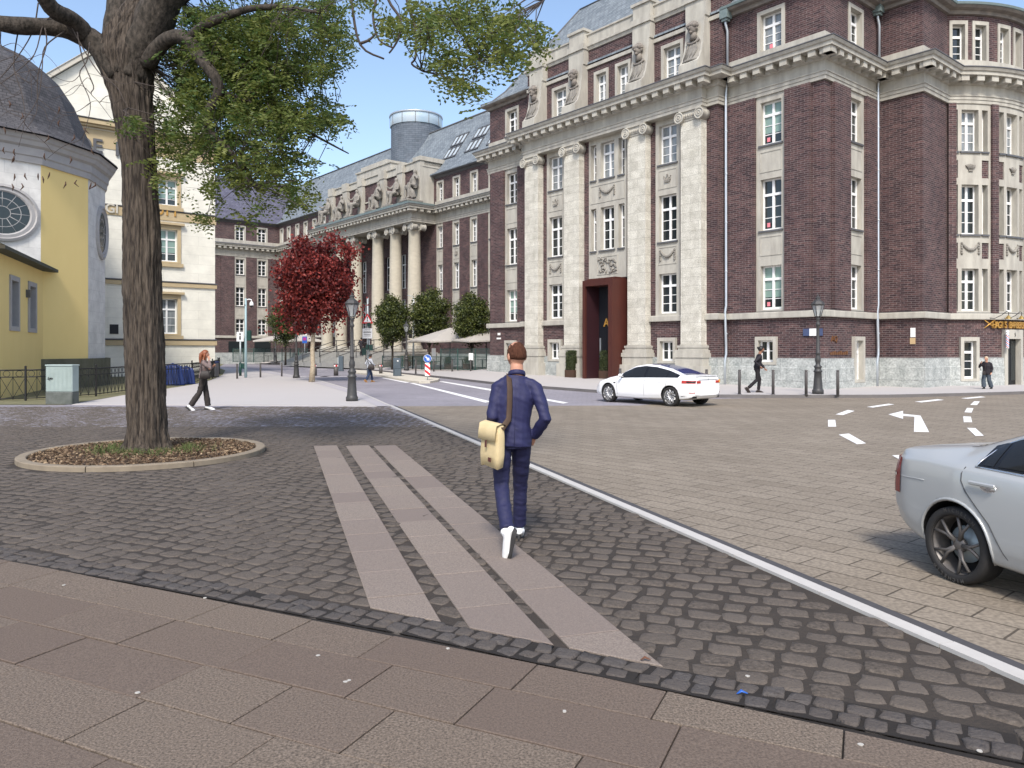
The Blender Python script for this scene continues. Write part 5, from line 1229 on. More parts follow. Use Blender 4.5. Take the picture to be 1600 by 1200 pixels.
# red maple
rb_ = G(487, 597); rt_ = thing('red_maple', 'small tree with dark red leaves and pale trunk on the forecourt', 'tree', (rb_.x, rb_.y, .01)); Yr = rb_.y
q = MB(); q.tube([W(487, 598, Yr), W(489, 570, Yr), W(488, 545, Yr), W(490, 520, Yr)], [.17, .125, .115, .10], 12); q.build('trunk', 'birch', rt_)
q = MB(); cc_ = W(490, 440, Yr); branches(q, W(490, 522, Yr), zat(522, Yr), cc_, (2.0, 2.0, 2.4), 12, .07, 3); q.build('branches', mat('reddish branches', (.055, .022, .018), .8), rt_)
Cc, T_ = clump_crown(cc_, (1.75, 1.7, 2.25), 230, 105, .30, .6, seed=4, lobes=[(W(545, 395, Yr), (.35, .4, .25), 350), (W(545, 480, Yr), (.35, .4, .3), 350), (W(450, 425, Yr), (.35, .4, .4), 300), (W(455, 490, Yr), (.4, .4, .3), 300), (W(520, 375, Yr), (.35, .35, .25), 250), (W(480, 515, Yr), (.8, .6, .15), 260)])
D = rng.normal(0, 1, Cc.shape); D[:, 2] -= .5
up = np.clip((Cc[:, 2] - cc_.z) / 6 , -.3, .3) * 0
leaves('crown', Cc, D, rng.uniform(.13, .22, len(Cc)), rng.uniform(.09, .14, len(Cc)), ['leafr'], np.clip(.32 + T_ + rng.normal(0, .22, len(Cc)), 0, 1), rt_)
# round-headed street trees
gl = ['round headed street tree beside the portico columns, left of the street light pole', 'round headed street tree directly right of the street light pole', 'round headed street tree in front of the glass cafe screen by the brick corner', 'round headed street tree half hidden behind the red maple']
first = None
for i, (px, py, Y, s, rz) in enumerate(((613, 576, 58, 1.0, 0), (671, 575, 60, 1.12, 2.1), (737, 578, 54, .98, 4.0), (446, 569, 74, 1.1, 1.2))):
    x = (px - 800) / FL * Y
    if first is None:
        first = thing('street_tree', gl[i], 'tree', (0, 0, 0), 0, 'round headed street trees in front of the portico')
        q = MB(); q.tube([(0, 0, -.1), (.02, 0, 1.0), (0, .02, 1.8)], [.10, .08, .07], 9); q.build('trunk', 'barkd', first)
        q = MB(); branches(q, (0, 0), 1.5, (0, 0, 3.5), (1.1, 1.1, 1.6), 11, .045, 5); q.build('branches', 'barkd', first)
        Cc, T_ = clump_crown((0, 0, 3.65), (1.25, 1.25, 1.75), 150, 80, .22, .7, seed=9)
        D = rng.normal(0, 1, Cc.shape); D[:, 2] -= .4
        leaves('crown', Cc, D, rng.uniform(.13, .20, len(Cc)), rng.uniform(.08, .12, len(Cc)), ['leafd'], np.clip(.30 + T_ + rng.normal(0, .25, len(Cc)), 0, 1), first)
        first.location = (x, Y, .3); first.rotation_euler.z = rz; first.scale = (s,) * 3
    else: dup(first, (x, Y, .3), rz, gl[i], s)
# ================================================================ STREET FURNITURE
def at(px, py, z=0): p = G(px, py, z); p.z = z; return p
M['lampglass'] = mat('lantern glass', (.55, .58, .58), .1, spec=.6, alpha=.45)
M['bluegrey'] = mat('blue grey cabinet', (.085, .115, .14), .5, c2=(.07, .09, .11), ns=4)
M['green'] = mat('dark green steel', (.012, .05, .042), .45)
M['pole'] = mat('galvanised pole', (.42, .47, .48), .45, metal=.3, c2=(.34, .38, .39), ns=6)
M['paleblue'] = mat('pale blue pole', (.33, .46, .50), .45, c2=(.27, .38, .41), ns=5)
M['red'] = mat('sign red', (.55, .02, .025), .45); M['blue'] = mat('sign blue', (.02, .10, .40), .45); M['swhite'] = mat('sign white', (.78, .79, .79), .45)
# --- lantern posts
LAMPS = [(550, 627, 0, 1.0, 'cast iron lantern post on the forecourt kerb, nearest and largest of the lanterns'), (1278, 615.5, .11, 1.0, 'cast iron lantern post in front of the brick corner among the bollards'), (463, 591, 0, 1.0, 'cast iron lantern post behind the red maple on the forecourt'), (635, 578.5, .2, 1.0, 'cast iron lantern post between the two street trees by the grey cabinet'), (430.5, 567, .3, 1.0, 'cast iron lantern post in front of the cafe parasols at the street end')]
lp = None
for px, py, z, s, lab in LAMPS:
    p = at(px, py, z)
    if lp is None:
        lp = thing('street_lamp', lab, 'street lamp', p, 0, 'cast iron lantern posts')
        q = MB(); q.lathe([(.20, 0), (.20, .14), (.175, .17), (.165, .20), (.14, .55), (.125, .78), (.15, .80), (.155, .84), (.12, .87), (.115, .93), (.14, .97), (.14, 1.0), (.085, 1.05), (.08, 1.12), (.10, 1.2), (.10, 1.28), (.07, 1.36), (.068, 1.45), (.085, 1.47), (.062, 1.5), (.055, 2.3), (.05, 2.45), (.075, 2.48), (.08, 2.53), (.055, 2.57), (.05, 2.68), (.075, 2.72), (.06, 2.77)], n=18); q.build('post', 'iron', lp, world=False)
        def hexr(r, z): return [V((r * math.cos(math.pi / 3 * i), r * math.sin(math.pi / 3 * i), z)) for i in range(6)]
        q = MB(); a, c = hexr(.10, 2.80), hexr(.215, 3.22)
        for i in range(6): q.tube([a[i], c[i]], .014, 5); q.tube([a[i], a[(i + 1) % 6]], .014, 5); q.tube([c[i], c[(i + 1) % 6]], .018, 5)
        q.build('lantern_frame', 'iron', lp, world=False)
        q = MB(); q.loft([hexr(.096, 2.81), hexr(.205, 3.21)]); q.build('lantern_glass', 'lampglass', lp, world=False)
        q = MB(); q.loft([hexr(.235, 3.22), hexr(.24, 3.25), hexr(.17, 3.34), hexr(.10, 3.40), hexr(.075, 3.42), hexr(.075, 3.47), hexr(.09, 3.48), hexr(.03, 3.54)], caps=True); q.lathe([(.02, 3.53), (.035, 3.56), (.01, 3.6), (.002, 3.68)], n=8); q.build('lantern_roof', 'iron', lp, world=False)
    else: dup(lp, p, rnd.uniform(0, 1), lab)
# --- slim bollards
BO = [(370.5, 592, 0, 'left of the three on the forecourt, beside the green pole'), (407, 590, 0, 'middle of the three on the forecourt kerb'), (440.3, 588.5, 0, 'right of the three on the forecourt, nearest the lantern'),
      (1155.4, 616, .11, 'first right of the white car, left of the walking man'), (1208, 616.3, .11, 'directly right of the man walking in black'), (1259.6, 617, .11, 'close left of the lantern at the brick corner'), (1309, 617.6, .11, 'right of the lantern at the brick corner'), (1104, 615, .11, 'behind the boot of the white car'), (969, 611.5, .11, 'behind the bonnet of the white car'),
      (649.7, 583, .15, 'beside the galvanised street light pole'), (677.7, 581.5, .15, 'just right of the round blue arrow sign'), (706.5, 582, .15, 'right of the rusty planter at the glass screen'), (735.5, 582.5, .15, 'before the second planter at the glass screen')]
bo = None
for px, py, z, lab in BO:
    p = at(px, py, z)
    if bo is None:
        bo = thing('bollard', 'slim grey steel bollard, ' + lab, 'bollard', p, 0, 'slim steel bollards along the kerbs')
        q = MB(); q.lathe([(.052, -.05), (.052, .80), (.045, .815), (.045, .83), (.052, .84), (.052, .87), (.04, .885), (.001, .89)], n=12); q.build('post', 'postgrey', bo, world=False)
        q = MB(); q.lathe([(.075, 0), (.075, .012), (.05, .015)], n=12); q.build('foot_plate', 'postgrey', bo, world=False)
    else: dup(bo, p, 0, 'slim grey steel bollard, ' + lab)
# --- thick bollards with red and white band
bo = None
for px, py, z, h, lab in ((595, 583.5, .1, 1, 'short thick grey bollard with red and white band on the traffic island'), (525, 587, 0, 1.25, 'thick grey bollard with red and white band in front of the tall cabinet'), (491.5, 587, 0, 1.25, 'thick grey bollard with red and white band behind the red maple trunk')):
    p = at(px, py, z)
    if bo is None:
        bo = thing('barrier_bollard', lab, 'bollard', p, 0, 'thick bollards with red and white bands')
        q = MB(); q.lathe([(.12, 0), (.12, .48)], n=16); q.lathe([(.12, .57), (.12, .60), (.10, .63), (.001, .64)], n=16); q.build('post', 'postgrey', bo, world=False)
        q = MB(); 
        for k in range(8):
            aa = [2 * math.pi * (k + i / 3) / 8 for i in range(4)]; q.loft([[V((.122 * math.cos(a), .122 * math.sin(a), z_)) for z_ in (.48, .57)] for a in aa], k % 2, closed=False)
        q.build('warning_band', ['red', 'swhite'], bo, world=False)
    else: dup(bo, p, 0, lab, h)
sheet2 = MB()
for px, py in ((525, 588), (491.5, 588), (496, 577)): p = at(px, py); sheet2.slabpoly([(p.x - .9, p.y - .55), (p.x + .9, p.y - .55), (p.x + .9, p.y + .5), (p.x - .9, p.y + .5)], -.02, .004)
struct(sheet2.build('bollard_footings', 'pale island paving' if 0 else M['palek']))
# --- cabinets
p = at(621, 587.3, .1); cb = thing('utility_cabinet', 'blue grey stepped utility cabinet on the traffic island', 'cabinet', p)
q = MB(); q.box((-.03, .1, .55), (.46, .3, 1.1), bev=.02); q.build('tall_housing', 'bluegrey', cb, world=False)
q = MB(); q.box((.06, -.2, .23), (.40, .3, .46), bev=.02); q.box((.06, -.2, .475), (.44, .34, .03)); q.build('low_housing', 'bluegrey', cb, world=False)
q = MB(); q.box((.03, -.06, .92), (.08, .02, .08)); q.build('label_plate', 'swhite', cb, world=False)
p = at(532, 580, 0); cb = thing('utility_cabinet', 'tall narrow blue grey cabinet before the portico steps', 'cabinet', p); q = MB(); q.box((.05, 0, .6), (.36, .3, 1.2), bev=.02); q.build('housing', 'bluegrey', cb, world=False); q = MB(); q.box((-.16, 0, .75), (.08, .28, .7)); q.build('side_panel', 'pole', cb, world=False)
p = at(91, 632, 0); cb = thing('electrical_cabinet', 'pale green electrical cabinet with scribbles on a mossy concrete base by the railing', 'cabinet', p)
q = MB(); q.box((0, .22, .8), (.84, .36, .82), bev=.015); q.box((0, .22, 1.22), (.87, .42, .05), bev=.015)
for k in range(20): q.box((-.39 + k * .041, .035, .8), (.018, .012, .76))
q.build('housing', mat('pale green cabinet', (.36, .43, .41), .55, c2=(.27, .33, .31), ns=2.5), cb, world=False)
q = MB(); q.box((0, .22, .19), (.84, .40, .40), bev=.02); q.build('concrete_base', mat('mossy concrete', (.14, .15, .14), .95, c2=(.06, .07, .06), ns=4, bump=.4), cb, world=False)
q = MB()
for k in range(7): x, z = -.36 + k * .022, .80 + .03 * math.sin(k * 2.1); q.tube([(x, .024, z), (x + .05, .022, z + rnd.uniform(-.04, .04)), (x + .02, .024, z + rnd.uniform(-.05, .05))], .008, 4)
q.build('scribble', 'black', cb, world=False)
# --- signs
def disc(q, c, r, m=0, th=.015, n=24): q.lathe([(.001, 0), (r, 0), (r, th), (.001, th)], n=n, m=m, sm=False, M4=frameM(c, (1, 0, 0), (0, 0, 1)), caps=False)
p = at(668, 594, .1); k = p.y / FL; sg = thing('keep_right_sign', 'round blue sign with white arrow above a red and white striped board', 'road sign', p)
q = MB(); q.tube([(0, .03, 0), (0, .03, 1.35)], .03, 8); q.build('post', 'pole', sg, world=False)
q = MB(); disc(q, (0, 0, 1.14), .215, 0); q.build('rim', 'swhite', sg, world=False); q = MB(); disc(q, (0, -.017, 1.14), .198, 0); q.build('blue_disc', 'blue', sg, world=False)
q = MB(); Mx = frameM((0, -.036, 1.14), (1, 0, 0), (0, 0, 1)) @ Matrix.Rotation(R(-45), 4, 'Z')
def fl(q, pts, Mx, m=0): q.quad([Mx @ V((x, y, 0)) for x, y in pts], m=m)
fl(q, [(-.14, -.028), (.05, -.028), (.05, .028), (-.14, .028)], Mx); fl(q, [(.03, -.09), (.15, 0), (.03, .09), (.0, .06), (.07, 0), (0, -.06)], Mx); q.build('arrow', 'swhite', sg, world=False)
q = MB(); q.box((0, 0, .57), (.27, .03, .68)); bd = q.build('striped_board', 'swhite', sg, world=False); q = MB()
for z0 in (.14, .44, .74):
    pts = clip(clip([V((-.135, z0 + .29, 0)), V((.135, z0 + .08, 0)), V((.135, z0 + .23, 0)), V((-.135, z0 + .44, 0))], V((0, .24, 0)), V((0, 1, 0))), V((0, .9, 0)), V((0, -1, 0)))
    if len(pts) > 2: q.quad([(v.x, -.017, v.y) for v in pts])
q.build('red_stripes', 'red', bd, world=False)
p = at(574, 590, .1); sg = thing('warning_sign', 'red triangular exclamation sign and white text board on a tall galvanised mast', 'road sign', p); zf = p.y / FL
q = MB(); q.tube([(0, .1, -.05), (0, .1, 4.6)], .055, 8); q.tube([(.1, .1, 0), (.1, .1, 3)], .03, 6); q.build('mast', 'pole', sg, world=False)
zc_ = 1.72 + 48 * zf - .1
q = MB(); T = [(-.33, -.27), (.33, -.27), (.0, .31)]; q.slabpoly([(0, 0), (0, 0), (0, 0)], 0, 0) if 0 else None
q.loft([[V((x, y_, zc_ + z)) for x, z in T] for y_ in (0, .02)], caps=True); q.build('red_triangle', 'red', sg, world=False)
q = MB(); fl(q, [(x * .66, z * .66 - .02) for x, z in T], frameM((0, -.004, zc_), (1, 0, 0), (0, 0, 1))); q.build('white_field', 'swhite', sg, world=False)
q = MB(); fl(q, [(-.035, .12), (-.018, -.06), (.018, -.06), (.035, .12)], frameM((0, -.008, zc_), (1, 0, 0), (0, 0, 1))); disc(q, (0, -.008, zc_ - .12), .028, th=.002, n=10); q.build('exclamation_mark', 'black', sg, world=False)
zc_ = 1.72 + 25 * zf - .1; q = MB(); q.box((0, 0, zc_), (.56, .02, .58)); o = q.build('text_board', 'swhite', sg, world=False)
for i, (w_, h_, z_) in enumerate(((.36, .05, .2), (.44, .11, .07), (.40, .06, -.06), (.42, .05, -.15))):
    q = MB(); n = 11
    for k in range(n): q.box((-w_ / 2 + (k + .5) * w_ / n, -.012, zc_ + z_ + .005 * (k % 3)), (w_ / n * .62, .003, h_ * (.8 if k % 2 else .55)))
    q.build('text_line', 'black', o, world=False)
q = MB(); q.box((-.02, .05, 1.75), (.14, .2, .3)); q.box((.2, .05, 1.72), (.2, .22, .34)); q.box((-.2, .05, 1.5), (.22, .22, .4)); q.box((.1, -.05, 3.05), (.16, .14, .2)); q.build('signal_box', 'green', sg, world=False)
p = at(476, 570, .11); s_ = p.y / FL; sg = thing('parking_sign', 'post with round no stopping sign above a blue and red board, before the far parasols', 'road sign', p)
q = MB(); q.tube([(0, .05, 0), (0, .05, 3.7)], .04, 7); q.build('post', 'pole', sg, world=False)
zc_ = 1.72 + 27 * s_ - .11; q = MB(); disc(q, (0, 0, zc_), .24); q.build('red_disc', 'red', sg, world=False); q = MB(); disc(q, (0, -.018, zc_), .18); q.build('blue_disc', 'blue', sg, world=False)
q = MB(); Mx = frameM((0, -.036, zc_), (1, 0, 0), (0, 0, 1)); fl(q, [(-.15, .1), (-.1, .15), (.15, -.1), (.1, -.15)], Mx); fl(q, [(-.15, -.1), (-.1, -.15), (.15, .1), (.1, .15)], Mx); q.build('red_cross', 'red', sg, world=False)
zc_ = 1.72 + 15 * s_ - .11; q = MB(); q.box((0, 0, zc_), (.5, .02, .7)); q.build('blue_board', 'blue', sg, world=False); q = MB(); q.box((0, -.015, zc_ + .1), (.36, .01, .3)); q.build('red_board', mat('magenta panel', (.35, .03, .2), .5), sg, world=False)
q = MB(); q.box((-.0, .0, zc_ + .62), (.4, .02, .3)); q.build('white_plate', 'swhite', sg, world=False)
# --- street light, camera pole, signal pole
p = at(646, 574, .25); sg = thing('street_light', 'tall thin galvanised street light with small arm and dark signal box between two trees', 'street light', p); s_ = p.y / FL
q = MB(); q.tube([(0, 0, 0), (0, 0, 3), (0, 0, 5.75)], [.085, .07, .055], 8); q.build('mast', 'pole', sg, world=False)
q = MB(); q.tube([(0, 0, 5.6), (-.1, 0, 5.85), (-.5, 0, 5.9)], .03, 6); q.build('arm', 'pole', sg, world=False); q = MB(); q.lathe([(.12, 5.1), (.16, 5.18), (.06, 5.45), (.04, 5.5)], n=10); q.build('camera_housing', 'swhite', sg, world=False)
q = MB(); q.box((-.25, 0, 2.75), (.28, .25, .7), bev=.03); q.build('signal_box', 'black', sg, world=False)
p = at(384, 590.5, 0); sg = thing('camera_pole', 'pale blue pole carrying a white dome camera and a dark green signal box', 'camera pole', p)
q = MB(); q.tube([(0, 0, 0), (0, 0, 2), (0, 0, 4.8)], [.085, .075, .06], 9); q.build('mast', 'paleblue', sg, world=False)
q = MB(); q.tube([(0, 0, 4.7), (.2, 0, 4.75), (.34, 0, 4.72), (.35, 0, 4.6)], .035, 7); q.lathe([(.04, 4.62), (.1, 4.55), (.13, 4.42), (.12, 4.36)], (.35, 0, 0), 12); o = q.build('camera_housing', 'swhite', sg, world=False); q = MB(); q.ball((.35, 0, 4.35), .1, 8); q.build('camera_dome', 'black', o, world=False)
q = MB(); q.box((.22, -.02, 2.55), (.24, .22, .62), bev=.03); q.build('signal_box', 'green', sg, world=False)
q = MB(); q.tube([(-.02, 0, 4.5), (-.08, -.02, 4.4), (.02, -.04, 4.38)], .04, 6); q.build('clamp', 'lead', sg, world=False)
p = at(375.5, 587.5, 0); sg = thing('signal_post', 'green pedestrian signal post under a white board, close left of the camera pole', 'signal post', p)
q = MB(); q.tube([(0, 0, 0), (0, 0, .85)], .09, 8); q.box((.18, 0, .62), (.18, .16, .3), bev=.02); q.box((.12, 0, .8), (.3, .14, .05)); q.build('green_base', 'green', sg, world=False)
q = MB(); q.tube([(0, 0, .85), (0, 0, 2.3)], .055, 8); q.build('mast', 'pole', sg, world=False); q = MB(); q.box((0, -.03, 2.55), (.46, .03, .62)); o = q.build('board', 'swhite', sg, world=False); q = MB(); q.tube([(0, -.05, 2.36), (0, -.05, 2.6)], .06, 6, flat=.2); q.ball((0, -.05, 2.72), .06, 6); q.build('pictogram', 'lead', o, world=False)
# --- rusty planters with dry grass
PLT = [(590, 572, 'left of the person with the dark bag'), (613, 573.5, 'just behind the grey stepped cabinet'), (637, 574, 'left of the street light pole'), (657.5, 573, 'behind the round blue arrow sign'), (699.5, 578, 'first one before the glass screen at the brick corner'), (729.5, 579, 'second one before the glass screen at the brick corner'), (365, 562, 'leftmost of the far ones by the end building'), (379, 562, 'behind the camera pole'), (400, 562.5, 'behind the middle forecourt bollard'), (414, 563, 'left of the farthest lantern')]
M['drygrass'] = mat('dry grasses', (.17, .12, .06), .9, var=(.10, .10, .035))
pt = None
for px, py, lab in PLT:
    p = at(px, py, .22); L2 = 'rusty cube planter with dry grass, ' + lab
    if pt is None:
        pt = thing('grass_planter', L2, 'planter', p, 0, 'rusty cube planters with dry grass')
        q = MB(); q.box((0, 0, .24), (.5, .5, .5), bev=.012); q.build('box', mat('rusted planter', (.105, .042, .028), .8, c2=(.06, .028, .022), ns=5), pt, world=False)
        n = 420; C = np.stack([rng.normal(0, .13, n), rng.normal(0, .13, n), .5 + rng.random(n) * .42], 1); D = np.stack([C[:, 0] * 1.6, C[:, 1] * 1.6, np.full(n, 1.)], 1) + rng.normal(0, .25, (n, 3)); o = leaves('dry_grass', C, D, .34, .014, ['drygrass'], rng.random(n)); o.parent = pt
    else: dup(pt, p, rnd.uniform(-.2, .2), L2)
# --- clipped hedges at the portal
hd = None
for px, py, lab in ((894, 590.5, 'left of the rusty portal'), (947.5, 592, 'right, in front of the dark doorway')):
    p = at(px, py, .21); L2 = 'clipped square hedge in a dark rusty tub, ' + lab
    if hd is None:
        hd = thing('hedge_planter', L2, 'planter', p, -.69, 'clipped hedges at the rusty portal')
        q = MB(); q.box((0, 0, .21), (.58, .58, .43), bev=.01); q.build('tub', mat('dark rust tub', (.075, .034, .022), .8, c2=(.04, .026, .016), ns=5), hd, world=False)
        n = 9000; C = rng.uniform(-1, 1, (n, 3)); mx = np.argmax(np.abs(C), 1); keep = rng.random(n) < .8; C[np.arange(n)[keep], mx[keep]] = np.sign(C[np.arange(n)[keep], mx[keep]]) * rng.uniform(.86, 1.06, keep.sum()); C = C * np.array([.26, .26, .5]) + np.array([0, 0, .93]); D = rng.normal(0, 1, (n, 3)); o = leaves('hedge', C, D, .055, .036, [mat('box hedge leaves', (.022, .038, .012), .6, var=(.075, .085, .028))], np.clip(rng.normal(.35, .3, n), 0, 1)); o.parent = hd
        q = MB(); q.box((0, 0, .9), (.44, .44, .92)); q.build('hedge_core', mat('hedge inner twigs', (.02, .02, .012), .9), hd, world=False)
    else: dup(hd, p, -.69, L2)
# --- parasols
pa = None
M['canvas'] = mat('cream canvas', (.56, .53, .48), .85, c2=(.50, .47, .43), ns=1.5, trans=.25)
for px, Y, hw, ze_, zp, rz, lab in ((703, 57, 2.7, 2.3, 3.35, .5, 'large cream parasol left of the tree by the brick corner'), (760, 55, 2.6, 2.3, 3.3, .5, 'large cream parasol against the brick corner'), (428, 86, 2.2, 2.65, 3.25, .3, 'cream parasol behind the farthest lantern'), (470, 84, 2.5, 2.6, 3.35, .3, 'cream parasol behind the no stopping sign')):
    x = (px - 800) / FL * Y
    t_ = thing('parasol', lab, 'parasol', (x, Y, .25), rz, 'cream cafe parasols')
    q = MB(); ze2, zp2 = ze_ - .25, zp - .25; c4 = [V((hw * sx, hw * sy, ze2)) for sx, sy in ((-1, -1), (0, -1.0), (1, -1), (1, 0), (1, 1), (0, 1), (-1, 1), (-1, 0))]; c4 = [V((c.x, c.y, ze2 + (.1 if c.x == 0 or c.y == 0 else 0))) for c in c4]
    for i in range(8): q.quad([c4[i], c4[(i + 1) % 8], (0, 0, zp2)]); q.quad([c4[i], c4[(i + 1) % 8], c4[(i + 1) % 8] - V((0, 0, .1)), c4[i] - V((0, 0, .1))])
    q.build('canopy', 'canvas', t_, world=False); q = MB(); q.tube([(0, 0, 0), (0, 0, zp2)], .04, 8); q.box((0, 0, .05), (.7, .7, .1)); q.build('pole', 'lead', t_, world=False)
# --- glass screens of the cafes
M['screen'] = mat('tinted screen glass', (.05, .085, .08), .06, spec=.6, alpha=.42)
def screen(pts, h, lab, npost, z=.28):
    t_ = thing('glass_screen', lab, 'glass screen', (pts[0].x, pts[0].y, z)); q = MB(); g = MB()
    for a, b in zip(pts, pts[1:]):
        for i in range(npost + 1):
            p = a.lerp(b, i / npost); r_ = MB(); r_.box((p.x, p.y, z + h / 2), (.07, .07, h + .02)); r_.build('post', 'green', t_)
        n_ = (b - a).normalized(); 
        for zz_ in (z + .06, z + h * .62, z + h - .03): q.tube([V((a.x, a.y, zz_)), V((b.x, b.y, zz_))], .02, 4)
        g.quad([(a.x, a.y, z + .08), (b.x, b.y, z + .08), (b.x, b.y, z + h), (a.x, a.y, z + h)])
    q.build('rail', 'green', t_); g.build('panes', 'screen', t_)
screen([V((-5.0, 53.5, 0)), V((-1.25, 51, 0)), V((-.9, 49.6, 0))], 1.5, 'tinted glass cafe screen with dark green posts beside the brick corner', 3)
screen([V((-10.2, 60, 0)), V((-7.3, 56, 0)), V((-5.0, 53.5, 0))], .95, 'low dark green railing screen behind the grey stepped cabinet', 3)
screen([V((-31.5, 86, 0)), V((-27, 86.5, 0)), V((-21.5, 80, 0))], 1.55, 'dark glass cafe screen under the far parasols', 4)
for px, Y, lab in ((678, 55.5, 'white menu board on the glass screen behind the blue arrow sign'), (736, 51.6, 'white menu sheet on the glass screen by the last tree')):
    x = (px - 800) / FL * Y; t_ = thing('menu_board', lab, 'menu board', (x, Y - .1, .28)); q = MB(); q.box((0, 0, 1.05 if px < 700 else .95), (.3, .03, .95 if px < 700 else .48)); q.build('sheet', 'swhite', t_, world=False); q = MB(); q.box((0, .03, .5), (.05, .03, 1.0)); q.build('stand', 'lead', t_, world=False)
# tables and chairs behind the screens
tb = None
for x, y, k in ((-3.6, 55.2, 0), (-2.1, 54.0, 1), (-4.6, 56.5, 2), (-28.5, 89, 3), (-26, 87.5, 4)):
    lab = ['cafe table behind the glass screen, under the nearer parasol', 'cafe table closest to the brick corner behind the screen', 'cafe table behind the screen next to the cafe tree', 'cafe table by the end building under the far parasol', 'cafe table under the far parasols right of the lantern'][k]
    if tb is None:
        tb = thing('cafe_table', lab, 'table', (x, y, .28), 0, 'small dark cafe tables'); q = MB(); q.lathe([(.001, .70), (.42, .70), (.42, .73), (.001, .73)], n=20, caps=False); q.build('table_top', 'lead', tb, world=False); q = MB(); q.tube([(0, 0, 0), (0, 0, .7)], .04, 8); q.lathe([(.25, 0), (.25, .03), (.05, .05)], n=12); q.build('pedestal', 'lead', tb, world=False)
    else: dup(tb, (x, y, .28), 0, lab)
# --- bins
p = at(352.5, 564, .2); t_ = thing('litter_bin', 'dark rectangular litter bin in front of the end building', 'bin', p); q = MB(); q.box((0, 0, .45), (.5, .4, .9), bev=.03); q.build('body', 'lead', t_, world=False); q = MB(); q.box((0, 0, .94), (.54, .44, .06), bev=.02); q.build('lid', 'black', t_, world=False)
p = at(335.5, 589.5, 0); t_ = thing('litter_bin', 'round dark litter bin with blue rim at the end of the railing', 'bin', p); q = MB(); q.lathe([(.24, 0), (.25, .1), (.25, .85), (.24, .9)], n=20); q.build('body', 'lead', t_, world=False); q = MB(); q.lathe([(.26, .88), (.265, .9), (.265, .98), (.2, 1.0)], n=20); q.build('rim', mat('dark blue rim', (.02, .03, .09), .5), t_, world=False)
# --- railing along the park
RP_ = [G(*p) for p in ((-40, 628), (40, 626.5), (75, 625), (150, 619.5), (230, 608.5), (300, 600), (332, 591.5), (343, 585), (340, 577))]
rl = thing('railing', 'black wrought iron railing with crossed bars and rings along the park edge', 'railing', RP_[1]); rails = MB(); fill = MB()
for a, b in zip(RP_, RP_[1:]):
    L_ = (b - a).length; n = max(1, int(L_ / .32)); u = (b - a) / n
    for z in (.09, .80, 1.03): rails.tube([a + V((0, 0, z)), b + V((0, 0, z))], .017 if z < 1 else .024, 5)
    for i in range(n):
        p = a + u * i; q_ = p + u; m_ = p + u * .5
        fill.tube([p + V((0, 0, .05)), p + V((0, 0, 1.03))], .011, 4, sm=False)
        fill.tube([p + V((0, 0, .1)), q_ + V((0, 0, .8))], .008, 4, sm=False); fill.tube([q_ + V((0, 0, .1)), p + V((0, 0, .8))], .008, 4, sm=False)
        r_ = .10; ud_ = u.normalized(); fill.tube([m_ + ud_ * (r_ * math.cos(t)) + V((0, 0, .91 + r_ * math.sin(t))) for t in [2 * math.pi * k / 10 for k in range(11)]], .008, 4, sm=False)
    po_ = MB(); po_.box((a.x, a.y, .55), (.05, .05, 1.12)); po_.ball((a.x, a.y, 1.14), .04, 6); po_.build('post', 'black', rl)
rails.build('rails', 'black', rl); fill.build('bars', 'black', rl)
# blue covers leaning behind the railing
for i, (px, Y, s, lab) in enumerate(((270, 36.3, 1, 'crumpled dark blue cover behind the railing, left one'), (291, 37.6, .85, 'crumpled dark blue cover behind the railing, right one'))):
    x = (px - 800) / FL * Y; q = MB(); rg = []
    for k in range(14):
        z = 1.08 * s * k / 13; r0 = (.40 - .12 * (k / 13) - (.14 if k > 11 else 0) * (k - 11)) * s
        rg.append([V((1.25 * r0 * (1 + .13 * math.sin(7 * t + i + z * 2.2) + .10 * noise.noise(V((math.cos(t) * 2, math.sin(t) * 2, z * 2.5 + i)))) * math.cos(t), .62 * r0 * (1 + .12 * math.sin(6 * t + z * 3)) * math.sin(t), z)) for t in [2 * math.pi * n_ / 40 for n_ in range(40)]])
    q.loft(rg, caps=True, sm=True); me = q.mesh('blue_cover', []); me.materials.append(M.setdefault('tarp', mat('dark blue plastic', (.010, .020, .085), .45, c2=(.014, .035, .15), ns=5)))
    o = obj('blue_cover', me, None, (x, Y, 0)); tag(o, lab, 'cover')
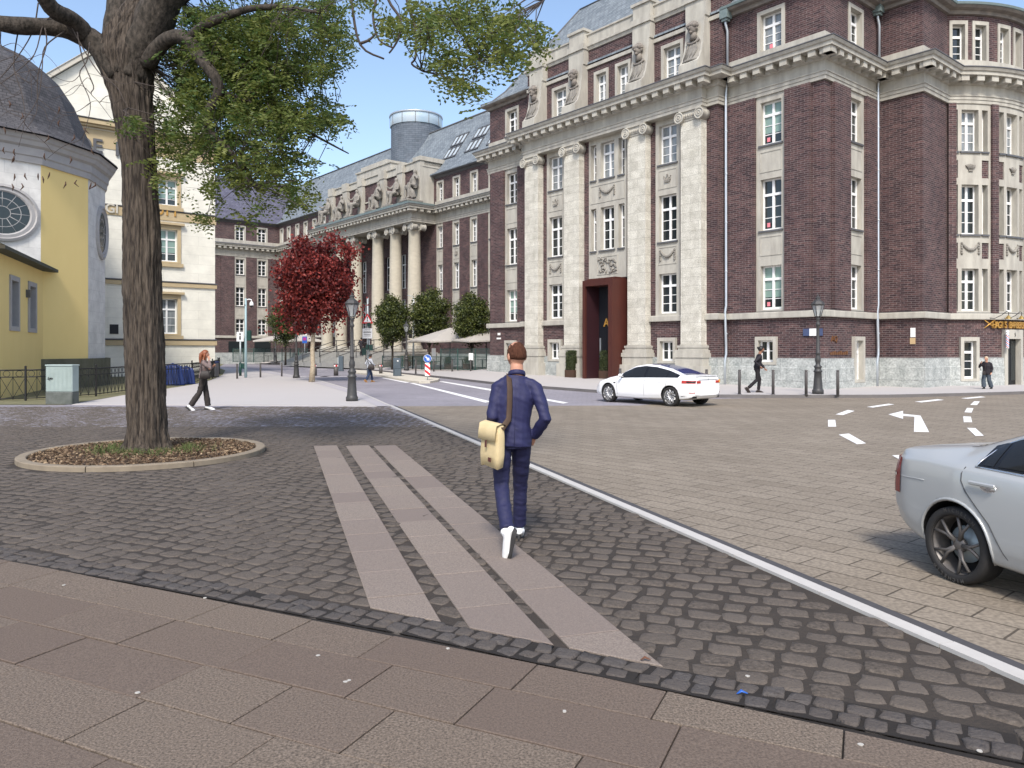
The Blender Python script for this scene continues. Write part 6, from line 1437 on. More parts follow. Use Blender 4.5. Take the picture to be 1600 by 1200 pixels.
# --- barber shop front
sn = thing('shop_sign', 'gilt letters and crossed razors above the barber door', 'shop sign', FC.P(dw, 2.8, .2)); tA, tB = tcyl(1549), tcyl(1576); s_ = (tB - tA) / 6.6; zt_ = zat(513.5, 35.6)
for i, chx in enumerate("HAGI'S BARBERSHOP"):
    if chx == ' ': continue
    t = tA + (i + .5) * s_ - (.12 if i > 4 else 0); q = MB(); text_mb(q, chx, .42, frameM(FC.P(t, zt_, .06), FC.rt(t), (0, 0, 1)), depth=.03, bold=True, width=.85); q.build('letter', 'gold', sn)
q = MB(); tX = tcyl(1543.5)
for sgn in (-1, 1): q.tube([FC.P(tX - .28, zt_ + .17 - .18 * sgn, .1), FC.P(tX + .28, zt_ + .17 + .18 * sgn, .1)], [.02, .035], 6)
q.build('crossed_razors', 'gold', sn)
for i, px in enumerate((1561, 1580, 1595)):
    t = tcyl(px); p = FC.P(t, 0, .2); t_ = thing('sign_lamp', ('leftmost', 'middle', 'rightmost')[i] + ' brass gooseneck lamp over the barber sign', 'wall lamp', FC.P(t - .5, 3.3, .15), 0, 'brass gooseneck lamps over the barber sign')
    q = MB(); q.tube([FC.P(t - .75, 3.15, .1), FC.P(t - .6, 3.1, .3), FC.P(t - .35, 3.25, .42), FC.P(t - .1, 3.42, .45), FC.P(t + .02, 3.38, .45), FC.P(t, 3.2, .45)], .016, 6); q.build('arm', 'black', t_)
    q = MB(); q.lathe([(.03, .12), (.05, .1), (.13, -.02), (.14, -.03)], FC.P(t, 3.12, .45), 12); q.build('shade', mat('brass', (.6, .42, .14), .3, metal=.8) if 'brass' not in M else M['brass'], t_)
t = dw - .72; p = FC.P(t, 0, .3); t_ = thing('barber_pole', 'striped red white and blue barber pole beside the shop door', 'barber pole', (p.x, p.y, 1.75)); q = MB(); q.lathe([(.06, 0), (.06, .05), (.075, .06)], n=12); q.lathe([(.075, .62), (.075, .66), (.05, .7)], n=12); q.ball((0, 0, .76), .075, 8); q.build('caps', 'swhite', t_, world=False)
q = MB(); n = 16
for k in range(14):
    for j in range(n):
        a, b = 2 * math.pi * j / n, 2 * math.pi * (j + 1) / n; z0, z1 = .06 + k * .04, .06 + (k + 1) * .04
        q.quad([(.065 * math.cos(a), .065 * math.sin(a), z0), (.065 * math.cos(b), .065 * math.sin(b), z0), (.065 * math.cos(b), .065 * math.sin(b), z1), (.065 * math.cos(a), .065 * math.sin(a), z1)], m=(0, 0, 1, 1, 0, 0, 2, 2)[(j + k * 2) % 8])
q.build('striped_tube', ['swhite', 'red', 'blue'], t_, world=False)
# small litter on the paving
for i, (px, py, c, nm, lab) in enumerate(((1159, 1084, 'blue', 'paper_scrap', 'bright blue scrap among the dark border setts'), (1008, 1031, 'leaf', 'fallen_leaf', 'brown curled leaf at the tip of the right granite strip'))):
    p = at(px, py, .012); q = MB(); q.tube([(-.025, 0, 0), (0, .008, .012), (.03, -.004, .003)], [.004, .012, .004], 6, flat=.4); o = q.build(nm, 'blue' if c == 'blue' else mat('brown leaf', (.13, .055, .03), .9)); o.location = p; tag(o, lab, 'litter')
gum = MB()
for px, py in ((1080 * .5, 1065), (545, 1063), (320, 934), (215, 1082), (882, 1111), (1345, 1163), (700, 1013), (497, 1024), (1531, 1173), (100, 914), (1168, 1056)):
    p = at(px, py, .0025); gum.slabpoly([(p.x + .012 * math.cos(a) * rnd.uniform(.7, 1.2), p.y + .012 * math.sin(a)) for a in [2 * math.pi * k / 9 for k in range(9)]], 0, .0035)
struct(gum.build('chewing_gum_spots', mat('old gum', (.42, .40, .36), .8)), 'stuff')
# ================================================================ PEOPLE
M['skin'] = mat('skin', (.50, .27, .18), .55, c2=(.42, .20, .13), ns=14, amt=.8)
M['skind'] = mat('tanned skin', (.30, .15, .09), .55, c2=(.24, .11, .07), ns=14, amt=.8)
def head_fn(d):                                       # skull radius along unit direction (x right, y front, z up)
    x, y, z = d.x, d.y, d.z
    r = 1 / math.sqrt((x / .076) ** 2 + (y / .097) ** 2 + (z / .116) ** 2)
    if z < 0: r *= 1 - .10 * min(1, -z * 1.4) * (1 - max(0, y) * .9)                       # jaw narrows, chin stays
    if y < -.3 and z < -.2: r *= .93
    g = lambda a, b, s, c: a * math.exp(-((x - b[0]) ** 2 + (z - b[1]) ** 2) / s ** 2) * (1 if y > 0 else 0)
    r += g(.022, (0, -.14), .13, 0) + g(.012, (0, -.02), .12, 0) + g(.007, (0, .22), .35, 0) + g(.008, (0, -.62), .2, 0) + g(.006, (0, -.42), .16, 0) - g(.010, (.34, .06), .14, 0) - g(.010, (-.34, .06), .14, 0)
    return r
def head_mb(q, M4, n=26):
    rings = []
    for i in range(n + 1):
        th = math.pi * i / n; rg = []
        for j in range(n + 6):
            ph = 2 * math.pi * j / (n + 6); d = V((math.sin(th) * math.cos(ph), math.sin(th) * math.sin(ph), -math.cos(th))); rg.append(M4 @ (d * head_fn(d)))
        rings.append(rg)
    q.loft(rings, caps=True, sm=True)
    for s in (-1, 1): q.ball((s * .076, -.008, -.012), (.012, .02, .032), 7, M4=M4)
def hand_mb(q, wrist, dir_, palm, s=1, curl=.5, side=1):
    d = V(dir_).normalized(); p = V(palm).normalized(); sd_ = d.cross(p).normalized() * side; p = sd_.cross(d).normalized() * side
    w = V(wrist); q.tube([w - d * .02, w + d * .03, w + d * .075], [(.026, .018), (.038, .018), (.036, .015)], 10, up=sd_)
    for k, (off, L_) in enumerate(((-.028, .062), (-.010, .072), (.010, .068), (.027, .054))):
        a = w + d * .075 + sd_ * off; c = curl * (1 + .12 * k); b = a + (d * math.cos(c * .6) + p * math.sin(c * .6)) * L_ * .5; e = b + (d * math.cos(c * 1.6) + p * math.sin(c * 1.6)) * L_ * .5; q.tube([a - d * .02, a, b, e], [.0095, .0095, .0088, .007], 7)
    a = w + d * .025 - sd_ * .03; b = a + (d * .6 - sd_ * .7 + p * .3).normalized() * .035; e = b + (d * .85 - sd_ * .2 + p * .4).normalized() * .03; q.tube([a + sd_ * .015, a, b, e], [.012, .011, .010, .008], 7)
def shoe_mb(q, ankle, toe, s=1):
    a, t = V(ankle), V(toe); f = (t - a); f2 = V((f.x, f.y, 0)).normalized() if abs(f.x) + abs(f.y) > .02 else V((0, 1, 0))
    ax = f.normalized(); heel = a - V((0, 0, .055 * s)) - ax * .0
    side = V((0, 0, 1)).cross(ax); side = side.normalized() if side.length > .05 else V((1, 0, 0)); up = ax.cross(side).normalized()
    L_ = .28 * s; hp = a - up * .05 * s - ax * .075 * s
    q.tube([hp + up * .02, hp + ax * .05 * s + up * .03, hp + ax * .14 * s + up * .018, hp + ax * .21 * s + up * .005, hp + ax * .27 * s, hp + ax * .295 * s - up * .004], [(.026, .03), (.038, .052), (.044, .042), (.047, .033), (.036, .026), (.012, .015)], 12, up=up.cross(ax))
    q.tube([a + up * .05, a - up * .01, a - up * .04], [.042, .045, .045], 10)
    return hp, ax, up, side
def lerpv(a, b, t): return V(a).lerp(V(b), t)
def person(label, loc, rz, J, h=1.8, top='black', legs='black', shoes='black', skin='skin', hair=('short', 'black'), vox=.009, coat=.86, fit=1.0, flare=1.0, wrinkle=.006, collar=None, curl=(.6, .6), sleeve=1.0, hturn=0):
    P = thing('person', label, 'person', loc, rz, None, h / 1.8); j = {k: V(v) for k, v in J.items()}
    hd_ = Matrix.Translation(j['head']) @ Matrix.Scale(1.07, 4) @ Matrix.Rotation(hturn, 4, 'Z') @ Matrix.Rotation(j.get('tilt', V((0, 0, 0))).x, 4, 'X')
    pel, nk = j['pelvis'], j['neck']; ch_ = lerpv(pel, nk, .62); wa = lerpv(pel, nk, .25); sx = (j['shR'] - j['shL']).normalized(); hx_ = (j['hipR'] - j['hipL']).normalized()
    # ---- body
    b = MB(); head_mb(b, hd_)
    b.tube([nk - V((0, 0, .05)), lerpv(nk, j['head'], .35), j['head'] - V((0, 0, .06))], [.066, .058, .056], 12)
    b.tube([pel - V((0, 0, .06)), pel, wa, ch_, lerpv(ch_, nk, .6), lerpv(ch_, nk, .9), nk], [(.12, .085), (.132, .09), (.12, .082), (.145, .095), (.11, .068), (.06, .05), (.058, .052)], 14, up=V((0, 1, 0)))
    for s in 'LR':
        b.tube([j['sh' + s] - sx * (.06 if s == 'R' else -.06) - V((0, 0, .03)), j['sh' + s] - V((0, 0, .02)), j['el' + s], lerpv(j['el' + s], j['wr' + s], .25), j['wr' + s]], [.03, .040, .036, .036, .027], 10)
        b.tube([j['hip' + s] + V((0, 0, .03)), j['hip' + s], lerpv(j['hip' + s], j['kn' + s], .6), j['kn' + s], lerpv(j['kn' + s], j['an' + s], .35), j['an' + s]], [.07, .072, .058, .048, .048, .035], 10)
        ax_ = (j['to' + s] - j['an' + s]).normalized(); sd0_ = V((0, 0, 1)).cross(ax_); up_ = ax_.cross(sd0_).normalized(); b.tube([j['an' + s], j['an' + s] - up_ * .03 + ax_ * .03, j['an' + s] - up_ * .05 + ax_ * .12], [.036, .028, .02], 8)
        dv = j.get('hd' + s, j['wr' + s] - j['el' + s]); hand_mb(b, j['wr' + s], dv, j.get('pm' + s, V((1 if s == 'L' else -1, .3, 0))), curl=curl[0 if s == 'L' else 1], side=-1 if s == 'L' else 1)
    me = remesh(b, vox, 2); me.materials.append(M[skin]); obj('body', me, P)
    # ---- trousers
    t = MB(); t.tube([pel + V((0, 0, .10)), pel, pel - V((0, 0, .09))], [(.165 * fit, .125 * fit), (.178 * fit, .13 * fit), (.165 * fit, .12 * fit)], 14, up=V((0, 1, 0)))
    for s in 'LR':
        a = lerpv(j['kn' + s], j['an' + s], .5); t.tube([j['hip' + s] + V((0, 0, .02)), lerpv(j['hip' + s], j['kn' + s], .5), j['kn' + s], a, lerpv(j['kn' + s], j['an' + s], .93)], [.105 * fit, .090 * fit, .074 * fit * flare ** .5, .070 * fit * flare, .068 * fit * flare], 12)
    me = remesh(t, vox * 1.15, 3, lambda c, n: wrinkle * noise.noise(V((c.x * 7, c.y * 7, c.z * 17))) + wrinkle * .6 * noise.noise(V((c.x * 16, c.y * 16, c.z * 34)))); me.materials.append(legs); obj('trousers', me, P)
    # ---- top
    t = MB(); hem = pel.copy(); hem.z = coat; hem = V((pel.x, pel.y, coat))
    t.tube([hem, lerpv(hem, wa, .5), wa, ch_, lerpv(ch_, nk, .55), lerpv(ch_, nk, .88)], [(.192 * fit, .145 * fit), (.185 * fit, .14 * fit), (.168 * fit, .125 * fit), (.198 * fit, .138 * fit), (.165 * fit, .105 * fit), (.098, .078)], 18, up=V((0, 1, 0)))
    for s in 'LR':
        sg = sx * (.05 if s == 'R' else -.05); e2_ = lerpv(j['el' + s], j['wr' + s], .92 * sleeve if sleeve <= 1 else .95)
        t.tube([j['sh' + s] - sg * 2.6 + V((0, 0, .045)), j['sh' + s] - sg * .9 + V((0, 0, .012)), j['sh' + s] + V((0, 0, -.02)), lerpv(j['sh' + s], j['el' + s], .5), j['el' + s], lerpv(j['el' + s], j['wr' + s], .5), e2_], [.045, .060, .066, .060, .056, .051, .046], 12)
    me = remesh(t, vox * 1.15, 3, lambda c, n: wrinkle * noise.noise(V((c.x * 8 + c.z * 5, c.y * 8, c.z * 9))) + wrinkle * .8 * noise.noise(V((c.x * 15 + c.z * 14, c.y * 15, c.z * 22)))); me.materials.append(top); tob = obj('jacket' if coat < .9 else 'shirt', me, P)
    if collar:
        q = MB(); cz = lerpv(nk, j['head'], -.06); q.tube([cz + V((.068 * math.cos(a), .066 * math.sin(a) - .004, -.022 * math.sin(a))) for a in [2 * math.pi * k / 16 for k in range(17)]], [.010] * 17, 8, flat=2.2, up=(0, 0, 1)); q.build('collar', collar, tob, world=False)
    # ---- shoes
    for s in 'LR':
        q = MB(); hp, ax, up, sd_ = shoe_mb(q, j['an' + s], j['to' + s]); me = remesh(q, .007, 2); me.materials.append(shoes); so2 = obj('shoe', me, P)
        q = MB(); q.tube([hp - up * .028 - ax * .02, hp + ax * .06 - up * .026, hp + ax * .15 - up * .030, hp + ax * .22 - up * .028, hp + ax * .29 - up * .022], [(.022, .010), (.036, .011), (.036, .009), (.045, .010), (.016, .008)], 10, up=up.cross(ax)); q.build('sole', 'sole' if shoes.name.startswith('white') else shoes, so2, world=False)
    # ---- hair and face
    kind, hc = hair; q = MB(); n = 34; rings = []
    def hmask(d):
        front = d.y
        if kind == 'balding':
            if d.z > .80 + .16 * noise.noise(d * 5) and d.y > -.25: return -.006
            return .004 if (d.z > -.42 + .8 * max(0, front - .05) and front < .42) else -.01
        if kind == 'bald': return -.01
        lim = -.45 + 1.25 * max(0, front + .1)
        return .013 if d.z > lim else -.01
    for i in range(n + 1):
        th = math.pi * i / n; rg = []
        for k in range(n + 6):
            ph = 2 * math.pi * k / (n + 6); d = V((math.sin(th) * math.cos(ph), math.sin(th) * math.sin(ph), -math.cos(th))); rg.append(hd_ @ (d * (head_fn(d) + hmask(d) + .004 * noise.noise(V((d.x * 22, d.y * 22, d.z * 9))))))
        rings.append(rg)
    if kind != 'bald':
        q.loft(rings, caps=True, sm=True)
        if kind == 'long':
            q.tube([hd_ @ V((0, -.05, .06)), hd_ @ V((0, -.1, 0)), hd_ @ V((0, -.115, -.1)), hd_ @ V((.01, -.11, -.21)), hd_ @ V((.0, -.10, -.30))], [(.06, .05), (.085, .06), (.09, .055), (.075, .045), (.03, .02)], 12)
            for s in (-1, 1): q.tube([hd_ @ V((s * .07, .01, .04)), hd_ @ V((s * .085, -.01, -.06)), hd_ @ V((s * .08, .0, -.19))], [.03, .035, .012], 8)
        if kind == 'bun': q.ball((0, -.105, .06), .042, 8, M4=hd_)
        q.build('hair', hc, P, world=False)
    if kind == 'bun':
        q = MB(); q.ball((0, .06, -.085), (.052, .042, .038), 8, M4=hd_); q.build('beard', hc, P, world=False)
    q = MB()
    for s in (-1, 1): q.ball((s * .031, .079, .008), (.011, .009, .007), 6, M4=hd_)
    q.build('eyes', 'black', P, world=False); q = MB(); q.tube([hd_ @ V((-.022, .088, -.058)), hd_ @ V((0, .096, -.056)), hd_ @ V((.022, .088, -.058))], [.004, .007, .004], 6); q.build('mouth', mat('lips', (.35, .12, .10), .5) if 'lips' not in M else M['lips'], P, world=False)
    return P
M['lips'] = mat('lips', (.35, .12, .10), .5)
M['navy'] = mat('navy suit cloth', (.021, .022, .078), .62, c2=(.014, .015, .055), ns=30, bump=.12, bs=160, spec=.35)
M['navyt'] = mat('navy trouser cloth', (.018, .019, .066), .65, c2=(.012, .013, .047), ns=30, bump=.12, bs=160)
M['shoew'] = mat('white leather', (.78, .78, .77), .5); M['sole'] = mat('dark rubber sole', (.035, .033, .033), .8)
M['hairb'] = mat('brown hair', (.040, .018, .013), .95, spec=.08, c2=(.12, .052, .032), ns=90, stretch=(1, 1, .25), bump=.8, bs=120); M['hairr'] = mat('auburn hair', (.15, .040, .016), .5, c2=(.27, .085, .03), ns=30, stretch=(1, 1, .2)); M['hairk'] = mat('black hair', (.012, .010, .009), .5); M['hairg'] = mat('fair grey hair', (.45, .36, .25), .6)
# --- man in the navy suit
base = V((-.0, 6.65, 0)); o = lambda x, y, z: (x - base.x, y - base.y, z)
J1 = dict(pelvis=o(.0, 6.65, .95), neck=o(.042, 6.69, 1.515), head=o(.040, 6.715, 1.665), shL=o(-.122, 6.68, 1.405), shR=o(.205, 6.66, 1.40), elL=o(-.165, 6.62, 1.14), wrL=o(-.17, 6.82, .99), elR=o(.290, 6.56, 1.125), wrR=o(.185, 6.72, .945),
          hipL=o(-.085, 6.64, .93), hipR=o(.085, 6.66, .93), knL=o(-.095, 6.64, .53), knR=o(.075, 6.86, .50), anL=o(-.036, 6.26, .205), anR=o(.068, 6.96, .085), toL=o(-.080, 6.32, .03), toR=o(.085, 7.18, .035), hdL=(.05, .3, -.4), hdR=(-.3, .25, -.7))
man = person('man in a navy suit and white shoes walking away, shoulder bag at his left hip', tuple(base), 0, J1, 1.8, M['navy'], M['navyt'], M['shoew'], 'skin', ('balding', 'hairb'), vox=.0075, coat=.875, fit=.89, wrinkle=.0065, collar='navy', hturn=.45)
q = MB(); q.tube([V(o(.03, 6.505, 1.42)), V(o(.03, 6.505, 1.25)), V(o(.025, 6.525, 1.12)), V(o(.02, 6.50, .90))], .0016, 5); q.build('back_seam', 'navyt', man, world=False)
# his messenger bag
bg_ = thing('messenger_bag', 'tan canvas messenger bag on a brown strap at the hip of the suited man', 'bag', (-.165, 6.52, .92))
M['canvast'] = mat('tan canvas', (.62, .50, .29), .8, c2=(.53, .42, .23), ns=12, bump=.2, bs=120); M['strap'] = mat('brown strap', (.075, .045, .028), .7, c2=(.055, .032, .02), ns=20)
rg = []
Bm = Matrix.Translation((0, 0, 0)) @ Matrix.Rotation(R(-52), 4, 'Z') @ Matrix.Rotation(R(4), 4, 'Y')
q = MB(); 
for zz_, w_, d_ in ((-.205, .112, .026), (-.20, .124, .042), (-.1, .130, .052), (.05, .126, .048), (.15, .116, .04), (.17, .108, .026)): rg.append([Bm @ V((w_ * math.copysign(abs(math.cos(a)) ** .35, math.cos(a)), d_ * math.copysign(abs(math.sin(a)) ** .5, math.sin(a)), zz_ + .008 * math.sin(a * 3))) for a in [2 * math.pi * k / 28 for k in range(28)]])
q.loft(rg, caps=True, sm=True); q.build('bag_body', 'canvast', bg_, world=False)
q = MB(); q.loft([[Bm @ V((x, y, z)) for x in (-.122, -.05, .05, .122)] for y, z in ((.05, .165), (0, .182), (-.058, .165), (-.068, .10), (-.070, .03), (-.064, .028))], closed=False, sm=True); q.build('flap', 'canvast', bg_, world=False)
q = MB(); q.box((.05, -.066, -.13), (.035, .006, .035), M4=Bm); q.box((0.0, -.075, .0), (.02, .006, .06), M4=Bm); q.build('leather_patch', mat('maroon leather', (.09, .03, .025), .6), bg_, world=False)
q = MB(); loc = V((-.165, 6.52, .92)); pts = [Bm @ V((.12, 0, .14)) + loc, V((-.028, 6.525, 1.12)), V((-.02, 6.535, 1.25)), V((-.018, 6.545, 1.38)), V((-.025, 6.60, 1.475)), V((-.028, 6.68, 1.495)), V((-.03, 6.78, 1.45)), V((-.06, 6.84, 1.3)), V((-.13, 6.84, 1.1)), Bm @ V((-.12, 0, .14)) + loc]
q.tube([p - loc for p in pts], [.027] * 10, 8, flat=.16, up=(0, 1, 0)); q.build('shoulder_strap', 'strap', bg_, world=False)
# --- woman by the big tree
p = at(318, 640.5, 0); Jw = dict(pelvis=(0, 0, .98), neck=(0, .03, 1.49), head=(0, .045, 1.655), shL=(-.17, .03, 1.42), shR=(.17, .02, 1.41), elL=(-.2, .1, 1.16), wrL=(-.12, .26, 1.3), elR=(.22, .22, 1.22), wrR=(.10, .16, 1.49), hipL=(-.085, .0, .94), hipR=(.085, 0, .94), knL=(-.09, .06, .52), knR=(.08, -.10, .52), anL=(-.09, .12, .085), anR=(.09, -.36, .12), toL=(-.09, .32, .035), toR=(.09, -.22, .02), hdR=(-.2, -.1, .6), hdL=(.3, .3, .3))
wo_ = person('woman with auburn hair in wide dark trousers walking right near the big tree', p, R(-75), Jw, 1.72, mat('taupe knit', (.20, .15, .14), .85, c2=(.15, .11, .105), ns=20), mat('dark brown trousers', (.030, .024, .022), .8), M['shoew'], 'skin', ('long', 'hairr'), coat=.95, fit=.92, flare=1.35)
def handbag(label, loc, rz, s, m, strap):
    t_ = thing('handbag', label, 'bag', loc, rz); q = MB(); rg = []
    for zz_, w_, d_ in ((-.16, .14, .04), (-.15, .17, .06), (-.02, .17, .065), (.1, .13, .045), (.12, .11, .02)): rg.append([V((w_ * s * math.copysign(abs(math.cos(a)) ** .4, math.cos(a)), d_ * s * math.copysign(abs(math.sin(a)) ** .6, math.sin(a)), zz_ * s)) for a in [2 * math.pi * k / 22 for k in range(22)]])
    q.loft(rg, caps=True, sm=True); q.build('bag_body', m, t_, world=False); q = MB(); q.tube(strap, .013, 6, flat=.5); q.build('strap', m, t_, world=False)
M['bagd'] = mat('dark bag leather', (.028, .022, .020), .6)
handbag('dark shoulder bag hanging at the side of the auburn haired woman', (p.x + .14, p.y - .24, 1.02), .25, .82, 'bagd', [V((-.1, 0, .08)), V((-.12, .06, .3)), V((-.12, .14, .42)), V((-.04, .08, .3)), V((.1, 0, .08))])
# --- man in black on the far pavement
p = at(1183, 613.5, .11); Jm = dict(pelvis=(0, 0, .95), neck=(0, .10, 1.47), head=(0, .15, 1.645), shL=(-.2, .09, 1.40), shR=(.2, .07, 1.40), elL=(-.25, .18, 1.14), wrL=(-.24, .36, .93), elR=(.27, -.17, 1.18), wrR=(.26, .04, 1.0), hipL=(-.09, 0, .93), hipR=(.09, 0, .93), knL=(-.09, .12, .50), knR=(.09, -.03, .50), anL=(-.09, .08, .085), anR=(.09, -.38, .17), toL=(-.09, .29, .035), toR=(.09, -.27, .03))
person('man with dark hair bun and beard, black clothes, walking right between the bollards', p, R(-90), Jm, 1.76, M.setdefault('blackcloth', mat('black cloth', (.013, .011, .015), .8, c2=(.02, .017, .022), ns=20)), mat('black trousers', (.012, .009, .011), .8), mat('dark boots', (.03, .022, .02), .6), 'skind', ('bun', 'hairk'), coat=.94, fit=.92)
# --- passer by at the barber shop
p = at(1542, 608, .1); Jb = dict(pelvis=(0, 0, .92), neck=(0, .02, 1.48), head=(0, .05, 1.64), shL=(-.21, 0, 1.40), shR=(.21, 0, 1.40), elL=(-.27, -.04, 1.12), wrL=(-.26, .06, .88), elR=(.30, .18, 1.18), wrR=(.14, .30, 1.42), hipL=(-.1, 0, .92), hipR=(.1, 0, .92), knL=(-.1, -.03, .5), knR=(.1, .14, .5), anL=(-.1, -.24, .10), anR=(.1, .10, .085), toL=(-.1, -.05, .03), toR=(.1, .30, .035), hdR=(-.3, .05, .5))
person('fair haired person in black coat and wide jeans beside the barber door', p, R(118), Jb, 1.36, M['blackcloth'], mat('grey blue jeans', (.045, .06, .08), .85, c2=(.07, .09, .11), ns=9), mat('black shoes', (.012, .012, .014), .6), 'skin', ('short', 'hairg'), vox=.011, coat=.80, fit=1.18, flare=1.35)
handbag('small dark crossbody bag of the person at the barber door', (p.x - .22, p.y - .18, .78), .6, .6, 'bagd', [V((.06, 0, .08)), V((.15, .02, .3)), V((.28, .1, .47)), V((.2, .3, .3)), V((-.05, .1, .08))])
# --- person crossing the road
p = at(577, 597, 0); Jc = dict(pelvis=(0, 0, .94), neck=(0, .04, 1.46), head=(0, .08, 1.63), shL=(-.2, .02, 1.40), shR=(.2, .02, 1.40), elL=(-.27, -.12, 1.14), wrL=(-.24, .1, 1.0), elR=(.27, .1, 1.12), wrR=(.2, .3, 1.05), hipL=(-.09, 0, .93), hipR=(.09, 0, .93), knL=(-.09, .2, .52), knR=(.09, -.06, .50), anL=(-.09, .26, .085), anR=(.09, -.30, .13), toL=(-.09, .47, .035), toR=(.09, -.16, .025))
person('person in pale grey jacket, jeans and tan boots crossing the road behind the lantern', p, R(-50), Jc, 1.52, mat('pale grey jacket', (.42, .44, .48), .8, c2=(.34, .36, .40), ns=9), mat('blue jeans', (.018, .032, .075), .85, c2=(.03, .05, .1), ns=12), mat('tan boots', (.33, .17, .06), .7), 'skind', ('short', 'hairk'), vox=.011, coat=.86, fit=1.05)
handbag('black crossbody bag of the person crossing the road', (p.x + .14, p.y - .22, .82), .2, 1.0, 'bagd', [V((-.1, 0, .08)), V((-.2, .05, .35)), V((-.26, .15, .46)), V((-.1, .1, .3)), V((.1, 0, .08))])
# --- person on the steps, person in the doorway
sx_ = FN.P(17.6, 0, DP + 1.9); Jd = dict(Jc); person('dark clothed person climbing the portico steps behind the warning sign mast', ((564 - 800) / FL * 68, 68, 1.22), R(-20), Jc, 1.6, M['blackcloth'], M['blackcloth'], mat('grey shoes', (.06, .06, .06), .7), 'skind', ('short', 'hairk'), vox=.013, coat=.84)
Y = 40.9; Js = dict(Jb); Js.update(wrR=(.26, .06, .88), elR=(.27, -.02, 1.12), knL=(-.1, .02, .5), knR=(.1, .02, .5), anL=(-.1, 0, .085), anR=(.1, 0, .085), toL=(-.1, .2, .035), toR=(.1, .2, .035), hdR=(0, .05, -.5))
person('bald person in dark clothes standing behind the right clipped hedge', ((951.5 - 800) / FL * Y, Y, .2), R(200), Js, 1.56, M['blackcloth'], M['blackcloth'], mat('plain black shoes', (.012, .012, .012), .7), 'skin', ('bald', 'hairk'), vox=.013, coat=.86)
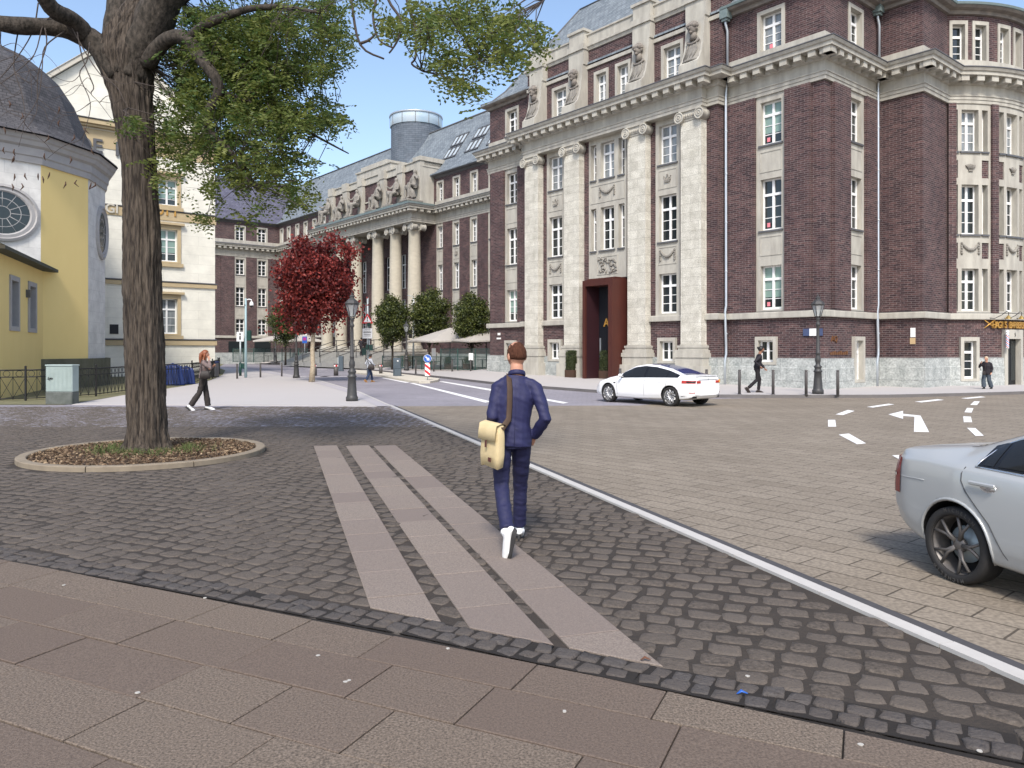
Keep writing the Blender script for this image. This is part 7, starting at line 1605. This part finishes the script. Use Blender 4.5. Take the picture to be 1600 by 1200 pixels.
# ================================================================ CARS
def smooth_curve(pts, xs, w=.07):
    px_ = [p[0] for p in pts]; py_ = [p[1] for p in pts]; k = np.linspace(-2, 2, 17); g_ = np.exp(-k * k); g_ /= g_.sum()
    return sum(gi * np.interp(np.clip(xs + ki * w, px_[0], px_[-1]), px_, py_) for ki, gi in zip(k, g_))
class Car:
    def __init__(s, name, label, loc, head, scale, prof, paint):
        s.T = thing(name, label, 'car', loc, math.atan2(head.y, head.x), None, scale); s.p = prof; s.paint = paint; s.xs = np.linspace(prof['x'][0], prof['x'][1], 90)
    def c(s, k, x):
        if not hasattr(s, 'tab'): s.tab = {}; s.gx = np.linspace(s.p['x'][0], s.p['x'][1], 1500)
        if k not in s.tab:
            e = np.minimum(abs(s.gx - s.gx[0]), abs(s.gx - s.gx[-1])); a, b = smooth_curve(s.p[k], s.gx, .05), smooth_curve(s.p[k], s.gx, .02); t = np.clip((e - .1) / .15, 0, 1); s.tab[k] = a * t + b * (1 - t)
        i = (x - s.gx[0]) / (s.gx[-1] - s.gx[0]) * 1499; i = min(max(i, 0), 1498.999); j = int(i); f = i - j
        return float(s.tab[k][j] * (1 - f) + s.tab[k][j + 1] * f)
    def ring(s, x):
        zt, zb, zl, w, wr = (s.c(k, x) for k in ('top', 'belt', 'low', 'w', 'wr')); h = max(zt - zb, .012); e = min(.055, .35 * h); H = zb - zl
        r = [(0, zl), (.7 * w, zl), (.92 * w, zl + .035), (.975 * w, zl + .13), (.995 * w, zl + .30 * H), (1.0 * w, zl + .55 * H), (.99 * w, zl + .80 * H), (.965 * w, zb - .03), (.935 * w, zb)]
        a, b = (.935 * w, zb), (min(wr, .93 * w), zt - e)
        for t in (.33, .67): r.append((a[0] + (b[0] - a[0]) * t + .018 * math.sin(math.pi * t) * min(1, h / .3), a[1] + (b[1] - a[1]) * t))
        r += [b, (b[0] * .86, zt - e * .35), (b[0] * .5, zt - e * .06), (0, zt)]
        return r
    def side(s, x, u):                       # u 0 belt .. 1 roof edge
        r = s.ring(x)[8:12]; t = u * 3; i = min(int(t), 2); f = t - i; return V((x, r[i][0] + (r[i + 1][0] - r[i][0]) * f, r[i][1] + (r[i + 1][1] - r[i][1]) * f))
    def flank(s, x, z):
        r = s.ring(x)[2:9]
        for (y0, z0), (y1, z1) in zip(r, r[1:]):
            if z0 <= z <= z1: return V((x, y0 + (y1 - y0) * (z - z0) / max(z1 - z0, 1e-6), z))
        return V((x, r[-1][0] if z > r[-1][1] else r[0][0], z))
    def topz(s, x, f):                       # f -1..1 across the roof between its edges
        r = s.ring(x)[11:15][::-1]; y = abs(f) * r[-1][0]
        for (y0, z0), (y1, z1) in zip(r, r[1:]):
            if y0 <= y <= y1 + 1e-9: return V((x, math.copysign(y, f), z0 + (z1 - z0) * (y - y0) / max(y1 - y0, 1e-6)))
        return V((x, math.copysign(y, f), r[-1][1]))
    def body(s, cut=.375):
        q = MB(); R_ = []
        xs_ = np.linspace(s.p['x'][0], s.p['x'][1], 190)
        for x in xs_:
            r0 = s.ring(x); r = []
            for i in range(len(r0) - 1):
                k = 4 if 2 <= i <= 7 else 2
                p = [r0[max(i - 1, 0)], r0[i], r0[i + 1], r0[min(i + 2, len(r0) - 1)]]
                for n_ in range(k):
                    t = n_ / k; r.append(tuple((p[1][c] + (p[2][c] - p[1][c]) * t) if i in (7, 8, 0, 1) else .5 * (2 * p[1][c] + (p[2][c] - p[0][c]) * t + (2 * p[0][c] - 5 * p[1][c] + 4 * p[2][c] - p[3][c]) * t * t + (3 * p[1][c] - p[0][c] - 3 * p[2][c] + p[3][c]) * t ** 3) for c in (0, 1)))
            r.append(r0[-1]); R_.append([V((x, y, z)) for y, z in r] + [V((x, -y, z)) for y, z in r[::-1][1:-1]])
        q.loft(R_, caps=True, sm=True); me = q.mesh('body', [s.paint, 'black']); bm = bmesh.new(); bm.from_mesh(me); bmesh.ops.recalc_face_normals(bm, faces=bm.faces); bm.to_mesh(me); bm.free()
        o = bpy.data.objects.new('body', me); col.objects.link(o); cuts_ = []
        for ax in s.p['axles']:
            for sg in (-1, 1):
                cb = MB(); M4 = Matrix.Translation((ax, sg * .85, s.p['rw'] + .015)) @ Matrix.Rotation(R(90), 4, 'X'); cb.lathe([(cut, -.30), (cut, .30)], n=40, M4=M4, sm=False); cm = cb.mesh('cut', ['black', 'black']); cm.polygons.foreach_set('material_index', [1] * len(cm.polygons))
                bm = bmesh.new(); bm.from_mesh(cm); bmesh.ops.recalc_face_normals(bm, faces=bm.faces); bm.to_mesh(cm); bm.free()
                co_ = bpy.data.objects.new('cut', cm); col.objects.link(co_); cuts_.append(co_); md = o.modifiers.new('b', 'BOOLEAN'); md.operation = 'DIFFERENCE'; md.object = co_; md.solver = 'EXACT'
        dg = bpy.context.evaluated_depsgraph_get(); dg.update(); m2 = bpy.data.meshes.new_from_object(o.evaluated_get(dg)); bpy.data.objects.remove(o)
        for c_ in cuts_: bpy.data.objects.remove(c_)
        m2.name = 'body'; s.B = obj('body', m2, s.T); return s.B
    def patch(s, name, fn, us, vs, m, off, par=None):
        q = MB(); G_ = [[fn(u, v) for v in vs] for u in us]
        N = []
        for i in range(len(us)):
            row = []
            for k in range(len(vs)):
                a = G_[min(i + 1, len(us) - 1)][k] - G_[max(i - 1, 0)][k]; b = G_[i][min(k + 1, len(vs) - 1)] - G_[i][max(k - 1, 0)]; n = a.cross(b); n = n.normalized() if n.length > 1e-9 else V((0, 0, 1)); c_ = V((G_[i][k].x, 0, .6)); n = -n if n.dot(G_[i][k] - c_) < 0 else n; row.append(G_[i][k] + n * off)
            N.append(row)
        q.loft(N, closed=False, sm=True); return q.build(name, m, par or s.T, world=False)
    def line(s, name, pts, r, m, par=None):
        q = MB(); q.tube(pts, r, 6); return q.build(name, m, par or s.T, world=False)
    def wheel(s, ax, sg, rimfn, tyre='rubber'):
        rw = s.p['rw']; M4 = Matrix.Translation((ax, sg * .80, rw)) @ Matrix.Rotation(R(-90 if sg > 0 else 90), 4, 'X')
        q = MB(); q.lathe([(rw * .755, -.10), (rw * .9, -.115), (rw * .985, -.10), (rw, -.06), (rw, .06), (rw * .985, .10), (rw * .93, .112), (rw * .84, .115), (rw * .785, .108), (rw * .765, .095), (rw * .755, .06)], n=44, M4=M4, caps=False); t_ = q.build('wheel', tyre, s.T, world=False); rimfn(M4, rw, t_); return t_
def rim_multi(mat_, nsp, disc_='lead'):
    def f(M4, rw, par):
        q = MB(); q.lathe([(rw * .765, .10), (rw * .775, .085), (rw * .735, .075), (rw * .71, .03), (rw * .69, -.08)], n=40, M4=M4, caps=False)
        for k in range(nsp):
            a = 2 * math.pi * k / nsp
            for da in (-.17, .17):
                p0 = V((rw * .13 * math.cos(a), rw * .13 * math.sin(a), .055)); p1 = V((rw * .40 * math.cos(a + da * .45), rw * .40 * math.sin(a + da * .45), .07)); p2 = V((rw * .74 * math.cos(a + da * 1.5), rw * .74 * math.sin(a + da * 1.5), .082)); q.tube([M4 @ p0, M4 @ p1, M4 @ p2], [.022, .0145, .013], 6)
        q.lathe([(.001, .072), (rw * .12, .07), (rw * .2, .055), (rw * .2, .03)], n=16, M4=M4); q.build('rim', mat_, par, world=False)
        q = MB(); q.lathe([(.001, -.02), (rw * .48, -.02), (rw * .48, -.035), (rw * .3, -.04)], n=26, M4=M4); q.build('brake_disc', disc_, par, world=False)
        q = MB(); q.lathe([(.001, -.07), (rw * .73, -.07)], n=26, M4=M4); q.build('wheel_back', 'black', par, world=False)
    return f
M['carw'] = mat('white car paint', (.80, .80, .80), .25, spec=.5, coat=.6); M['cars'] = mat('silver blue car paint', (.42, .432, .43), .32, metal=.2, spec=.5, coat=.6)
M['carglass'] = mat('tinted car glass', (.016, .017, .018), .06, spec=.35); M['carroof'] = mat('blue tinted glass', (.012, .03, .12), .05, spec=.8); M['trimk'] = mat('gloss black trim', (.01, .01, .011), .2); M['seam'] = mat('panel gap', (.06, .062, .065), .8)
M['rimw'] = mat('bright alloy', (.55, .55, .56), .3, metal=.6); M['rimd'] = mat('dark grey alloy', (.125, .115, .108), .42, metal=.3); M['tailred'] = mat('tail lamp red', (.42, .03, .02), .2, spec=.6); M['taild'] = mat('deep red tail lamp', (.20, .012, .016), .15, spec=.6); M['chrome'] = mat('bright trim', (.72, .73, .74), .15, metal=.9); M['amber'] = mat('amber lamp', (.7, .35, .05), .3)
PW_ = dict(x=(-2.34, 2.36), axles=(-1.42, 1.45), rw=.335,
    top=[(-2.34, .90), (-2.30, 1.01), (-2.15, 1.055), (-1.75, 1.125), (-1.2, 1.295), (-.6, 1.41), (-.1, 1.44), (.35, 1.385), (.8, 1.19), (1.12, 1.01), (1.5, .935), (1.95, .80), (2.2, .68), (2.36, .52)],
    belt=[(-2.34, .88), (-2.2, .99), (-1.8, .985), (-1.2, .965), (0, .925), (1, .90), (1.5, .86), (2.0, .73), (2.36, .47)], low=[(-2.34, .40), (-2.22, .28), (-1.9, .22), (0, .175), (1.9, .2), (2.2, .23), (2.36, .33)],
    w=[(-2.34, .64), (-2.27, .78), (-2.05, .87), (-1.4, .93), (0, .925), (1.4, .925), (1.95, .86), (2.22, .72), (2.36, .50)], wr=[(-2.34, .60), (-2.1, .74), (-1.7, .68), (-1.2, .60), (-.6, .57), (.3, .58), (.8, .66), (1.15, .78), (2.0, .72), (2.36, .40)])
c0 = G(1047, 635); hw_ = V((-.638, .770, 0)); lf = V((-.770, -.638, 0)); S_ = .88
car = Car('white_car', 'white fastback car with dark glass roof parked before the rusty portal', c0 - lf * (.88 * S_) + hw_ * (1.42 * S_), hw_, S_, PW_, 'carw'); car.body()
LS = lambda a, b, n: [a + (b - a) * i / (n - 1) for i in range(n)]
for sg in (1, -1):
    fs = lambda x, u, sg=sg: (lambda p: V((p.x, sg * p.y, p.z)))(car.side(x, u))
    dl = car.patch('window_band', fs, LS(-1.72, .86, 24), LS(.05, .95, 6), 'trimk', .004)
    for nm, a, b in (('side_window', -.22, .74), ('side_window', -1.22, -.32), ('side_window', -1.60, -1.27)): car.patch(nm, fs, LS(a, b, 14), LS(.10, .90, 6), 'carglass', .008)
    fk = lambda x, z, sg=sg: (lambda p: V((p.x, sg * (p.y + .003), p.z)))(car.flank(x, z))
    for x0, x1 in ((.98, 1.02), (-.27, -.30), (-1.12, -1.30)): car.line('panel_gap', [fk(x0 + (x1 - x0) * t, .28 + .62 * t) for t in LS(0, 1, 9)], .0045, 'seam')
    car.line('panel_gap', [fk(x, .27) for x in LS(-1.0, 1.0, 12)], .0045, 'seam')
    for x in (.05, -.98): q = MB(); q.box(tuple(fk(x, .82)), (.2, .02, .025), bev=.008); q.build('door_handle', 'carw', car.T, world=False)
    q = MB(); p = fs(.78, .15); q.tube([p + V((0, -.05 * sg, 0)), p + V((-.02, .1 * sg, .05))], [.02, .02], 6); q.ball(tuple(p + V((-.03, .17 * sg, .07))), (.06, .10, .065), 8); q.build('wing_mirror', 'carw', car.T, world=False)
    q = MB(); q.box(tuple(fk(1.12, .74) + V((0, .004 * sg, 0))), (.09, .012, .035)); q.build('side_repeater', 'trimk', car.T, world=False)
    # wrapped tail lamp
    def tl(x, z, sg=sg): p = car.flank(x, z); return V((p.x, sg * p.y, p.z))
    car.patch('tail_lamp', tl, LS(-2.325, -1.90, 9), LS(.80, .90, 4), 'tailred', .006); car.patch('tail_lamp_glass', tl, LS(-2.32, -2.08, 7), LS(.825, .875, 3), 'trimk', .010)
    car.patch('reflector', tl, LS(-2.31, -2.16, 5), LS(.475, .50, 2), 'tailred', .006); car.patch('lower_valance', tl, LS(-2.33, -1.86, 8), LS(.30, .37, 3), 'trimk', .004) 
car.patch('roof_glass', lambda x, f: car.topz(x, f), LS(-1.95, .32, 30), LS(-.9, .9, 9), 'carroof', .005); car.patch('windscreen', lambda x, f: car.topz(x, f), LS(.40, 1.06, 12), LS(-.92, .92, 9), 'carglass', .005)
for ax in PW_['axles']:
    for sg in (1, -1): car.wheel(ax, sg, rim_multi('rimw', 10))
zr = lambda z: None
xr = -2.352
q = MB(); q.box((xr + .004, 0, .93), (.008, 1.1, .012)); q.build('boot_gap', 'seam', car.T, world=False)
for sg in (1, -1): q = MB(); q.box((xr + .004, sg * .53, .85), (.014, .20, .085)); q.build('tail_lamp', 'tailred', car.T, world=False); 
q = MB(); q.box((xr, -.62, .87), (.03, .05, .1)); q.build('side_lamp', 'amber', car.T, world=False)
q = MB(); q.box((xr, 0, .97), (.006, .06, .012)); q.box((xr, 0, .945), (.006, .014, .05)); q.build('badge', 'lead', car.T, world=False)
q = MB(); q.box((-2.26, 0, 1.045), (.10, 1.15, .018), bev=.006); q.build('boot_spoiler', 'trimk' if 0 else 'carw', car.T, world=False)
# --- silver car
PS_ = dict(x=(-2.24, 2.4), axles=(-1.42, 1.45), rw=.318,
    top=[(-2.24, .88), (-2.20, 1.01), (-2.1, 1.065), (-1.75, 1.11), (-1.45, 1.15), (-1.0, 1.32), (-.6, 1.41), (-.1, 1.44), (.35, 1.39), (.8, 1.2), (1.12, 1.03), (1.5, .96), (1.95, .86), (2.25, .74), (2.4, .55)],
    belt=[(-2.24, .86), (-2.12, .985), (-1.8, 1.0), (-1.2, .985), (0, .94), (1, .92), (1.5, .89), (2.0, .78), (2.4, .5)], low=[(-2.24, .46), (-2.14, .34), (-1.85, .23), (0, .175), (1.9, .2), (2.2, .23), (2.4, .33)],
    w=[(-2.24, .70), (-2.19, .80), (-2.0, .875), (-1.4, .935), (0, .925), (1.4, .93), (1.95, .88), (2.25, .76), (2.4, .55)], wr=[(-2.24, .64), (-2.1, .76), (-1.75, .74), (-1.45, .66), (-1.0, .59), (-.5, .57), (.3, .58), (.8, .67), (1.15, .79), (2.0, .74), (2.4, .45)])
hs = V((.275, -.961, 0)).normalized(); rs = V((hs.y, -hs.x, 0)); c0 = G(1492, 911)
cs = Car('silver_car', 'silver grey saloon with dark spoked wheels, cut off by the right edge', c0 - rs * (.9 * S_) + hs * (1.42 * S_), hs, S_, PS_, 'cars'); cs.body(.352)
for sg in (1, -1):
    fs = lambda x, u, sg=sg: (lambda p: V((p.x, sg * p.y, p.z)))(cs.side(x, u)); fk = lambda x, z, sg=sg: (lambda p: V((p.x, sg * (p.y + .003), p.z)))(cs.flank(x, z))
    cs.patch('window_band', fs, LS(-1.24, .86, 24), LS(.08, .93, 6), 'trimk', .004)
    for a, b in ((-.18, .74), (-1.06, -.28), (-1.19, -1.10)): cs.patch('side_window', fs, LS(a, b, 14), LS(.13, .88, 6), 'carglass', .008)
    cs.line('window_trim', [fs(x, .045) for x in LS(-1.25, .86, 22)], .010, 'chrome'); cs.line('window_trim', [fs(-1.25, .045), fs(-1.245, .3), fs(-1.2, .70), fs(-1.12, .92)] + [fs(x, .95) for x in LS(-1.05, .8, 16)], .008, 'chrome')
    cs.line('panel_gap', [fk(x, z) for x, z in ((-1.33, .985), (-1.345, .93), (-1.34, .87), (-1.29, .79), (-1.19, .69), (-1.07, .57), (-1.0, .45), (-.95, .36), (-.90, .29))], .005, 'seam'); cs.line('panel_gap', [fk(-.24, z) for z in LS(.93, .26, 10)], .005, 'seam'); cs.line('panel_gap', [fk(x, .29) for x in LS(-.9, 1.0, 14)], .005, 'seam')
    lip = [V((-1.42 + .365 * math.cos(a), 0, .335 + .365 * math.sin(a))) for a in LS(-.25, math.pi + .25, 26)]; cs.line('arch_lip', [V((p.x, sg * (cs.flank(p.x, p.z).y + .004), p.z)) for p in lip], .013, 'cars')
    p = fk(-1.12, .865); q = MB(); q.box(tuple(p + V((.0, .03 * sg, .012))), (.25, .022, .034), bev=.01); q.build('door_handle', 'cars', cs.T, world=False); q = MB(); q.ball(tuple(p + V((.03, -.004 * sg, -.02))), (.085, .012, .045), 8); q.build('handle_recess', 'chrome', cs.T, world=False)
    def tl(x, z, sg=sg): p = cs.flank(x, z); return V((p.x, sg * p.y, p.z))
    cs.patch('tail_lamp', tl, LS(-2.237, -2.07, 8), LS(.64, .96, 6), 'taild', .008); cs.patch('lamp_strip', tl, LS(-2.237, -2.13, 6), LS(.79, .815, 2), 'chrome', .012)
    cs.line('crease', [fk(x, .80 + .03 * math.sin((x + 2) * 1.2)) for x in LS(-2.1, -1.75, 6)], .004, 'cars')
cs.patch('rear_window', lambda x, f: cs.topz(x, f), LS(-1.52, -.85, 12), LS(-.9, .9, 9), 'carglass', .005); cs.patch('windscreen', lambda x, f: cs.topz(x, f), LS(.40, 1.06, 12), LS(-.92, .92, 9), 'carglass', .005)
for sg in (1, -1): q = MB(); q.box((-2.25, sg * .6, .80), (.012, .2, .26), bev=.01); q.build('tail_lamp', 'taild', cs.T, world=False)
for ax in PS_['axles']:
    for sg in (1, -1):
        w_ = cs.wheel(ax, sg, rim_multi('rimd', 5, 'pole'))
        if ax < 0 and sg < 0:
            M4 = Matrix.Translation((ax, sg * .80, PS_['rw'])) @ Matrix.Rotation(R(90), 4, 'X'); q = MB()
            for base_a in (math.pi * .5 - .9, math.pi * 1.5 - .9):
                for i, chx in enumerate('MICHELIN'):
                    a = base_a + 1.2 - i * .145 if 1 else 0; r_ = PS_['rw'] * .865
                    text_mb(q, chx, .042, M4 @ Matrix.Rotation(a - math.pi / 2, 4, 'Z') @ Matrix.Translation((0, r_, .116)), depth=.001, bold=True)
            q.build('tyre_lettering', mat('worn tyre letters', (.07, .066, .062), .8), w_, world=False)
print('objects', len(bpy.data.objects))
